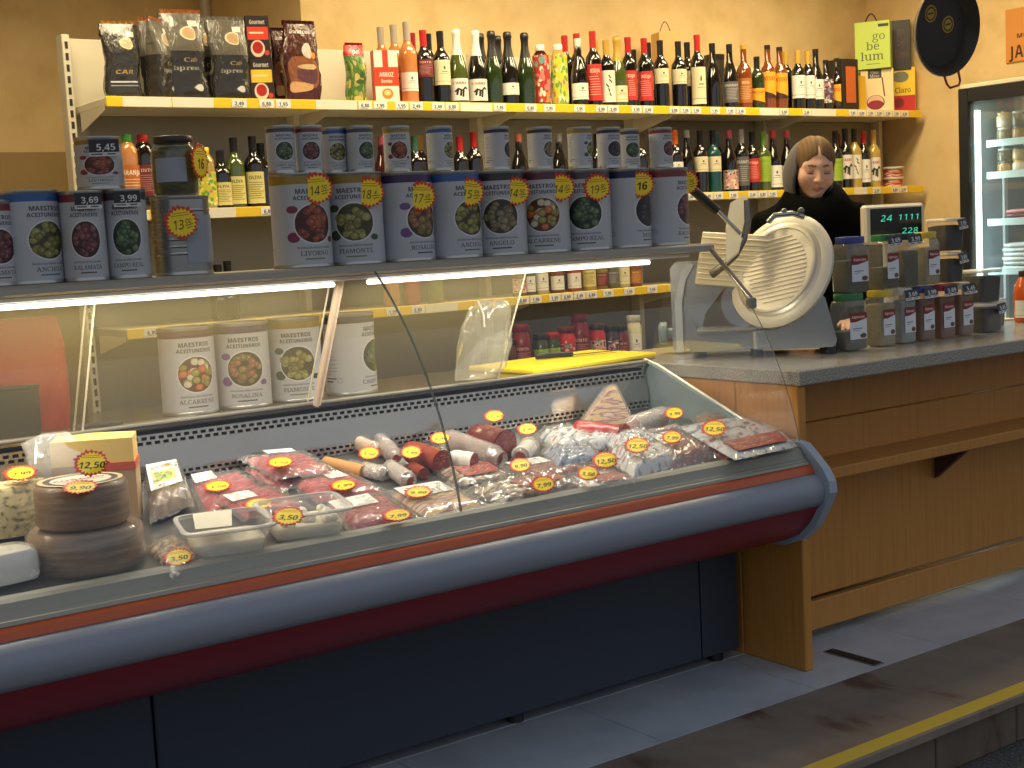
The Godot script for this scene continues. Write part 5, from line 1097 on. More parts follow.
# ---------------------------------------------------------------- slicer
func slicer():
	var s = 0.00352
	var base = on_y(757, 356, 0.952)
	var to = Vector3(-base.x, 0, -base.z).normalized()
	var t = thing("meat_slicer", "steel gravity meat slicer with a round ridged plate on the counter", "slicer", base, atan2(to.x, to.z))
	var P = func(px, py, w = 0.0): return Vector3((px - 757) * s, (356 - py) * s, w)
	var P2 = func(px, py): return Vector2((px - 757) * s, (356 - py) * s)
	var steel = mat(rgb(176, 178, 177), 0.27, {"metal": 0.92, "bump": "scratch", "tri": 2.0, "bump_h": 0.02}); var alu = mat(rgb(232, 224, 202), 0.38, {"metal": 0.1}); var black = mat(rgb(28, 28, 30), 0.5)
	# base casting and the wedge-shaped motor side
	var m := MB.new(); m.prism([P2.call(692, 350), P2.call(692, 318), P2.call(703, 331), P2.call(782, 331), P2.call(797, 305), P2.call(811, 286), P2.call(824, 302), P2.call(834, 343), P2.call(832, 350)], -0.20, 0.0)
	kid(t, "base_housing", m, steel)
	m = MB.new(); m.prism([P2.call(758, 349), P2.call(758, 333), P2.call(785, 328), P2.call(797, 306), P2.call(811, 288), P2.call(822, 303), P2.call(831, 342), P2.call(830, 349)], 0.0, 0.03); kid(t, "motor_housing", m, steel)
	m = MB.new(); m.tube([P.call(757, 350, 0.012), P.call(757, 331, 0.012)], 0.014, 12); kid(t, "corner_post", m, mat(rgb(214, 216, 214), 0.25, {"metal": 0.8}))
	kid(t, "drip_tray", bx(P.call(728, 329, -0.02), Vector3(0.20, 0.012, 0.16), 0.004), steel)
	for a in [[757, 0.03], [827, 0.01], [700, -0.17], [826, -0.17]]:
		var f := MB.new(); f.xf.origin = Vector3((a[0] - 757) * s, 0, a[1] - 0.02); f.lathe([Vector2(0, 0.0005), Vector2(0.023, 0.0005), Vector2(0.021, 0.026), Vector2(0, 0.026)], 14); kid(t, "rubber_foot", f, black)
	# upright rear housing with a rounded shoulder
	m = MB.new(); m.prism([P2.call(672, 352), P2.call(672, 268), P2.call(678, 262), P2.call(692, 262), P2.call(736, 262), P2.call(740, 276), P2.call(722, 296), P2.call(706, 316), P2.call(700, 340), P2.call(692, 352)], -0.30, -0.20); kid(t, "rear_housing", m, steel)
	m = MB.new(); m.prism([P2.call(676, 354), P2.call(676, 300), P2.call(684, 272), P2.call(692, 263), P2.call(696, 266), P2.call(688, 280), P2.call(683, 304), P2.call(683, 354)], -0.20, -0.17); kid(t, "housing_lip", m, mat(rgb(206, 212, 216), 0.3, {"metal": 0.6}))
	# thickness knob on the side
	m = MB.new(); m.xf = Transform3D(Basis(Vector3(0, 0, 1), PI / 2), P.call(672, 335, -0.25)); m.lathe([Vector2(0, -0.005), Vector2(0.018, -0.005), Vector2(0.018, 0.02), Vector2(0.038, 0.022), Vector2(0.040, 0.03), Vector2(0.040, 0.045), Vector2(0.034, 0.052), Vector2(0, 0.052)], 22); kid(t, "thickness_knob", m, mat(rgb(120, 140, 150), 0.35))
	# round plate group, tilted back and aside
	var n = Vector3(-0.46, 0.36, 0.81).normalized(); var up = (Vector3(0.45, 0.89, 0) - n * n.dot(Vector3(0.45, 0.89, 0))).normalized()
	var B = Basis(up.cross(n).normalized(), up, n)
	var plate = func(called, prof: Array, c, material, sq = 1.0):
		var q := MB.new(); q.xf = Transform3D(B * Basis(Vector3.RIGHT, PI / 2) * Basis().scaled(Vector3(sq, 1, 1)), c); q.lathe(prof, 48); return kid(t, called, q, material)
	var c0 = P.call(782, 274, -0.03)
	plate.call("blade_guard", [Vector2(0, -0.035), Vector2(0.185, -0.035), Vector2(0.205, -0.02), Vector2(0.208, 0.0), Vector2(0.196, 0.012), Vector2(0.172, 0.014), Vector2(0.168, 0.006), Vector2(0, 0.006)], c0, alu, 0.9)
	plate.call("blade", [Vector2(0.172, 0.0145), Vector2(0.158, 0.021), Vector2(0.120, 0.018), Vector2(0, 0.018)], c0, mat(rgb(214, 208, 192), 0.3, {"metal": 0.5}), 0.9)
	plate.call("gauge_ring", [Vector2(0.160, 0.018), Vector2(0.158, 0.026), Vector2(0.150, 0.028), Vector2(0.147, 0.023), Vector2(0, 0.023)], c0, alu, 0.86)
	var rx = (Vector3.RIGHT - n * n.x).normalized(); var BR = Basis(rx, n.cross(rx).normalized(), n)
	for k in 15:
		var yy = -0.112 + k * 0.0158
		var hw = sqrt(maxf(0.0, 0.132 * 0.132 - yy * yy)) * 0.84
		var rg = bx(Vector3.ZERO, Vector3(hw * 2.0, 0.007, 0.006), 0.002)
		var o = kid(t, "plate_ridge", rg, alu, c0 + BR * Vector3(0, yy, 0.0245)); o.basis = BR
	# clamp bar over the plate
	m = MB.new(); m.tube([P.call(772, 226, 0.03), P.call(778, 220, 0.04), P.call(795, 219, 0.03), P.call(805, 223, 0.0)], 0.010, 8); kid(t, "clamp_bar", m, steel)
	for a in [[787, 217], [803, 217]]:
		m = MB.new(); m.xf.origin = P.call(a[0], a[1], 0.03); m.lathe([Vector2(0, -0.012), Vector2(0.010, -0.008), Vector2(0.012, 0.002), Vector2(0.007, 0.010), Vector2(0, 0.012)], 12); kid(t, "clamp_knob", m, mat(rgb(110, 112, 112), 0.3, {"metal": 0.6}))
	m = MB.new(); m.prism([P2.call(806, 220), P2.call(822, 230), P2.call(829, 241), P2.call(826, 252), P2.call(816, 256)], -0.06, -0.05); kid(t, "finger_guard", m, mat(rgb(196, 206, 210), 0.1, {"alpha": 0.35}))
	# food carriage: ridged tray behind, pusher plate, arm and black grip
	var CB = Basis.from_euler(Vector3(-0.25, -0.35, -0.10)); var cc = P.call(738, 262, -0.10)
	var tr = kid(t, "carriage_tray", bx(Vector3.ZERO, Vector3(0.27, 0.19, 0.012), 0.004), alu, cc); tr.basis = CB
	for k in 9:
		var o = kid(tr, "tray_ridge", shared("tray_ridge", func(): return bx(Vector3.ZERO, Vector3(0.255, 0.006, 0.006), 0.002)), alu, Vector3(0, -0.075 + k * 0.0185, 0.008))
	m = MB.new(); m.xf = Transform3D(Basis(Vector3.RIGHT, -0.55), P.call(740, 230, 0.0)); m.prism([Vector2(-0.032, -0.13), Vector2(-0.032, 0.005), Vector2(-0.014, 0.105), Vector2(0.032, 0.135), Vector2(0.046, 0.12), Vector2(0.042, 0.03), Vector2(0.01, -0.09)], -0.02, -0.005); kid(t, "pusher_plate", m, mat(rgb(226, 220, 196), 0.4))
	m = MB.new(); m.tube([P.call(752, 204, -0.01), P.call(752, 225, 0.0), P.call(748, 242, 0.01), P.call(740, 256, 0.02), P.call(728, 266, 0.02), P.call(716, 274, 0.0)], [0.010, 0.011, 0.012, 0.012, 0.013, 0.016], 10); kid(t, "carriage_arm", m, mat(rgb(120, 118, 112), 0.28, {"metal": 0.85}))
	m = MB.new(); m.tube([P.call(720, 208, 0.05), P.call(745, 236, 0.02)], 0.0075, 8); kid(t, "handle_rod", m, steel)
	var gp = kid(t, "grip", MB.new() if false else tubem([P.call(697, 187, 0.08), P.call(700, 190, 0.076), P.call(724, 213, 0.048)], [0.014, 0.0165, 0.015]), black)
	kid(gp, "grip_cap", tubem([P.call(693, 183, 0.085), P.call(697, 187, 0.08)], [0.012, 0.0155]), mat(rgb(206, 204, 196), 0.3))
	# curved catch plate under the blade
	m = MB.new(); m.xf = Transform3D(Basis(Vector3.RIGHT, PI / 2), P.call(748, 305, -0.10)); m.lathe([Vector2(0, 0.0), Vector2(0.085, 0.0), Vector2(0.09, 0.01), Vector2(0.085, 0.02), Vector2(0, 0.02)], 32); kid(t, "catch_plate", m, steel)
func tubem(pts, r) -> MB:
	var m := MB.new(); m.tube(pts, r, 12); return m

# ---------------------------------------------------------------- counter goods
func square_jar(at: Vector3, w: float, d: float, h: float, fill: Color, level: float, lid: Color, tag: int, label: String, lab := true, turn := 0.0, lid_w := 0.86):
	var t = thing("spice_jar", label, "jar", at, turn, "spice jars on the counter")
	var hw = w * 0.5; var hd = d * 0.5
	kid(t, "jar", loft([[0.001, hw * 0.9, hd * 0.9, 6.0], [0.008, hw, hd, 6.0], [h * 0.78, hw, hd, 6.0], [h * 0.86, hw * 0.92, hd * 0.92, 5.0], [h * 0.885, hw * 0.8, hd * 0.8, 3.0]], 32), mat(rgb(236, 228, 206), 0.06, {"alpha": 0.11}))
	kid(t, "contents", loft([[0.004, hw * 0.88, hd * 0.88, 6.0], [0.010, hw * 0.965, hd * 0.965, 6.0], [h * 0.78 * level, hw * 0.965, hd * 0.965, 6.0], [h * 0.78 * level + 0.004, hw * 0.8, hd * 0.8, 4.0]], 32), mat(fill, 0.8, {"tex": "tile", "tri": 9.0, "bump": "asphalt", "bump_h": 0.3}))
	kid(t, "lid", loft([[h * 0.88, hw * lid_w, hd * lid_w, 3.0], [h * 0.89, hw * (lid_w + 0.04), hd * (lid_w + 0.04), 3.0], [h * 0.985, hw * (lid_w + 0.04), hd * (lid_w + 0.04), 3.0], [h, hw * lid_w, hd * lid_w, 3.0]], 32), mat(lid, 0.4))
	if lab:
		var f := MB.new(); var zz = hd + 0.0008; var x = hw * 0.74
		f.face([Vector3(-x, h * 0.2, zz), Vector3(x, h * 0.2, zz), Vector3(x, h * 0.66, zz), Vector3(-x, h * 0.66, zz)], [Vector2(0, 1), Vector2(1, 1), Vector2(1, 0), Vector2(0, 0)])
		kid(t, "label", f, mat(Color.WHITE, 0.5, {"tex": "spice_label"}))
	if tag >= 0:
		var o = kid(t, "price_card", shared("jar_tag", func(): return bx(Vector3.ZERO, Vector3(0.062, 0.038, 0.0016), 0.0)), mat(Color.WHITE, 0.4, {"tex": "tag%d" % tag}), Vector3(0.005, h * 0.88, hd + 0.006), Vector3(-0.2, -0.2, 0.06))
	return t
func tub(at: Vector3, w, d, h, fill: Color, tag: int, label, turn := 0.0):
	var t = thing("sweet_tub", label, "tub", at, turn, "plastic tubs on the counter")
	kid(t, "tub", loft([[0.001, w * 0.44, d * 0.44, 6.0], [h * 0.9, w * 0.5, d * 0.5, 6.0]], 28), mat(rgb(214, 210, 196), 0.08, {"alpha": 0.08}))
	kid(t, "contents", loft([[0.004, w * 0.43, d * 0.43, 6.0], [h * 0.74, w * 0.475, d * 0.475, 6.0], [h * 0.78, w * 0.3, d * 0.3, 4.0]], 28), mat(fill, 0.6, {"tex": "tile", "tri": 9.0, "bump": "asphalt", "bump_h": 0.5}))
	kid(t, "lid", loft([[h * 0.88, w * 0.505, d * 0.505, 6.0], [h * 0.90, w * 0.525, d * 0.525, 6.0], [h * 0.975, w * 0.525, d * 0.525, 6.0], [h * 0.98, w * 0.46, d * 0.46, 6.0]], 28), mat(rgb(226, 222, 208), 0.3, {"alpha": 0.75}))
	if tag >= 0: kid(t, "price_card", shared("jar_tag", func(): return bx(Vector3.ZERO, Vector3(0.062, 0.038, 0.0016), 0.0)), mat(Color.WHITE, 0.4, {"tex": "tag%d" % tag}), Vector3(w * 0.2, h * 0.8, d * 0.5 + 0.01), Vector3(-0.2, 0.1, 0.08))
func counter_goods():
	var y = 0.9518; var z = -3.16
	var green = rgb(40, 120, 70); var yellow = rgb(206, 180, 60); var blue = rgb(44, 66, 140); var redl = rgb(160, 44, 60); var dark = rgb(44, 44, 50)
	var jx = func(px): return on_z(px, 330, z).x
	# lower row: px centre, width, fill, fill share, lid, tag, words
	var low = [[849, 0.118, rgb(110, 104, 84), 0.42, green, -1, "wide spice jar with green lid under the blue-lidded jar"], [880, 0.084, rgb(214, 190, 140), 0.95, yellow, -1, "spice jar with yellow lid and cream powder in the lower row"], [901, 0.080, rgb(196, 196, 196), 0.98, rgb(206, 206, 206), 0, "white spice jar with a black price card in the lower row"],
		[920, 0.082, rgb(150, 82, 46), 0.95, blue, 1, "brown spice jar with a blue lid in the lower row"], [940, 0.086, rgb(160, 62, 34), 0.95, redl, 0, "brick-coloured spice jar with a red lid"], [959, 0.080, rgb(170, 120, 76), 0.95, rgb(196, 190, 180), 2, "tan spice jar with a white card beside the tubs"]]
	var tops := []
	for a in low:
		var h = 0.198
		square_jar(Vector3(jx.call(a[0]), y, z), a[1], 0.084, h, a[2], a[3], a[4], a[5], a[6])
	# upper row stands on the lower lids
	var up = [[852, 0.115, rgb(92, 88, 62), 0.72, blue, -1, "wide spice jar with a blue lid and dark olive herbs, upper row"], [885, 0.082, rgb(86, 84, 70), 0.5, green, 0, "spice jar with green lid and price card in the upper row"], [905, 0.080, rgb(96, 98, 78), 0.85, dark, 1, "spice jar of grey-green herbs with a dark lid"], [926, 0.084, rgb(226, 204, 150), 0.9, yellow, -1, "spice jar with yellow lid and pale grains in the upper row"]]
	for a in up:
		square_jar(Vector3(jx.call(a[0]), y + 0.1988, z), a[1], 0.084, 0.194, a[2], a[3], a[4], a[5], a[6], a[5] != 1)
	tub(Vector3(jx.call(950), y + 0.1988, z - 0.005), 0.095, 0.09, 0.115, rgb(44, 38, 40), 0, "clear tub of black sweets under a taller white-lidded tub")
	tub(Vector3(jx.call(950), y + 0.3150, z - 0.012), 0.11, 0.10, 0.125, rgb(40, 36, 36), 1, "white-lidded tub of black sweets at the very top of the pile")
	tub(Vector3(jx.call(986), y, z - 0.01), 0.125, 0.11, 0.112, rgb(40, 34, 42), 2, "clear tub of dark sweets directly on the worktop")
	tub(Vector3(jx.call(984), y + 0.1125, z - 0.01), 0.130, 0.11, 0.128, rgb(72, 48, 56), -1, "clear tub of plum-coloured sweets on the tub below")
	tub(Vector3(jx.call(1008) + 0.05, y, z - 0.12), 0.11, 0.1, 0.115, rgb(50, 34, 40), -1, "clear tub behind the orange sauce bottle")
	single("snack_packet", "small yellow and red packet on the tub by the orange bottle", "packet", loft([[0.0, 0.035, 0.012, 3.0], [0.01, 0.04, 0.018, 3.0], [0.05, 0.04, 0.018, 3.0], [0.07, 0.042, 0.003, 3.0]], 20), mat(rgb(226, 160, 40), 0.4, {"tex": "wl_fruit_yellow"}), Vector3(jx.call(1008) + 0.05, y + 0.1155, z - 0.12), -0.4)
	var sp = on_y(1024, 322, y)
	var sb = thing("sauce_bottle", "orange sauce bottle with a white label at the worktop end", "bottle", Vector3(sp.x, y, sp.z), -0.8)
	kid(sb, "bottle", lath([Vector2(0, 0.001), Vector2(0.034, 0.001), Vector2(0.038, 0.008), Vector2(0.038, 0.12), Vector2(0.034, 0.15), Vector2(0.02, 0.178), Vector2(0.016, 0.186)], 24), mat(rgb(206, 92, 34), 0.15, {"spec": 0.6}))
	kid(sb, "cap", lath([Vector2(0.018, 0.185), Vector2(0.019, 0.186), Vector2(0.019, 0.208), Vector2(0, 0.21)], 20), mat(rgb(70, 52, 40), 0.4))
	var lb := MB.new(); lb.lathe([Vector2(0.0386, 0.02), Vector2(0.0386, 0.09)], 12, -1.2, 1.2); kid(sb, "label", lb, mat(Color.WHITE, 0.5, {"tex": "wl_white"}))
	single("paper_pad", "flat white paper lying on the worktop beside the sauce bottle", "paper", bx(Vector3(0, 0.003, 0), Vector3(0.2, 0.006, 0.14), 0.001), mat(rgb(226, 220, 204), 0.6), Vector3(sp.x + 0.02, y, sp.z - 0.20), -0.3)
	# shop scale with its raised customer display
	var dp = on_z(888, 224, -3.42)
	var sc = thing("shop_scale", "counter scale with a cream display head showing green digits", "scale", Vector3(dp.x, y, -3.40), atan2(-dp.x, -dp.z) * 0.62)
	var hy = dp.y - y
	kid(sc, "base", bx(Vector3(0, 0.045, -0.02), Vector3(0.26, 0.085, 0.16), 0.012), mat(rgb(206, 200, 184), 0.45))
	kid(sc, "pole", bx(Vector3(0, hy * 0.5, -0.03), Vector3(0.05, hy, 0.035), 0.006), mat(rgb(190, 184, 170), 0.45))
	var hd = kid(sc, "display_head", bx(Vector3(0, hy, 0), Vector3(0.235, 0.150, 0.055), 0.010), mat(rgb(214, 206, 186), 0.45))
	var f := MB.new(); f.face([Vector3(-0.095, hy - 0.058, 0.0282), Vector3(0.105, hy - 0.058, 0.0282), Vector3(0.105, hy + 0.060, 0.0282), Vector3(-0.095, hy + 0.060, 0.0282)], [Vector2(0, 1), Vector2(1, 1), Vector2(1, 0), Vector2(0, 0)])
	var dm := StandardMaterial3D.new(); dm.albedo_texture = T.display_print; dm.roughness = 0.15; dm.emission_enabled = true; dm.emission_texture = T.display_glow; dm.emission = Color.BLACK; dm.emission_energy_multiplier = 0.9
	kid(hd, "display_screen", f, dm)

# ---------------------------------------------------------------- goods in the case
# a flat vacuum pack whose corners are given in pixels on the deck
func pack(q: Array, lift: float, thick: float, inner: String, card, label: String, group: String, called := "meat_pack", film_a := 0.22, sd := 1, share := 0.84, tint := Color.WHITE):
	var w := []
	for p in q: w.append(on_deck(p[0], p[1], lift))
	var c = (w[0] + w[1] + w[2] + w[3]) * 0.25
	var t = thing(called, label, "food pack", c, 0.0, group)
	var ns := FastNoiseLite.new(); ns.seed = sd; ns.frequency = 1.0; ns.fractal_octaves = 2
	var N = 22
	var surf = func(sh: float, th: float, wr: float, ruffle: float) -> MB:
		var g := []; var b := []
		for i in N + 1:
			var r1 := PackedVector3Array(); var r2 := PackedVector3Array()
			for j in N + 1:
				var u = (j / float(N) - 0.5) * sh + 0.5; var v = (i / float(N) - 0.5) * sh + 0.5
				var base = w[3].lerp(w[2], u).lerp(w[0].lerp(w[1], u), v) - c
				var e = minf(minf(j, N - j), minf(i, N - i)) / (N * 0.5)
				var dome = pow(clampf(e * 3.2, 0.0, 1.0), 0.6)
				var nz = ns.get_noise_3d(base.x * 42.0, base.z * 42.0, sd * 3.7)
				r1.append(base + DECK_N * (th * dome + wr * nz * (0.4 + 0.6 * dome) + ruffle * (1.0 - dome) * ns.get_noise_2d(i * 2.3 + sd, j * 2.3)))
				r2.append(base + DECK_N * (0.0005 + ruffle * (1.0 - dome) * ns.get_noise_2d(i * 2.3 + sd, j * 2.3)))
			g.append(r1); b.append(r2)
		var m := MB.new(); m.grid(g); m.grid(b, false, true); return m
	var wr = 0.004 if thick < 0.02 else 0.011
	kid(t, "slices", surf.call(share, thick, wr, 0.0), mat(tint, 0.45, {"tex": inner, "coat": 0.4}))
	var o = kid(t, "film", surf.call(1.0, thick + 0.004, wr + 0.002, 0.009), mat(rgb(176, 176, 172), 0.10, {"alpha": film_a * 0.62, "spec": 1.0}))
	if card != null:
		# printed card near one corner: [u, v, half u, half v, material]
		var m := MB.new(); var pts := []
		for s in [[-1, -1], [1, -1], [1, 1], [-1, 1]]:
			var u = card[0] + s[0] * card[2]; var v = card[1] + s[1] * card[3]
			pts.append(w[3].lerp(w[2], u).lerp(w[0].lerp(w[1], u), v) - c + DECK_N * (thick + 0.004))
		m.face(pts, [Vector2(0, 1), Vector2(1, 1), Vector2(1, 0), Vector2(0, 0)]); kid(t, "card", m, card[4])
	return t
func case_star(px, py, lift, price, label, r = 0.031, tilt = 0.75, spin = 0.0):
	r *= 1.18; tilt = minf(tilt + 0.22, 1.35); spin = fmod(px * 0.37, 0.5) - 0.25
	var p = on_deck(px, py, lift)
	var to = Vector3(-p.x, 0, -p.z).normalized()
	var b = Basis.looking_at(-(to * cos(tilt) + Vector3.UP * sin(tilt)), Vector3.UP) * Basis(Vector3(0, 0, 1), spin)
	star(price, label, p, b, r, "price bursts on the deli goods")
# a sausage from one pixel to another lying on the deck
func sausage(a: Array, b: Array, r: float, lift: float, skin, cut, label: String, cut_end := 1, wrap := false, called := "sausage"):
	var A = on_deck(a[0], a[1], lift + r); var B = on_deck(b[0], b[1], lift + r)
	var c = (A + B) * 0.5; var d = (B - A).normalized(); var L = A.distance_to(B)
	var t = thing(called, label, "sausage", c, 0.0, "sausages in the case")
	var pts := []; var rad := []
	for k in 13:
		var s = k / 12.0; pts.append(A.lerp(B, s) - c)
		var rr = r * (1.0 + 0.03 * sin(k * 1.7))
		var e = (s if cut_end == 1 else 1.0 - s) * L
		if e < r: rr *= sqrt(maxf(0.02, 1.0 - pow(1.0 - e / r, 2)))
		rad.append(rr)
	var m := MB.new(); m.tube(pts, rad, 20, true); kid(t, "casing", m, skin)
	if cut != null:
		var e = (B if cut_end == 1 else A) - c; var n = d if cut_end == 1 else -d
		m = MB.new(); m.disc(e + n * 0.0015, r * 0.97, n, 24); kid(t, "cut_face", m, cut)
	if wrap:
		m = MB.new(); var g := []; var ns := FastNoiseLite.new(); ns.seed = int(a[0])
		var side = d.cross(Vector3.UP).normalized(); var up = side.cross(d).normalized()
		for k in 15:
			var s = -0.18 + 1.36 * k / 14.0; var row := PackedVector3Array(); var w = r * (1.14 if s > 0 and s < 1 else 0.55 + 0.5 * absf(ns.get_noise_1d(k * 40.0)))
			for j in 17:
				var f = TAU * j / 16.0
				var rr = w * (1.0 + 0.16 * ns.get_noise_2d(k * 25.0, (j % 16) * 30.0))
				row.append(A.lerp(B, s) - c + (side * cos(f) + up * sin(f)) * rr)
			g.append(row)
		m.grid(g, true); kid(t, "film", m, mat(rgb(230, 228, 222), 0.12, {"alpha": 0.3, "spec": 0.8}))
	return t

func case_goods():
	var hard = mat(Color.WHITE, 0.5, {"tex": "hard_cheese"}); var blue = mat(Color.WHITE, 0.6, {"tex": "blue_cheese", "tri": 7.0, "world": false}); var rind = mat(Color.WHITE, 0.55, {"tex": "rind", "coat": 0.25}); var film = mat(rgb(230, 230, 226), 0.1, {"alpha": 0.22, "spec": 0.9})
	# round cheeses, one on another
	var wp = Vector3(0.945, 0, -2.995); wp.y = deck_y(wp.z + 0.12) + 0.004
	var t = thing("round_cheese", "dark brown cheese wheel wrapped in film, under the labelled wheel", "cheese", wp, 0.0, "cheese wheels")
	kid(t, "rind", lath([Vector2(0, 0), Vector2(0.112, 0), Vector2(0.122, 0.012), Vector2(0.123, 0.08), Vector2(0.113, 0.094), Vector2(0, 0.096)], 40), rind)
	kid(t, "film", loft([[0.002, 0.121, 0.121], [0.014, 0.128, 0.128], [0.05, 0.129, 0.129], [0.085, 0.127, 0.127], [0.098, 0.117, 0.117]], 44, 0.03, 4), mat(rgb(200, 200, 196), 0.06, {"alpha": 0.06, "spec": 1.0}))
	t = thing("round_cheese", "brown cheese wheel with a black and white printed top", "cheese", wp + Vector3(0.0, 0.100, -0.005), 0.0, "cheese wheels")
	kid(t, "rind", lath([Vector2(0, 0), Vector2(0.094, 0), Vector2(0.101, 0.01), Vector2(0.101, 0.085), Vector2(0.093, 0.096), Vector2(0, 0.098)], 40), rind)
	var td := MB.new(); td.disc(Vector3(0, 0.0985, 0), 0.092, Vector3.UP, 40); kid(t, "printed_top", td, mat(Color.WHITE, 0.4, {"tex": "wheel_top"}))
	# hard cheese wedge standing behind, half in film
	var hp = on_deck(100, 505); hp.z = -3.27; hp.x = 1.072; hp.y = deck_y(hp.z + 0.1) + 0.003
	t = thing("cheese_wedge", "tall yellow hard cheese wedge half covered in crumpled film", "cheese", hp, -0.35)
	var m := MB.new(); m.xf = Transform3D(Basis(Vector3.RIGHT, -PI / 2)); m.prism([Vector2(-0.10, -0.05), Vector2(0.09, -0.07), Vector2(0.10, 0.05), Vector2(0.0, 0.085), Vector2(-0.09, 0.06)], 0.0, 0.215); kid(t, "cheese", m, hard)
	m = MB.new(); m.xf = Transform3D(Basis(Vector3.RIGHT, -PI / 2)); m.prism([Vector2(-0.102, -0.052), Vector2(0.092, -0.072), Vector2(0.102, 0.052), Vector2(0.0, 0.087), Vector2(-0.092, 0.062)], 0.0, 0.155); kid(t, "paper_band", m, mat(rgb(176, 146, 106), 0.6))
	m = MB.new(); m.xf = Transform3D(Basis(Vector3.RIGHT, -PI / 2)); m.prism([Vector2(0.02, -0.0655), Vector2(0.093, -0.0735), Vector2(0.1035, 0.053), Vector2(0.04, 0.06)], 0.138, 0.157); kid(t, "red_band", m, mat(rgb(196, 84, 50), 0.5))
	kid(t, "film", loft([[0.10, 0.08, 0.05, 2.5, -0.07, 0.03], [0.14, 0.085, 0.055, 2.5, -0.07, 0.035], [0.18, 0.075, 0.05, 2.2, -0.085, 0.03], [0.215, 0.06, 0.035, 2.2, -0.10, 0.02], [0.235, 0.03, 0.02, 2.0, -0.09, 0.02]], 36, 0.30, 9), mat(rgb(230, 230, 226), 0.1, {"alpha": 0.3, "spec": 0.9}))
	case_star(91, 463, 0.24, "12_50", "yellow price burst on the tall hard cheese wedge", 0.034, 0.6)
	case_star(80, 487, 0.205, "9_90", "yellow price burst lying on the printed cheese wheel", 0.034, 1.1)
	# blue cheese half wheel
	var bp = Vector3(0.845, 0, -3.32); bp.y = deck_y(bp.z + 0.06) + 0.004
	t = thing("blue_cheese", "half wheel of blue veined cheese in film beside the brown wheels", "cheese", bp, -0.3)
	m = MB.new(); m.lathe([Vector2(0, 0), Vector2(0.112, 0), Vector2(0.115, 0.01), Vector2(0.115, 0.11), Vector2(0.11, 0.118), Vector2(0, 0.118)], 24, -PI * 0.5, PI * 0.5); m.face([Vector3(-0.112, 0, 0), Vector3(0.112, 0, 0), Vector3(0.112, 0.117, 0), Vector3(-0.112, 0.117, 0)], [], Vector3(0, 0.05, 0.05)); kid(t, "cheese", m, blue)
	case_star(20, 473, 0.15, "7_99", "yellow price burst on the blue veined cheese", 0.034, 1.0)
	# soft white cheese
	var sp = Vector3(0.755, 0, -2.965); sp.y = deck_y(sp.z) + 0.004
	t = thing("soft_cheese", "white soft cheese block in glossy film", "cheese", sp, 0.2)
	kid(t, "cheese", loft([[0.0, 0.06, 0.05, 5.0], [0.01, 0.064, 0.054, 5.0], [0.055, 0.062, 0.052, 5.0], [0.064, 0.055, 0.045, 4.0]], 32), mat(rgb(232, 228, 216), 0.35)); kid(t, "film", loft([[0.0, 0.064, 0.054, 4.0], [0.03, 0.068, 0.058, 4.0], [0.06, 0.064, 0.054, 4.0], [0.070, 0.055, 0.045, 4.0]], 36, 0.08, 3), film)
	# cheese pouch with a green card, and a flat sleeve before it
	pack([[142, 482], [184, 474], [194, 506], [150, 524]], 0.02, 0.045, "rind", [0.45, 0.62, 0.36, 0.34, mat(Color.WHITE, 0.5, {"tex": "cheese_card"})], "cheese pouch with a green and white card beside the brown wheel", "cheese packs", "cheese_pack", 0.25, 41)
	pack([[140, 548], [172, 534], [214, 560], [170, 578]], 0.004, 0.012, "sleeve_dark", null, "flat dark sleeve with a price burst in front of the cheese pouch", "cheese packs", "cheese_pack", 0.15, 42)
	case_star(178, 557, 0.022, "3_50", "yellow price burst on the flat dark sleeve", 0.030, 0.9)
	# two clear tubs
	var tubm = mat(rgb(226, 224, 216), 0.12, {"alpha": 0.26})
	for k in 2:
		var c = on_deck([226, 304][k], [550, 533][k]); c.y = deck_y(c.z) + 0.003
		t = thing("deli_tub", ["open-looking clear tub with a folded label, in front of the ham packs", "clear tub of white cheese balls with a price burst"][k], "tub", c, -0.22 + 0.05 * k, "clear tubs in the case")
		t.rotation.x = 0.10
		kid(t, "tub", loft([[0.0, 0.080, 0.062, 6.0], [0.062, 0.098, 0.076, 6.0], [0.063, 0.106, 0.084, 6.0], [0.067, 0.106, 0.084, 6.0]], 40, 0.0, 0, [true, false]), tubm)
		kid(t, "rim", loft([[0.061, 0.098, 0.076, 6.0], [0.0625, 0.108, 0.086, 6.0], [0.069, 0.108, 0.086, 6.0], [0.070, 0.098, 0.076, 6.0]], 40, 0.0, 0, [false, false]), mat(rgb(232, 230, 224), 0.25, {"alpha": 0.55}))
		kid(t, "contents", loft([[0.003, 0.077, 0.059, 6.0], [0.030, 0.084, 0.065, 6.0], [0.033, 0.06, 0.05, 4.0]], 36), mat(rgb(214, 204, 180), 0.5))
		if k == 0:
			m = MB.new(); m.face([Vector3(-0.075, 0.0715, 0.05), Vector3(0.005, 0.0715, 0.06), Vector3(0.03, 0.074, -0.06), Vector3(-0.06, 0.074, -0.065)]); kid(t, "paper_label", m, mat(rgb(214, 206, 186), 0.6))
		else:
			var q := RandomNumberGenerator.new(); q.seed = 8
			for i in 22:
				var bm := MB.new(); bm.xf.origin = Vector3(q.randf_range(-0.065, 0.07), 0.040, q.randf_range(-0.05, 0.05)); bm.lathe([Vector2(0, -0.012), Vector2(0.010, -0.007), Vector2(0.0125, 0), Vector2(0.010, 0.007), Vector2(0, 0.012)], 12); kid(t, "cheese_ball", bm, mat(rgb(232, 226, 210), 0.4))
	case_star(288, 516, 0.085, "3_50", "yellow price burst on the tub of white cheese balls", 0.034, 0.9)
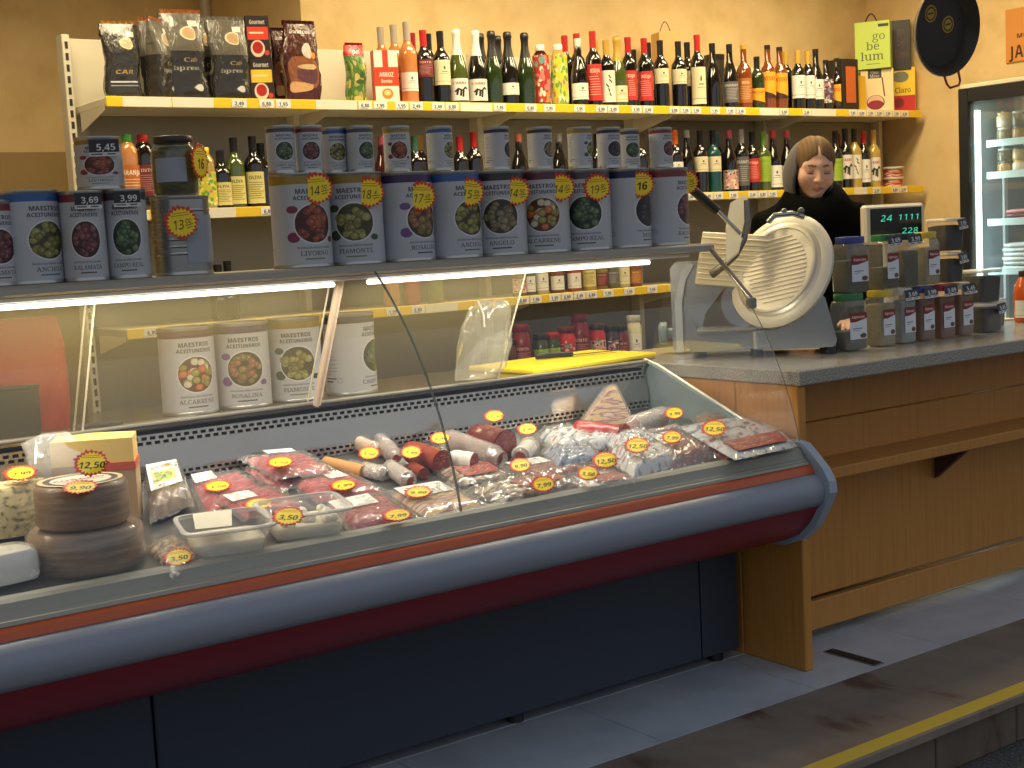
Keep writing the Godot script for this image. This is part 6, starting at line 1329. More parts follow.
	# sliced ham packs
	var hg = "sliced ham packs"; var white_card = mat(rgb(232, 228, 222), 0.5); var sl = mat(Color.WHITE, 0.5, {"tex": "ticket2"})
	pack([[186, 480], [240, 470], [278, 494], [204, 520]], 0.004, 0.016, "ham", [0.25, 0.82, 0.18, 0.12, white_card], "pink ham pack next to the cheese pouch", hg, "ham_pack", 0.2, 1)
	pack([[240, 470], [268, 464], [320, 480], [280, 494]], 0.004, 0.016, "ham", null, "pink ham pack lying under the raised pack", hg, "ham_pack", 0.2, 2)
	pack([[212, 500], [272, 487], [312, 506], [244, 522]], 0.022, 0.014, "ham", [0.3, 0.7, 0.2, 0.15, white_card], "pink ham pack directly behind the clear tubs", hg, "ham_pack", 0.2, 3)
	pack([[236, 459], [308, 453], [338, 472], [276, 480]], 0.035, 0.016, "ham", [0.55, 0.9, 0.2, 0.08, white_card], "pink ham pack resting raised at the back of the group", hg, "ham_pack", 0.28, 4)
	pack([[286, 483], [346, 473], [394, 494], [318, 505]], 0.006, 0.018, "ham", [0.62, 0.75, 0.14, 0.14, white_card], "pink ham pack beside the bagged sausages", hg, "ham_pack", 0.22, 5)
	pack([[322, 508], [386, 494], [422, 520], [350, 533]], 0.004, 0.018, "ham", [0.35, 0.72, 0.3, 0.18, white_card], "pink ham pack against the front rail next to the tub", hg, "ham_pack", 0.24, 6)
	pack([[382, 494], [448, 483], [492, 508], [424, 522]], 0.004, 0.016, "bacon", [0.45, 0.72, 0.34, 0.18, white_card], "pale bacon pack against the front rail", hg, "bacon_pack", 0.34, 7)
	for a in [[217, 486, 0.04, "3_50", "yellow price burst on the ham pack by the cheese pouch"], [258, 504, 0.055, "3_50", "yellow price burst on the ham pack behind the tubs"], [280, 462, 0.075, "3_50", "yellow price burst on the raised ham pack"], [343, 485, 0.04, "7_99", "yellow price burst on the ham pack beside the sausages"], [397, 515, 0.04, "7_99", "yellow price burst on the ham pack at the front rail"], [418, 492, 0.04, "9_90", "yellow price burst on the pale bacon pack"]]:
		case_star(a[0], a[1], a[2] - 0.005, a[3], a[4], 0.033, 1.1)
	# sausages
	var salami = mat(Color.WHITE, 0.5, {"tex": "salami", "tri": 14.0, "world": false}); var cured = mat(Color.WHITE, 0.5, {"tex": "cured", "tri": 10.0, "world": false}); var chorizo = mat(rgb(136, 54, 36), 0.4, {"coat": 0.3}); var paper = mat(rgb(222, 216, 206), 0.55); var brown = mat(rgb(170, 150, 146), 0.4, {"tex": "salami", "tri": 9.0, "world": false, "coat": 0.4}); var tan_m = mat(rgb(184, 134, 78), 0.5); var net = mat(Color.WHITE, 0.5, {"tex": "mesh_wrap", "tri": 12.0, "world": false}); var redm = mat(rgb(166, 44, 48), 0.35, {"coat": 0.4})
	sausage([352, 440], [374, 450], 0.022, 0.0, tan_m, null, "tan sausage in a knotted clear bag", 1, true)
	sausage([380, 440], [394, 456], 0.023, 0.0, brown, cured, "dark cut sausage in a knotted bag beside the tan one", 1, true)
	sausage([322, 462], [364, 472], 0.019, 0.0, tan_m, null, "thin tan sausage lying by the raised ham pack", 1, false)
	sausage([364, 470], [384, 474], 0.020, 0.0, net, null, "net-wrapped white sausage tip beside the thin tan sausage", 1, true)
	sausage([390, 468], [408, 480], 0.022, 0.0, net, cured, "net-wrapped cut sausage in front of the chorizo", 1, true)
	sausage([410, 466], [424, 474], 0.017, 0.0, chorizo, cured, "small chorizo piece in front of the large chorizo", 1, false)
	sausage([406, 450], [442, 462], 0.033, 0.0, chorizo, cured, "thick orange-brown chorizo with a price burst", 1, false)
	sausage([448, 458], [474, 462], 0.027, 0.0, paper, salami, "white-skinned cut salami next to the thick chorizo", 1, false)
	sausage([448, 440], [494, 456], 0.030, 0.0, brown, salami, "long salami under clear film with a cut end", 1, true)
	sausage([470, 436], [505, 446], 0.047, 0.0, brown, salami, "thickest salami with a broad cut face", 1, false)
	sausage([530, 446], [521, 456], 0.026, 0.0, paper, salami, "short pale sausage end next to the thickest salami", 1, true)
	sausage([572, 428], [620, 434], 0.028, 0.01, redm, null, "smooth bright red sausage in front of the bacon wedge", 1, false)
	sausage([632, 428], [664, 418], 0.036, 0.0, net, cured, "whitish wrapped ham piece beside the bacon wedge", 0, true)
	sausage([652, 438], [676, 432], 0.024, 0.0, brown, salami, "small meat piece in front of the wrapped ham", 0, true)
	for a in [[369, 453, 0.05, "3_50", "yellow price burst by the knotted sausage bags"], [440, 438, 0.075, "9_90", "yellow price burst on the thick chorizo"], [411, 452, 0.06, "7_99", "small yellow price burst tucked behind the chorizo"], [494, 416, 0.10, "12_50", "yellow price burst standing on the thickest salami"], [527, 429, 0.06, "9_90", "yellow price burst beyond the thickest salami"]]:
		case_star(a[0], a[1], a[2], a[3], a[4], 0.028, 0.85)
	# bacon wedge standing at the back
	var mp = on_deck(604, 424); mp.y = deck_y(mp.z + 0.03)
	t = thing("bacon_wedge", "large upright wedge of streaky bacon at the back of the case", "meat", mp, -0.55)
	m = MB.new(); m.prism([Vector2(-0.085, 0), Vector2(0.085, -0.0), Vector2(0.075, 0.045), Vector2(0.040, 0.125), Vector2(0.015, 0.115)], -0.035, 0.035); kid(t, "meat", m, mat(Color.WHITE, 0.4, {"tex": "bacon", "tri": 7.0, "world": false, "coat": 0.4}))
	m = MB.new(); m.prism([Vector2(-0.09, 0), Vector2(0.09, 0.0), Vector2(0.08, 0.05), Vector2(0.043, 0.13), Vector2(0.012, 0.12)], -0.04, 0.04); kid(t, "film", m, film)
	# further flat packs
	var pg = "cured meat packs"
	pack([[430, 470], [486, 459], [516, 478], [456, 488]], 0.006, 0.012, "sleeve_dark", [0.55, 0.45, 0.3, 0.25, mat(Color.WHITE, 0.5, {"tex": "cured"})], "grey-brown sleeve with a window onto red ham", pg, "meat_pack", 0.15, 21)
	pack([[462, 492], [556, 474], [590, 488], [504, 507]], 0.006, 0.022, "sleeve_dark", [0.6, 0.5, 0.25, 0.2, mat(Color.WHITE, 0.5, {"tex": "cured"})], "long brown meat pack lying against the front rail", pg, "meat_pack", 0.22, 22)
	pack([[498, 468], [566, 456], [604, 470], [536, 482]], 0.006, 0.014, "cured", [0.3, 0.75, 0.25, 0.16, white_card], "white-edged pack of red cured ham in the middle", pg, "meat_pack", 0.4, 23, 0.7)
	pack([[560, 480], [606, 470], [646, 482], [588, 493]], 0.004, 0.010, "paper_print", [0.6, 0.4, 0.26, 0.22, mat(Color.WHITE, 0.5, {"tex": "salami"})], "pale printed pack with round salami slices", pg, "meat_pack", 0.2, 24)
	pack([[532, 436], [596, 426], [628, 446], [556, 458]], 0.01, 0.032, "paper_print", [0.7, 0.5, 0.16, 0.16, mat(rgb(190, 60, 60), 0.4)], "crumpled white paper parcel behind the cured ham", pg, "meat_parcel", 0.3, 25)
	pack([[540, 452], [590, 444], [604, 460], [556, 468]], 0.02, 0.02, "paper_print", null, "blue-grey printed pouch between parcel and cured ham", pg, "meat_pack", 0.25, 26, 0.9, rgb(170, 184, 206))
	pack([[602, 458], [648, 442], [692, 464], [632, 480]], 0.006, 0.036, "paper_print", null, "bulky white vacuum parcel with frosted film near the front rail", pg, "meat_parcel", 0.35, 27, 0.9)
	pack([[640, 446], [684, 438], [716, 460], [672, 472]], 0.006, 0.036, "cured", [0.4, 0.7, 0.25, 0.2, white_card], "red meat in clear film tucked against the large pack", pg, "meat_pack", 0.4, 28)
	pack([[600, 440], [648, 432], [668, 446], [618, 456]], 0.02, 0.026, "paper_print", null, "white parcel behind the bulky frosted one", pg, "meat_parcel", 0.3, 29, 0.9)
	var T2 = pack([[676, 427], [762, 411], [799, 447], [735, 461]], 0.035, 0.012, "paper_print", [0.50, 0.22, 0.38, 0.13, mat(Color.WHITE, 0.4, {"tex": "cured"})], "large pale pack with rows of sliced ham in the case corner", pg, "ham_pack", 0.15, 30, 0.98, rgb(226, 234, 240))
	pack([[672, 438], [744, 425], [784, 453], [728, 467]], 0.004, 0.024, "cured", null, "dark red meat pack under the large pale pack", pg, "meat_pack", 0.2, 31)
	pack([[690, 420], [742, 408], [752, 416], [700, 430]], 0.03, 0.018, "rind", null, "brown cured loin peeking out behind the large pale pack", pg, "meat_pack", 0.2, 32)
	for a in [[543, 484, 0.05, "7_99", "yellow price burst on the long brown meat pack", 0.030], [520, 465, 0.045, "9_90", "yellow price burst on the red cured ham pack", 0.028], [588, 473, 0.045, "3_50", "yellow price burst on the printed salami pack", 0.028], [605, 460, 0.07, "12_50", "yellow price burst on the bulky white parcel", 0.034], [637, 445, 0.075, "12_50", "yellow price burst on the white parcel further back", 0.034], [672, 437, 0.07, "7_99", "yellow price burst lying by the small meat piece", 0.028], [674, 413, 0.075, "9_90", "yellow price burst on the wrapped ham piece", 0.028], [714, 428, 0.075, "12_50", "yellow price burst on the large pale pack in the corner", 0.036]]:
		case_star(a[0], a[1], a[2], a[3], a[4], a[5], 0.8)
	# on the rear ledge: cutting board, knife, hanging bag, things behind the near pane
	var A = Vector3(2.66, 0.9568, -3.60)
	var cbd = thing("cutting_board", "yellow plastic cutting board on the rear ledge of the case", "board", Vector3(2.885, 0.9567, -3.73), 0.12)
	kid(cbd, "board", bx(Vector3(0, 0.009, 0), Vector3(0.60, 0.018, 0.33), 0.005), mat(rgb(246, 222, 30), 0.4))
	var kn = thing("knife", "kitchen knife with a black handle on the yellow board", "knife", Vector3(2.925, 0.9752, -3.77), -0.16)
	m = MB.new(); m.xf = Transform3D(Basis(Vector3.RIGHT, -PI / 2), Vector3(0.02, 0.006, 0)); m.prism([Vector2(0, -0.012), Vector2(0.18, -0.008), Vector2(0.215, 0.012), Vector2(0, 0.014)], -0.001, 0.001); kid(kn, "blade", m, mat(rgb(150, 150, 148), 0.25, {"metal": 0.9}))
	kid(kn, "handle", tubem([Vector3(-0.12, 0.010, 0.004), Vector3(-0.08, 0.012, 0), Vector3(-0.03, 0.011, 0), Vector3(0.025, 0.009, 0)], [0.008, 0.011, 0.010, 0.009]), mat(rgb(34, 34, 34), 0.5))
	# clear carrier bag hung on the pane edge
	var bgp = on_z(480, 338, -3.47)
	var bg = thing("plastic_bag", "clear plastic bag hanging beside the yellow cutting board", "bag", Vector3(bgp.x, 0.975, -3.46), -0.3)
	kid(bg, "bag", loft([[0.0, 0.06, 0.02, 2.2, -0.03, 0.0], [0.03, 0.075, 0.035, 2.2, -0.01, 0.0], [0.10, 0.08, 0.04, 2.0, 0.01, 0.0], [0.16, 0.075, 0.03, 2.0, 0.02, 0.0], [0.21, 0.065, 0.02, 2.0, 0.03, 0.0], [0.235, 0.05, 0.008, 2.0, 0.035, 0.0]], 48, 0.34, 17), mat(rgb(232, 228, 206), 0.12, {"alpha": 0.18, "spec": 1.0}))
	var hk := MB.new(); hk.tube([Vector3(-0.01, 0.24, 0.012), Vector3(0.0, 0.20, 0.03), Vector3(0.0, 0.16, 0.034)], 0.003, 6); kid(bg, "handle", hk, mat(rgb(230, 230, 226), 0.3))
	# red bag, dark tray and knife behind the near pane
	var rp = on_z(22, 345, -3.70)
	t = thing("shopping_bag", "slumped red fabric bag behind the hazy pane", "bag", Vector3(rp.x, 0.9566, -3.72), -0.3)
	kid(t, "bag", loft([[0.0, 0.10, 0.06, 3.0], [0.05, 0.11, 0.07, 3.0], [0.16, 0.115, 0.06, 3.0], [0.24, 0.11, 0.045, 2.5], [0.30, 0.10, 0.02, 2.5]], 48, 0.16, 21), mat(rgb(158, 18, 18), 0.6))
	rp = on_z(10, 375, -3.60)
	t = thing("dark_tray", "dark plastic tray leaning before the red bag", "tray", Vector3(rp.x - 0.02, 0.9566, -3.60), -0.35)
	kid(t, "tray", bx(Vector3(0, 0.065, 0), Vector3(0.17, 0.13, 0.03), 0.008), mat(rgb(34, 38, 36), 0.4)); kid(t, "rim", bx(Vector3(0, 0.128, 0), Vector3(0.18, 0.01, 0.038), 0.003), mat(rgb(44, 48, 46), 0.4))
	rp = on_y(75, 409, 0.958)
	t = thing("knife", "long knife with a dark handle on the ledge behind the pane", "knife", Vector3(rp.x, 0.9568, -3.545), 0.0)
	m = MB.new(); m.xf = Transform3D(Basis(Vector3.RIGHT, -PI / 2), Vector3(-0.06, 0.004, 0)); m.prism([Vector2(0, -0.014), Vector2(0.20, -0.010), Vector2(0.23, 0.008), Vector2(0, 0.012)], -0.001, 0.001); kid(t, "blade", m, mat(rgb(214, 210, 196), 0.25, {"metal": 0.7}))
	kid(t, "handle", tubem([Vector3(-0.17, 0.009, 0), Vector3(-0.12, 0.010, 0), Vector3(-0.05, 0.008, 0)], [0.008, 0.009, 0.008]), mat(rgb(24, 24, 24), 0.5))

# ---------------------------------------------------------------- fridge
func fridge():
	var X = 5.75; var zf = on_x(963, 170, X).z; var zn = zf + 1.25; var xb = 6.36
	var yt = on_x(963, 85, X).y
	var t = thing("drinks_fridge", "tall black-framed glass door fridge with a lit strip", "fridge", Vector3.ZERO)
	var black = mat(rgb(30, 32, 36), 0.35); var inner = mat(rgb(150, 170, 182), 0.4)
	kid(t, "back_wall", bx(Vector3(xb - 0.02, yt * 0.5, (zf + zn) * 0.5), Vector3(0.03, yt - 0.1, zn - zf), 0.0), inner)
	for z in [zf + 0.02, zn - 0.02]:
		kid(t, "side_wall", bx(Vector3((X + xb) * 0.5 + 0.02, yt * 0.5, z), Vector3(xb - X - 0.04, yt - 0.02, 0.035), 0.003), inner)
	kid(t, "side_skin", bx(Vector3((X + xb) * 0.5, yt * 0.5, zf - 0.004), Vector3(xb - X, yt, 0.008), 0.002), mat(rgb(206, 198, 180), 0.4))
	kid(t, "roof", bx(Vector3((X + xb) * 0.5, yt - 0.03, (zf + zn) * 0.5), Vector3(xb - X, 0.06, zn - zf), 0.003), mat(rgb(214, 202, 172), 0.4))
	kid(t, "floor_box", bx(Vector3((X + xb) * 0.5, 0.15, (zf + zn) * 0.5), Vector3(xb - X, 0.28, zn - zf), 0.003), black)
	# door: frame and pane
	var d = kid(t, "door_frame", bx(Vector3(X - 0.015, yt * 0.5 + 0.13, zf + 0.028), Vector3(0.035, yt - 0.30, 0.056), 0.004), black)
	kid(t, "door_frame", bx(Vector3(X - 0.015, yt * 0.5 + 0.13, zn - 0.028), Vector3(0.035, yt - 0.30, 0.056), 0.004), black)
	kid(t, "door_frame", bx(Vector3(X - 0.015, yt - 0.055, (zf + zn) * 0.5), Vector3(0.034, 0.07, zn - zf - 0.11), 0.004), black)
	kid(t, "door_frame", bx(Vector3(X - 0.015, 0.31, (zf + zn) * 0.5), Vector3(0.034, 0.06, zn - zf - 0.11), 0.004), black)
	kid(t, "door_glass", bx(Vector3(X - 0.015, yt * 0.5 + 0.12, (zf + zn) * 0.5), Vector3(0.005, yt - 0.42, zn - zf - 0.11), 0.0), mat(rgb(206, 220, 222), 0.02, {"alpha": 0.06}))
	# light strip on the inner side, beside the door
	var lx = X + 0.06; var lz = zf + 0.045
	kid(t, "light_strip", bx(Vector3(lx, yt * 0.5 + 0.1, lz), Vector3(0.035, yt - 0.45, 0.012), 0.003), mat(Color(1, 1, 1), 0.5, {"glow": 4.0, "glow_color": Color(0.93, 1.0, 0.98)}))
	var l := AreaLight3D.new(); l.name = "strip_light"; l.area_size = Vector2(0.03, yt - 0.45); l.light_color = Color(0.90, 1.0, 0.98); l.light_energy = 0.30; l.shadow_enabled = true; l.area_range = 5.0
	t.add_child(l); l.transform = Transform3D(Basis.looking_at(Vector3(0.45, 0, 1).normalized(), Vector3.UP), Vector3(lx + 0.005, yt * 0.5 + 0.1, lz + 0.012))
	# slotted post and shelves
	var post := bx(Vector3(6.02, yt * 0.5 + 0.1, zf + 0.048), Vector3(0.03, yt - 0.45, 0.014), 0.002); kid(t, "shelf_post", post, mat(rgb(206, 216, 220), 0.4))
	var ys := []
	for py in [144, 176, 223]: ys.append(on_x(996, py, 5.86).y)
	ys.append(on_x(996, 272, 5.86).y)
	for y in ys:
		kid(t, "wire_shelf", bx(Vector3(6.09, y, (zf + zn) * 0.5), Vector3(0.46, 0.014, zn - zf - 0.12), 0.003), mat(rgb(206, 220, 224), 0.35))
		kid(t, "shelf_lip", bx(Vector3(5.858, y + 0.004, (zf + zn) * 0.5), Vector3(0.008, 0.034, zn - zf - 0.12), 0.002), mat(rgb(176, 206, 212), 0.35))
	# contents near the far side
	var jg = "jars in the fridge"
	var cc = [rgb(196, 186, 160), rgb(120, 116, 84), rgb(176, 156, 110), rgb(206, 200, 180), rgb(80, 84, 66), rgb(150, 120, 70)]
	var n = 0
	for lay in [[0, 2], [1, 2]]:
		for k in 4:
			for s in lay[1]:
				var hh = 0.072 if lay[0] == 0 else 0.062
				var at = Vector3(5.925, ys[lay[0]] + 0.0078 + s * hh, zf + 0.115 + k * 0.085)
				var w = ["lower", "stacked upper"][s] + " small jar on the " + ["upper", "second"][lay[0]] + " fridge shelf, " + ["next to the slotted post", "second from the post", "third from the post", "fourth from the post"][k]
				small_jar(at, 0.037, hh - 0.001, null, cc[(n * 5 + 1) % 6], [rgb(206, 206, 200), rgb(190, 160, 80), rgb(90, 96, 100)][n % 3], "", w, jg); n += 1
	for k in 3:
		single("meat_packet", ["flat pink packet on the third fridge shelf", "flat purple packet lying on the pink one in the fridge", "flat rosy packet on top in the fridge"][k], "food pack", loft([[0.0, 0.10, 0.12, 5.0], [0.004, 0.11, 0.13, 5.0], [0.014, 0.105, 0.125, 5.0], [0.018, 0.08, 0.10, 4.0]], 32, 0.03, k), mat([rgb(176, 100, 112), rgb(120, 70, 96), rgb(196, 130, 140)][k], 0.3), Vector3(6.0, ys[2] + 0.0078 + k * 0.0188, zf + 0.24), 0.1 * k, "packets in the fridge")
	for k in 6:
		single("cheese_packet", "pale bluish packet, %s of the stack on the bottom fridge shelf" % ["lowest", "second", "third", "fourth", "fifth", "topmost"][k], "food pack", loft([[0.0, 0.10, 0.11, 4.0], [0.006, 0.12, 0.13, 4.0], [0.016, 0.12, 0.13, 4.0], [0.0215, 0.09, 0.10, 4.0]], 32, 0.05, 10 + k), mat(rgb(196, 210, 216), 0.3), Vector3(6.0, ys[3] + 0.0078 + k * 0.0222, zf + 0.22 + 0.01 * (k % 2)), 0.06 * (k % 3), "packet stack in the fridge")

# ---------------------------------------------------------------- pan and sign
func wall_things():
	var c = CAM + ray(944, 29) * 5.5
	var to = (CAM - c).normalized(); var n = (to * cos(0.72) + cb.x * sin(0.72)).normalized()
	var up = (Vector3.UP - n * n.y).normalized(); var B = Basis(up.cross(n), up, n) * Basis(Vector3(0, 0, 1), 0.22)
	up = B.y
	var t = thing("paella_pan", "large dark paella pan hanging by a cord with two gold stickers", "pan", c - up * 0.18)
	t.basis = B
	var o = Vector3(0, 0.18, 0)
	var m := MB.new(); m.xf = Transform3D(Basis(Vector3.RIGHT, PI / 2), o)
	m.lathe([Vector2(0, -0.025), Vector2(0.15, -0.025), Vector2(0.178, 0.016), Vector2(0.186, 0.018), Vector2(0.186, 0.022), Vector2(0.176, 0.021), Vector2(0.147, -0.020), Vector2(0, -0.020)], 48); kid(t, "pan_body", m, mat(rgb(60, 56, 54), 0.5, {"metal": 0.2}))
	m = MB.new(); m.xf = Transform3D(Basis(Vector3.RIGHT, PI / 2), o); m.lathe([Vector2(0.1865, 0.015), Vector2(0.189, 0.019), Vector2(0.1865, 0.0235)], 48); kid(t, "rim", m, mat(rgb(150, 140, 126), 0.4, {"metal": 0.5}))
	for a in [[-0.05, 0.07], [0.045, 0.01]]:
		m = MB.new(); m.disc(o + Vector3(a[0], a[1], -0.0185), 0.034, Vector3(0, 0, 1), 24); kid(t, "sticker", m, mat(Color.WHITE, 0.4, {"tex": "gold_sticker"}))
	for s in [-1, 1]:
		m = MB.new(); m.tube([o + Vector3(-0.035, s * 0.178, 0.02), o + Vector3(-0.033, s * 0.215, 0.03), o + Vector3(-0.02, s * 0.232, 0.035), o + Vector3(0.03, s * 0.232, 0.035), o + Vector3(0.045, s * 0.215, 0.03), o + Vector3(0.047, s * 0.175, 0.02)], 0.005, 8); kid(t, "handle", m, mat(rgb(130, 52, 34), 0.4))
	var Bi = B.inverse(); var top = o + Vector3(0, 0.232, 0.035)
	m = MB.new(); m.tube([top, top + Bi * Vector3(0, (2.985 - (c.y + 0.23)), 0)], 0.0025, 6); kid(t, "cord", m, mat(rgb(120, 96, 70), 0.8))
	# poster on the side wall above the fridge
	var s0 = on_x(1007, 10, 6.365); var s1 = on_x(1004, 64, 6.365)
	var h = s0.y - s1.y; var w = 0.62
	var z0 = on_x(1006, 35, 6.365).z
	t = thing("wall_sign", "orange-brown sign board with dark lettering above the fridge", "sign", Vector3(6.364, s1.y, z0 + w * 0.5), -PI / 2)
	kid(t, "board", bx(Vector3(0, h * 0.5, 0), Vector3(w, h, 0.010), 0.002), mat(rgb(206, 138, 64), 0.5))
	m = MB.new(); m.face([Vector3(-w * 0.5 + 0.004, 0.004, 0.0054), Vector3(w * 0.5 - 0.004, 0.004, 0.0054), Vector3(w * 0.5 - 0.004, h - 0.004, 0.0054), Vector3(-w * 0.5 + 0.004, h - 0.004, 0.0054)], [Vector2(0, 1), Vector2(1, 1), Vector2(1, 0), Vector2(0, 0)]); kid(t, "lettering", m, mat(Color.WHITE, 0.5, {"tex": "sign"}))

# ---------------------------------------------------------------- the shop assistant
func cap_d(p: Vector3, q: Array) -> float:
	var ab: Vector3 = q[1] - q[0]
	var l = ab.length_squared()
	var h = clampf((p - q[0]).dot(ab) / l, 0.0, 1.0) if l > 1e-9 else 0.0
	return p.distance_to(q[0] + ab * h) - lerpf(q[2], q[3], h)
func ell_d(p: Vector3, c: Vector3, r: Vector3) -> float:
	var q = (p - c) / r
	var k0 = q.length(); var k1 = (q / r).length()
	return k0 * (k0 - 1.0) / maxf(k1, 1e-6)
func smin(a: float, b: float, k: float) -> float:
	var h = maxf(k - absf(a - b), 0.0) / k
	return minf(a, b) - h * h * k * 0.25
func caps_d(p: Vector3, caps: Array, k: float, grow := 0.0) -> float:
	var d = 9.0
	for q in caps: d = smin(d, cap_d(p, q) - grow, k)
	return d

# surface nets: one vertex in each crossed cell, one quad round each crossed edge
func nets(f: Callable, lo: Vector3, hi: Vector3, c: float, out: Dictionary, tint: Callable):
	var n = Vector3i(((hi - lo) / c).ceil()) + Vector3i.ONE
	n = (n + Vector3i(3, 3, 3)) / 4 * 4
	var val := PackedFloat32Array(); val.resize(n.x * n.y * n.z)
	var sy = n.x; var sz = n.x * n.y
	for bz in range(0, n.z, 4):
		for by in range(0, n.y, 4):
			for bx_ in range(0, n.x, 4):
				var d0: float = f.call(lo + Vector3(bx_ + 1.5, by + 1.5, bz + 1.5) * c)
				var far = absf(d0) > c * 6.0
				for z in 4:
					for y in 4:
						for x in 4:
							var i = (bx_ + x) + (by + y) * sy + (bz + z) * sz
							val[i] = d0 if far else f.call(lo + Vector3(bx_ + x, by + y, bz + z) * c)
	var idx := {}; var V := PackedVector3Array(); var N := PackedVector3Array()
	for z in n.z - 1:
		for y in n.y - 1:
			for x in n.x - 1:
				var b = x + y * sy + z * sz
				var neg = 0
				var cv = [val[b], val[b + 1], val[b + sy], val[b + sy + 1], val[b + sz], val[b + sz + 1], val[b + sz + sy], val[b + sz + sy + 1]]
				for q in cv:
					if q < 0.0: neg += 1
				if neg == 0 or neg == 8: continue
				var s := Vector3.ZERO; var k = 0
				for e in [[0, 1], [2, 3], [4, 5], [6, 7], [0, 2], [1, 3], [4, 6], [5, 7], [0, 4], [1, 5], [2, 6], [3, 7]]:
					var a = cv[e[0]]; var bb = cv[e[1]]
					if (a < 0.0) != (bb < 0.0):
						var h = a / (a - bb)
						s += Vector3(e[0] & 1, (e[0] >> 1) & 1, e[0] >> 2).lerp(Vector3(e[1] & 1, (e[1] >> 1) & 1, e[1] >> 2), h); k += 1
				var p = lo + (Vector3(x, y, z) + s / k) * c
				var g = Vector3(cv[1] + cv[3] + cv[5] + cv[7] - cv[0] - cv[2] - cv[4] - cv[6], cv[2] + cv[3] + cv[6] + cv[7] - cv[0] - cv[1] - cv[4] - cv[5], cv[4] + cv[5] + cv[6] + cv[7] - cv[0] - cv[1] - cv[2] - cv[3])
				idx[b] = V.size(); V.append(p); N.append(g.normalized())
	for z in range(1, n.z - 1):
		for y in range(1, n.y - 1):
			for x in range(1, n.x - 1):
				var b = x + y * sy + z * sz
				for ax in 3:
					var st = [1, sy, sz][ax]
					if (val[b] < 0.0) == (val[b + st] < 0.0): continue
					var u = [sy, sz, 1][ax]; var w = [sz, 1, sy][ax]
					var q = [b - u - w, b - w, b, b - u]
					if not (idx.has(q[0]) and idx.has(q[1]) and idx.has(q[2]) and idx.has(q[3])): continue
					var i4 = [idx[q[0]], idx[q[1]], idx[q[2]], idx[q[3]]]
					var gn = (V[i4[1]] - V[i4[0]]).cross(V[i4[2]] - V[i4[0]])
					if gn.dot(N[i4[0]] + N[i4[2]]) > 0.0: i4.reverse()
					for k in [0, 1, 2, 0, 2, 3]:
						out.v.append(V[i4[k]]); out.n.append(N[i4[k]]); out.c.append(tint.call(V[i4[k]]))
func net_mesh(out: Dictionary) -> ArrayMesh:
	var a := []; a.resize(Mesh.ARRAY_MAX)
	a[Mesh.ARRAY_VERTEX] = out.v; a[Mesh.ARRAY_NORMAL] = out.n; a[Mesh.ARRAY_COLOR] = out.c
	var m := ArrayMesh.new(); m.add_surface_from_arrays(Mesh.PRIMITIVE_TRIANGLES, a); return m
func fresh() -> Dictionary: return {"v": PackedVector3Array(), "n": PackedVector3Array(), "c": PackedColorArray()}

func head_d(p: Vector3) -> float:
	# head axes: y up, z out of the face; eyes at y = 0
	var d = ell_d(p, Vector3(0, 0.030, -0.012), Vector3(0.076, 0.086, 0.092))
	d = smin(d, ell_d(p, Vector3(0, -0.036, 0.028), Vector3(0.060, 0.074, 0.058)), 0.03)
	var q = Vector3(absf(p.x), p.y, p.z)
	d = smin(d, (q - Vector3(0.037, -0.028, 0.050)).length() - 0.030, 0.03)
	d = smin(d, (p - Vector3(0, -0.094, 0.058)).length() - 0.020, 0.03)
	d = smin(d, cap_d(q, [Vector3(0.0, 0.024, 0.076), Vector3(0.042, 0.022, 0.058), 0.012, 0.011]), 0.02)
	# eye hollows, lids
	d = -smin(-d, (q - Vector3(0.031, 0.002, 0.094)).length() - 0.013, 0.012)
	d = smin(d, (q - Vector3(0.031, -0.001, 0.0665)).length() - 0.0145, 0.006)
	# nose
	d = smin(d, cap_d(p, [Vector3(0, 0.012, 0.080), Vector3(0, -0.030, 0.101), 0.0065, 0.0105]), 0.012)
	d = smin(d, (q - Vector3(0.0105, -0.034, 0.092)).length() - 0.0078, 0.006)
	# lips
	d = smin(d, cap_d(q, [Vector3(0.0, -0.0585, 0.0885), Vector3(0.020, -0.0625, 0.079), 0.0058, 0.003]), 0.006)
	d = smin(d, cap_d(q, [Vector3(0.0, -0.0685, 0.0875), Vector3(0.016, -0.0650, 0.080), 0.0064, 0.003]), 0.006)
	# ears
	d = smin(d, ell_d(q, Vector3(0.074, -0.008, -0.012), Vector3(0.010, 0.030, 0.018)), 0.01)
	# neck
	d = smin(d, cap_d(p, [Vector3(0, -0.06, -0.02), Vector3(0, -0.20, -0.055), 0.050, 0.055]), 0.03)
	return d
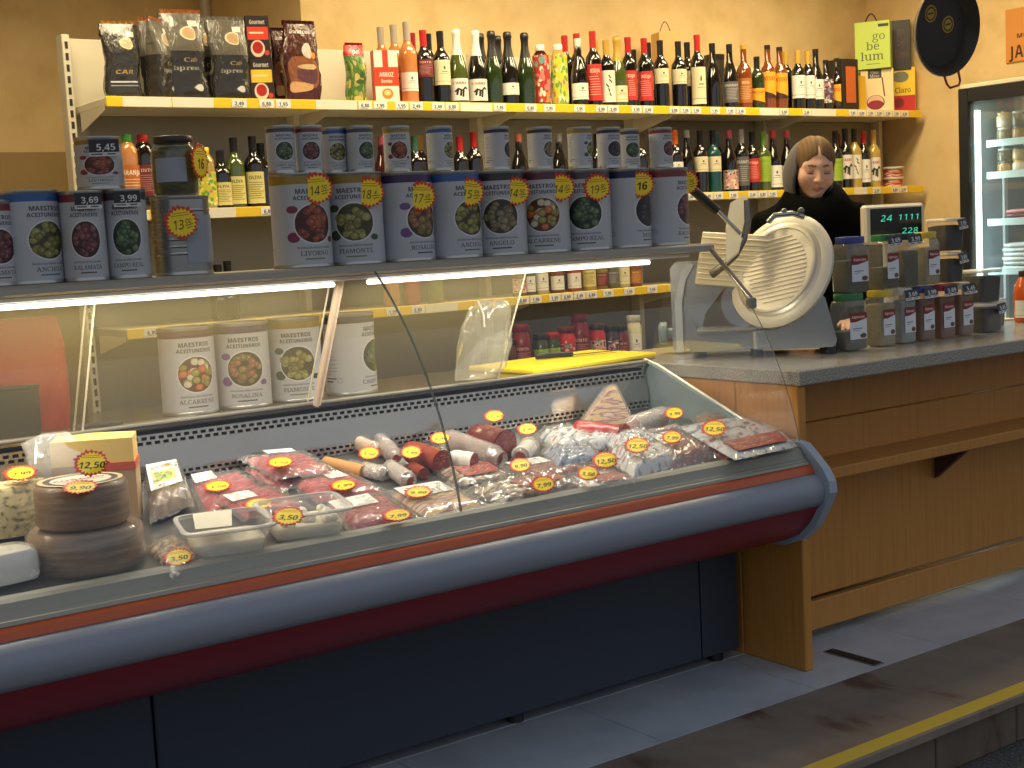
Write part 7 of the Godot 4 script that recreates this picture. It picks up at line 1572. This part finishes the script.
func head_tint(p: Vector3) -> Color:
	var skin = rgb(224, 178, 152); var q = Vector3(absf(p.x), p.y, p.z); var c = skin
	c = c.lerp(rgb(216, 146, 126), clampf(1.0 - (q - Vector3(0.036, -0.034, 0.076)).length() / 0.026, 0.0, 1.0) * 0.45)
	if p.z > 0.05:
		var lip = minf(cap_d(q, [Vector3(0, -0.0585, 0.0885), Vector3(0.020, -0.0625, 0.079), 0.0058, 0.003]), cap_d(q, [Vector3(0, -0.0685, 0.0875), Vector3(0.016, -0.0650, 0.080), 0.0064, 0.003]))
		if lip < 0.0012: c = rgb(202, 134, 122)
		if absf(p.y + 0.0637) < 0.0016 and q.x < 0.021: c = rgb(150, 86, 78)
		var brow = cap_d(q, [Vector3(0.015, 0.0225, 0.084), Vector3(0.032, 0.0250, 0.078), 0.0014, 0.0018]); brow = minf(brow, cap_d(q, [Vector3(0.032, 0.0250, 0.078), Vector3(0.050, 0.0205, 0.062), 0.0018, 0.0004]))
		if brow < 0.0032: c = rgb(120, 90, 70)
		# lashes on the lowered lids
		var e = q - Vector3(0.031, -0.001, 0.0665)
		if e.length() < 0.020:
			if e.y < -0.0035 and e.y > -0.0085: c = rgb(44, 32, 28)
			elif e.y >= -0.0035 and e.y < 0.008: c = rgb(196, 144, 124)
		if (q - Vector3(0.0065, -0.0405, 0.095)).length() < 0.0042: c = rgb(110, 62, 52)
	return c.srgb_to_linear()

func hand_caps(side: float, w: Vector3, fwd: Vector3) -> Array:
	# palm and five bent fingers resting on the worktop; fwd points from the wrist to the fingers
	var up = Vector3.UP; var out = fwd.cross(up).normalized() * side
	var a := [[w, w + fwd * 0.04, 0.024, 0.026], [w + fwd * 0.03 + out * 0.022, w + fwd * 0.085 + out * 0.030, 0.014, 0.013], [w + fwd * 0.03 - out * 0.018, w + fwd * 0.085 - out * 0.026, 0.014, 0.012], [w + fwd * 0.05, w + fwd * 0.09, 0.018, 0.014]]
	var L = [0.068, 0.078, 0.072, 0.056]
	for k in 4:
		var b = w + fwd * 0.088 + out * (0.030 - 0.019 * k)
		var d1 = (fwd + out * (0.12 - 0.09 * k) + up * 0.10).normalized(); var d2 = (fwd - up * 0.35).normalized(); var d3 = (fwd - up * 0.75).normalized()
		var p1 = b + d1 * L[k] * 0.45; var p2 = p1 + d2 * L[k] * 0.32; var p3 = p2 + d3 * L[k] * 0.25
		a.append([b, p1, 0.0095, 0.009]); a.append([p1, p2, 0.009, 0.0082]); a.append([p2, p3, 0.0082, 0.0072])
	var tb = w + fwd * 0.025 + out * 0.024
	var t1 = tb + (fwd * 0.7 + out * 0.7).normalized() * 0.036; var t2 = t1 + (fwd * 0.9 + out * 0.3 - up * 0.15).normalized() * 0.028
	a.append([tb, t1, 0.0135, 0.0105]); a.append([t1, t2, 0.0105, 0.0085])
	return a

func person():
	var c = CAM + ray(813, 165) * 5.42
	var face = atan2(-c.x, -c.z) + 0.12
	var t = thing("person", "woman in a black coat with a grey hood looking down behind the counter", "person", Vector3(c.x, 0, c.z), face)
	var H = Vector3(0, c.y - 0.012, 0.035); var HB = Basis.from_euler(Vector3(0.26, 0.10, -0.05)); var HI = HB.inverse()
	var sh = c.y - 0.245                        # shoulder height
	var wr = [Vector3(-0.12, 1.02, 0.15), Vector3(0.13, 1.02, 0.15)]
	var limbs := [[Vector3(-0.145, sh, -0.03), Vector3(0.145, sh, -0.03), 0.055, 0.055], [Vector3(-0.05, sh - 0.06, -0.02), Vector3(-0.045, 1.0, -0.01), 0.105, 0.095], [Vector3(0.05, sh - 0.06, -0.02), Vector3(0.045, 1.0, -0.01), 0.105, 0.095], [Vector3(-0.06, 0.92, -0.01), Vector3(0.06, 0.92, -0.01), 0.115, 0.115],
		[Vector3(0, sh + 0.09, -0.01), Vector3(0, sh, -0.03), 0.05, 0.07]]
	var legs := []; var arms := []
	for s in [-1.0, 1.0]:
		legs.append([Vector3(s * 0.085, 0.90, -0.01), Vector3(s * 0.095, 0.48, 0.005), 0.085, 0.055]); legs.append([Vector3(s * 0.095, 0.48, 0.005), Vector3(s * 0.10, 0.08, -0.015), 0.055, 0.038]); legs.append([Vector3(s * 0.10, 0.045, -0.03), Vector3(s * 0.115, 0.035, 0.13), 0.038, 0.030])
		var e = Vector3(s * 0.235, sh - 0.27, 0.02); var w = wr[0] if s < 0 else wr[1]
		arms.append([Vector3(s * 0.175, sh - 0.005, -0.03), e, 0.052, 0.042]); arms.append([e, w, 0.042, 0.028])
	# body: one continuous surface; the head and hands on finer grids
	var out = fresh(); var skin = func(_p): return rgb(224, 178, 152).srgb_to_linear()
	var all = limbs + legs + arms
	nets(func(p): return caps_d(p, all, 0.05), Vector3(-0.36, -0.02, -0.2), Vector3(0.36, sh + 0.12, 0.34), 0.016, out, skin)
	nets(func(p): return head_d(HI * (p - H)), H + Vector3(-0.105, -0.20, -0.15), H + Vector3(0.105, 0.135, 0.135), 0.0036, out, func(p): return head_tint(HI * (p - H)))
	for k in 2:
		var hc = hand_caps(-1.0 if k == 0 else 1.0, wr[k] - Vector3(0, 0.012, 0), Vector3(0.25 if k == 0 else -0.25, -0.06, 1).normalized())
		nets(func(p): return caps_d(p, hc, 0.008), wr[k] + Vector3(-0.12, -0.09, -0.04), wr[k] + Vector3(0.12, 0.06, 0.22), 0.0045, out, skin)
	kid(t, "body", net_mesh(out), mat(Color.WHITE, 0.5, {"vc": 1, "sss": 0.15}))
	# hair: parted in the middle and drawn back
	out = fresh()
	var hair = func(p0):
		var p = HI * (p0 - H)
		var d = ell_d(p, Vector3(0, 0.027, -0.018), Vector3(0.0835, 0.0965, 0.101))
		d = smin(d, ell_d(p, Vector3(0, -0.06, -0.06), Vector3(0.072, 0.09, 0.06)), 0.03)
		var cut = ell_d(p, Vector3(0, -0.053, 0.090), Vector3(0.069, 0.120, 0.088))
		d = maxf(d, -cut)
		var groove = absf(p.x) - 0.0015 - 0.0
		if p.y > 0.05: d += 0.0045 * exp(-pow(p.x / 0.006, 2.0))
		return d + 0.0003 * sin(p.x * 420.0 + p.y * 90.0 * signf(p.x))
	nets(hair, H + Vector3(-0.12, -0.18, -0.17), H + Vector3(0.12, 0.16, 0.13), 0.0046, out, func(p): return (rgb(104, 82, 58) if sin((HI * (p - H)).x * 420.0) > 0.0 else rgb(112, 90, 64)).srgb_to_linear())
	kid(t, "hair", net_mesh(out), mat(Color.WHITE, 0.6, {"vc": 1, "spec": 0.2}))
	# grey hood lying round the sides and back of the head
	out = fresh()
	var hood = func(p0):
		var p = HI * (p0 - H)
		var o = ell_d(p, Vector3(-0.012, -0.040, -0.035), Vector3(0.100, 0.150, 0.120))
		var i = ell_d(p, Vector3(-0.010, -0.036, -0.030), Vector3(0.088, 0.138, 0.110))
		var d = maxf(o, -i)
		d = maxf(d, (p.z - 0.045) + 0.55 * (p.y - 0.0) * (1.0 if p.y > 0.0 else -0.15))
		return maxf(d, -0.19 - p.y)
	nets(hood, H + Vector3(-0.14, -0.24, -0.19), H + Vector3(0.14, 0.15, 0.13), 0.0056, out, func(_p): return rgb(80, 76, 76).srgb_to_linear())
	kid(t, "hood", net_mesh(out), mat(Color.WHITE, 0.9, {"vc": 1, "sheen": 0.3}))
	# black coat with a thick collar
	out = fresh(); var coat = limbs.duplicate(); coat.append_array(arms)
	coat.append([Vector3(-0.10, 0.80, -0.01), Vector3(0.10, 0.80, -0.01), 0.13, 0.13])
	var wl = wr[0]; var wrr = wr[1]; var ny = H.y - 0.135
	nets(func(p):
		var d = caps_d(p, coat, 0.06, 0.024) + 0.003 * sin(p.y * 60.0 + p.x * 25.0) + 0.002 * sin(p.x * 90.0)
		# collar: a fat ring about the neck
		var r = Vector2(p.x, (p.z - 0.015) * 0.92).length()
		d = smin(d, Vector2(r - 0.094, (p.y - (sh + 0.070 - 0.40 * (p.z - 0.015))) * 0.50).length() - 0.040, 0.05)
		d = maxf(d, -(Vector2(p.x, p.z - 0.01).length() - 0.062) if p.y > sh + 0.085 else d)
		d = maxf(d, -((p - wl).length() - 0.045)); d = maxf(d, -((p - wrr).length() - 0.045))
		return maxf(d, 0.62 - p.y), Vector3(-0.40, 0.58, -0.26), Vector3(0.40, sh + 0.26, 0.36), 0.011, out, func(_p): return rgb(13, 13, 14).srgb_to_linear())
	kid(t, "coat", net_mesh(out), mat(Color.WHITE, 0.9, {"vc": 1, "spec": 0.12}))
	out = fresh()
	var leg_only = [legs[0], legs[1], legs[3], legs[4]]
	nets(func(p): return maxf(caps_d(p, leg_only, 0.03, 0.014), 0.07 - p.y), Vector3(-0.24, 0.04, -0.16), Vector3(0.24, 1.0, 0.16), 0.014, out, func(_p): return rgb(36, 38, 46).srgb_to_linear())
	kid(t, "trousers", net_mesh(out), mat(Color.WHITE, 0.85, {"vc": 1}))
	out = fresh(); var ft = [legs[2], legs[5]]
	nets(func(p): return maxf(caps_d(p, ft, 0.02, 0.010), 0.001 - p.y), Vector3(-0.20, -0.02, -0.12), Vector3(0.20, 0.14, 0.22), 0.011, out, func(_p): return rgb(34, 32, 32).srgb_to_linear())
	kid(t, "shoes", net_mesh(out), mat(Color.WHITE, 0.6, {"vc": 1}))
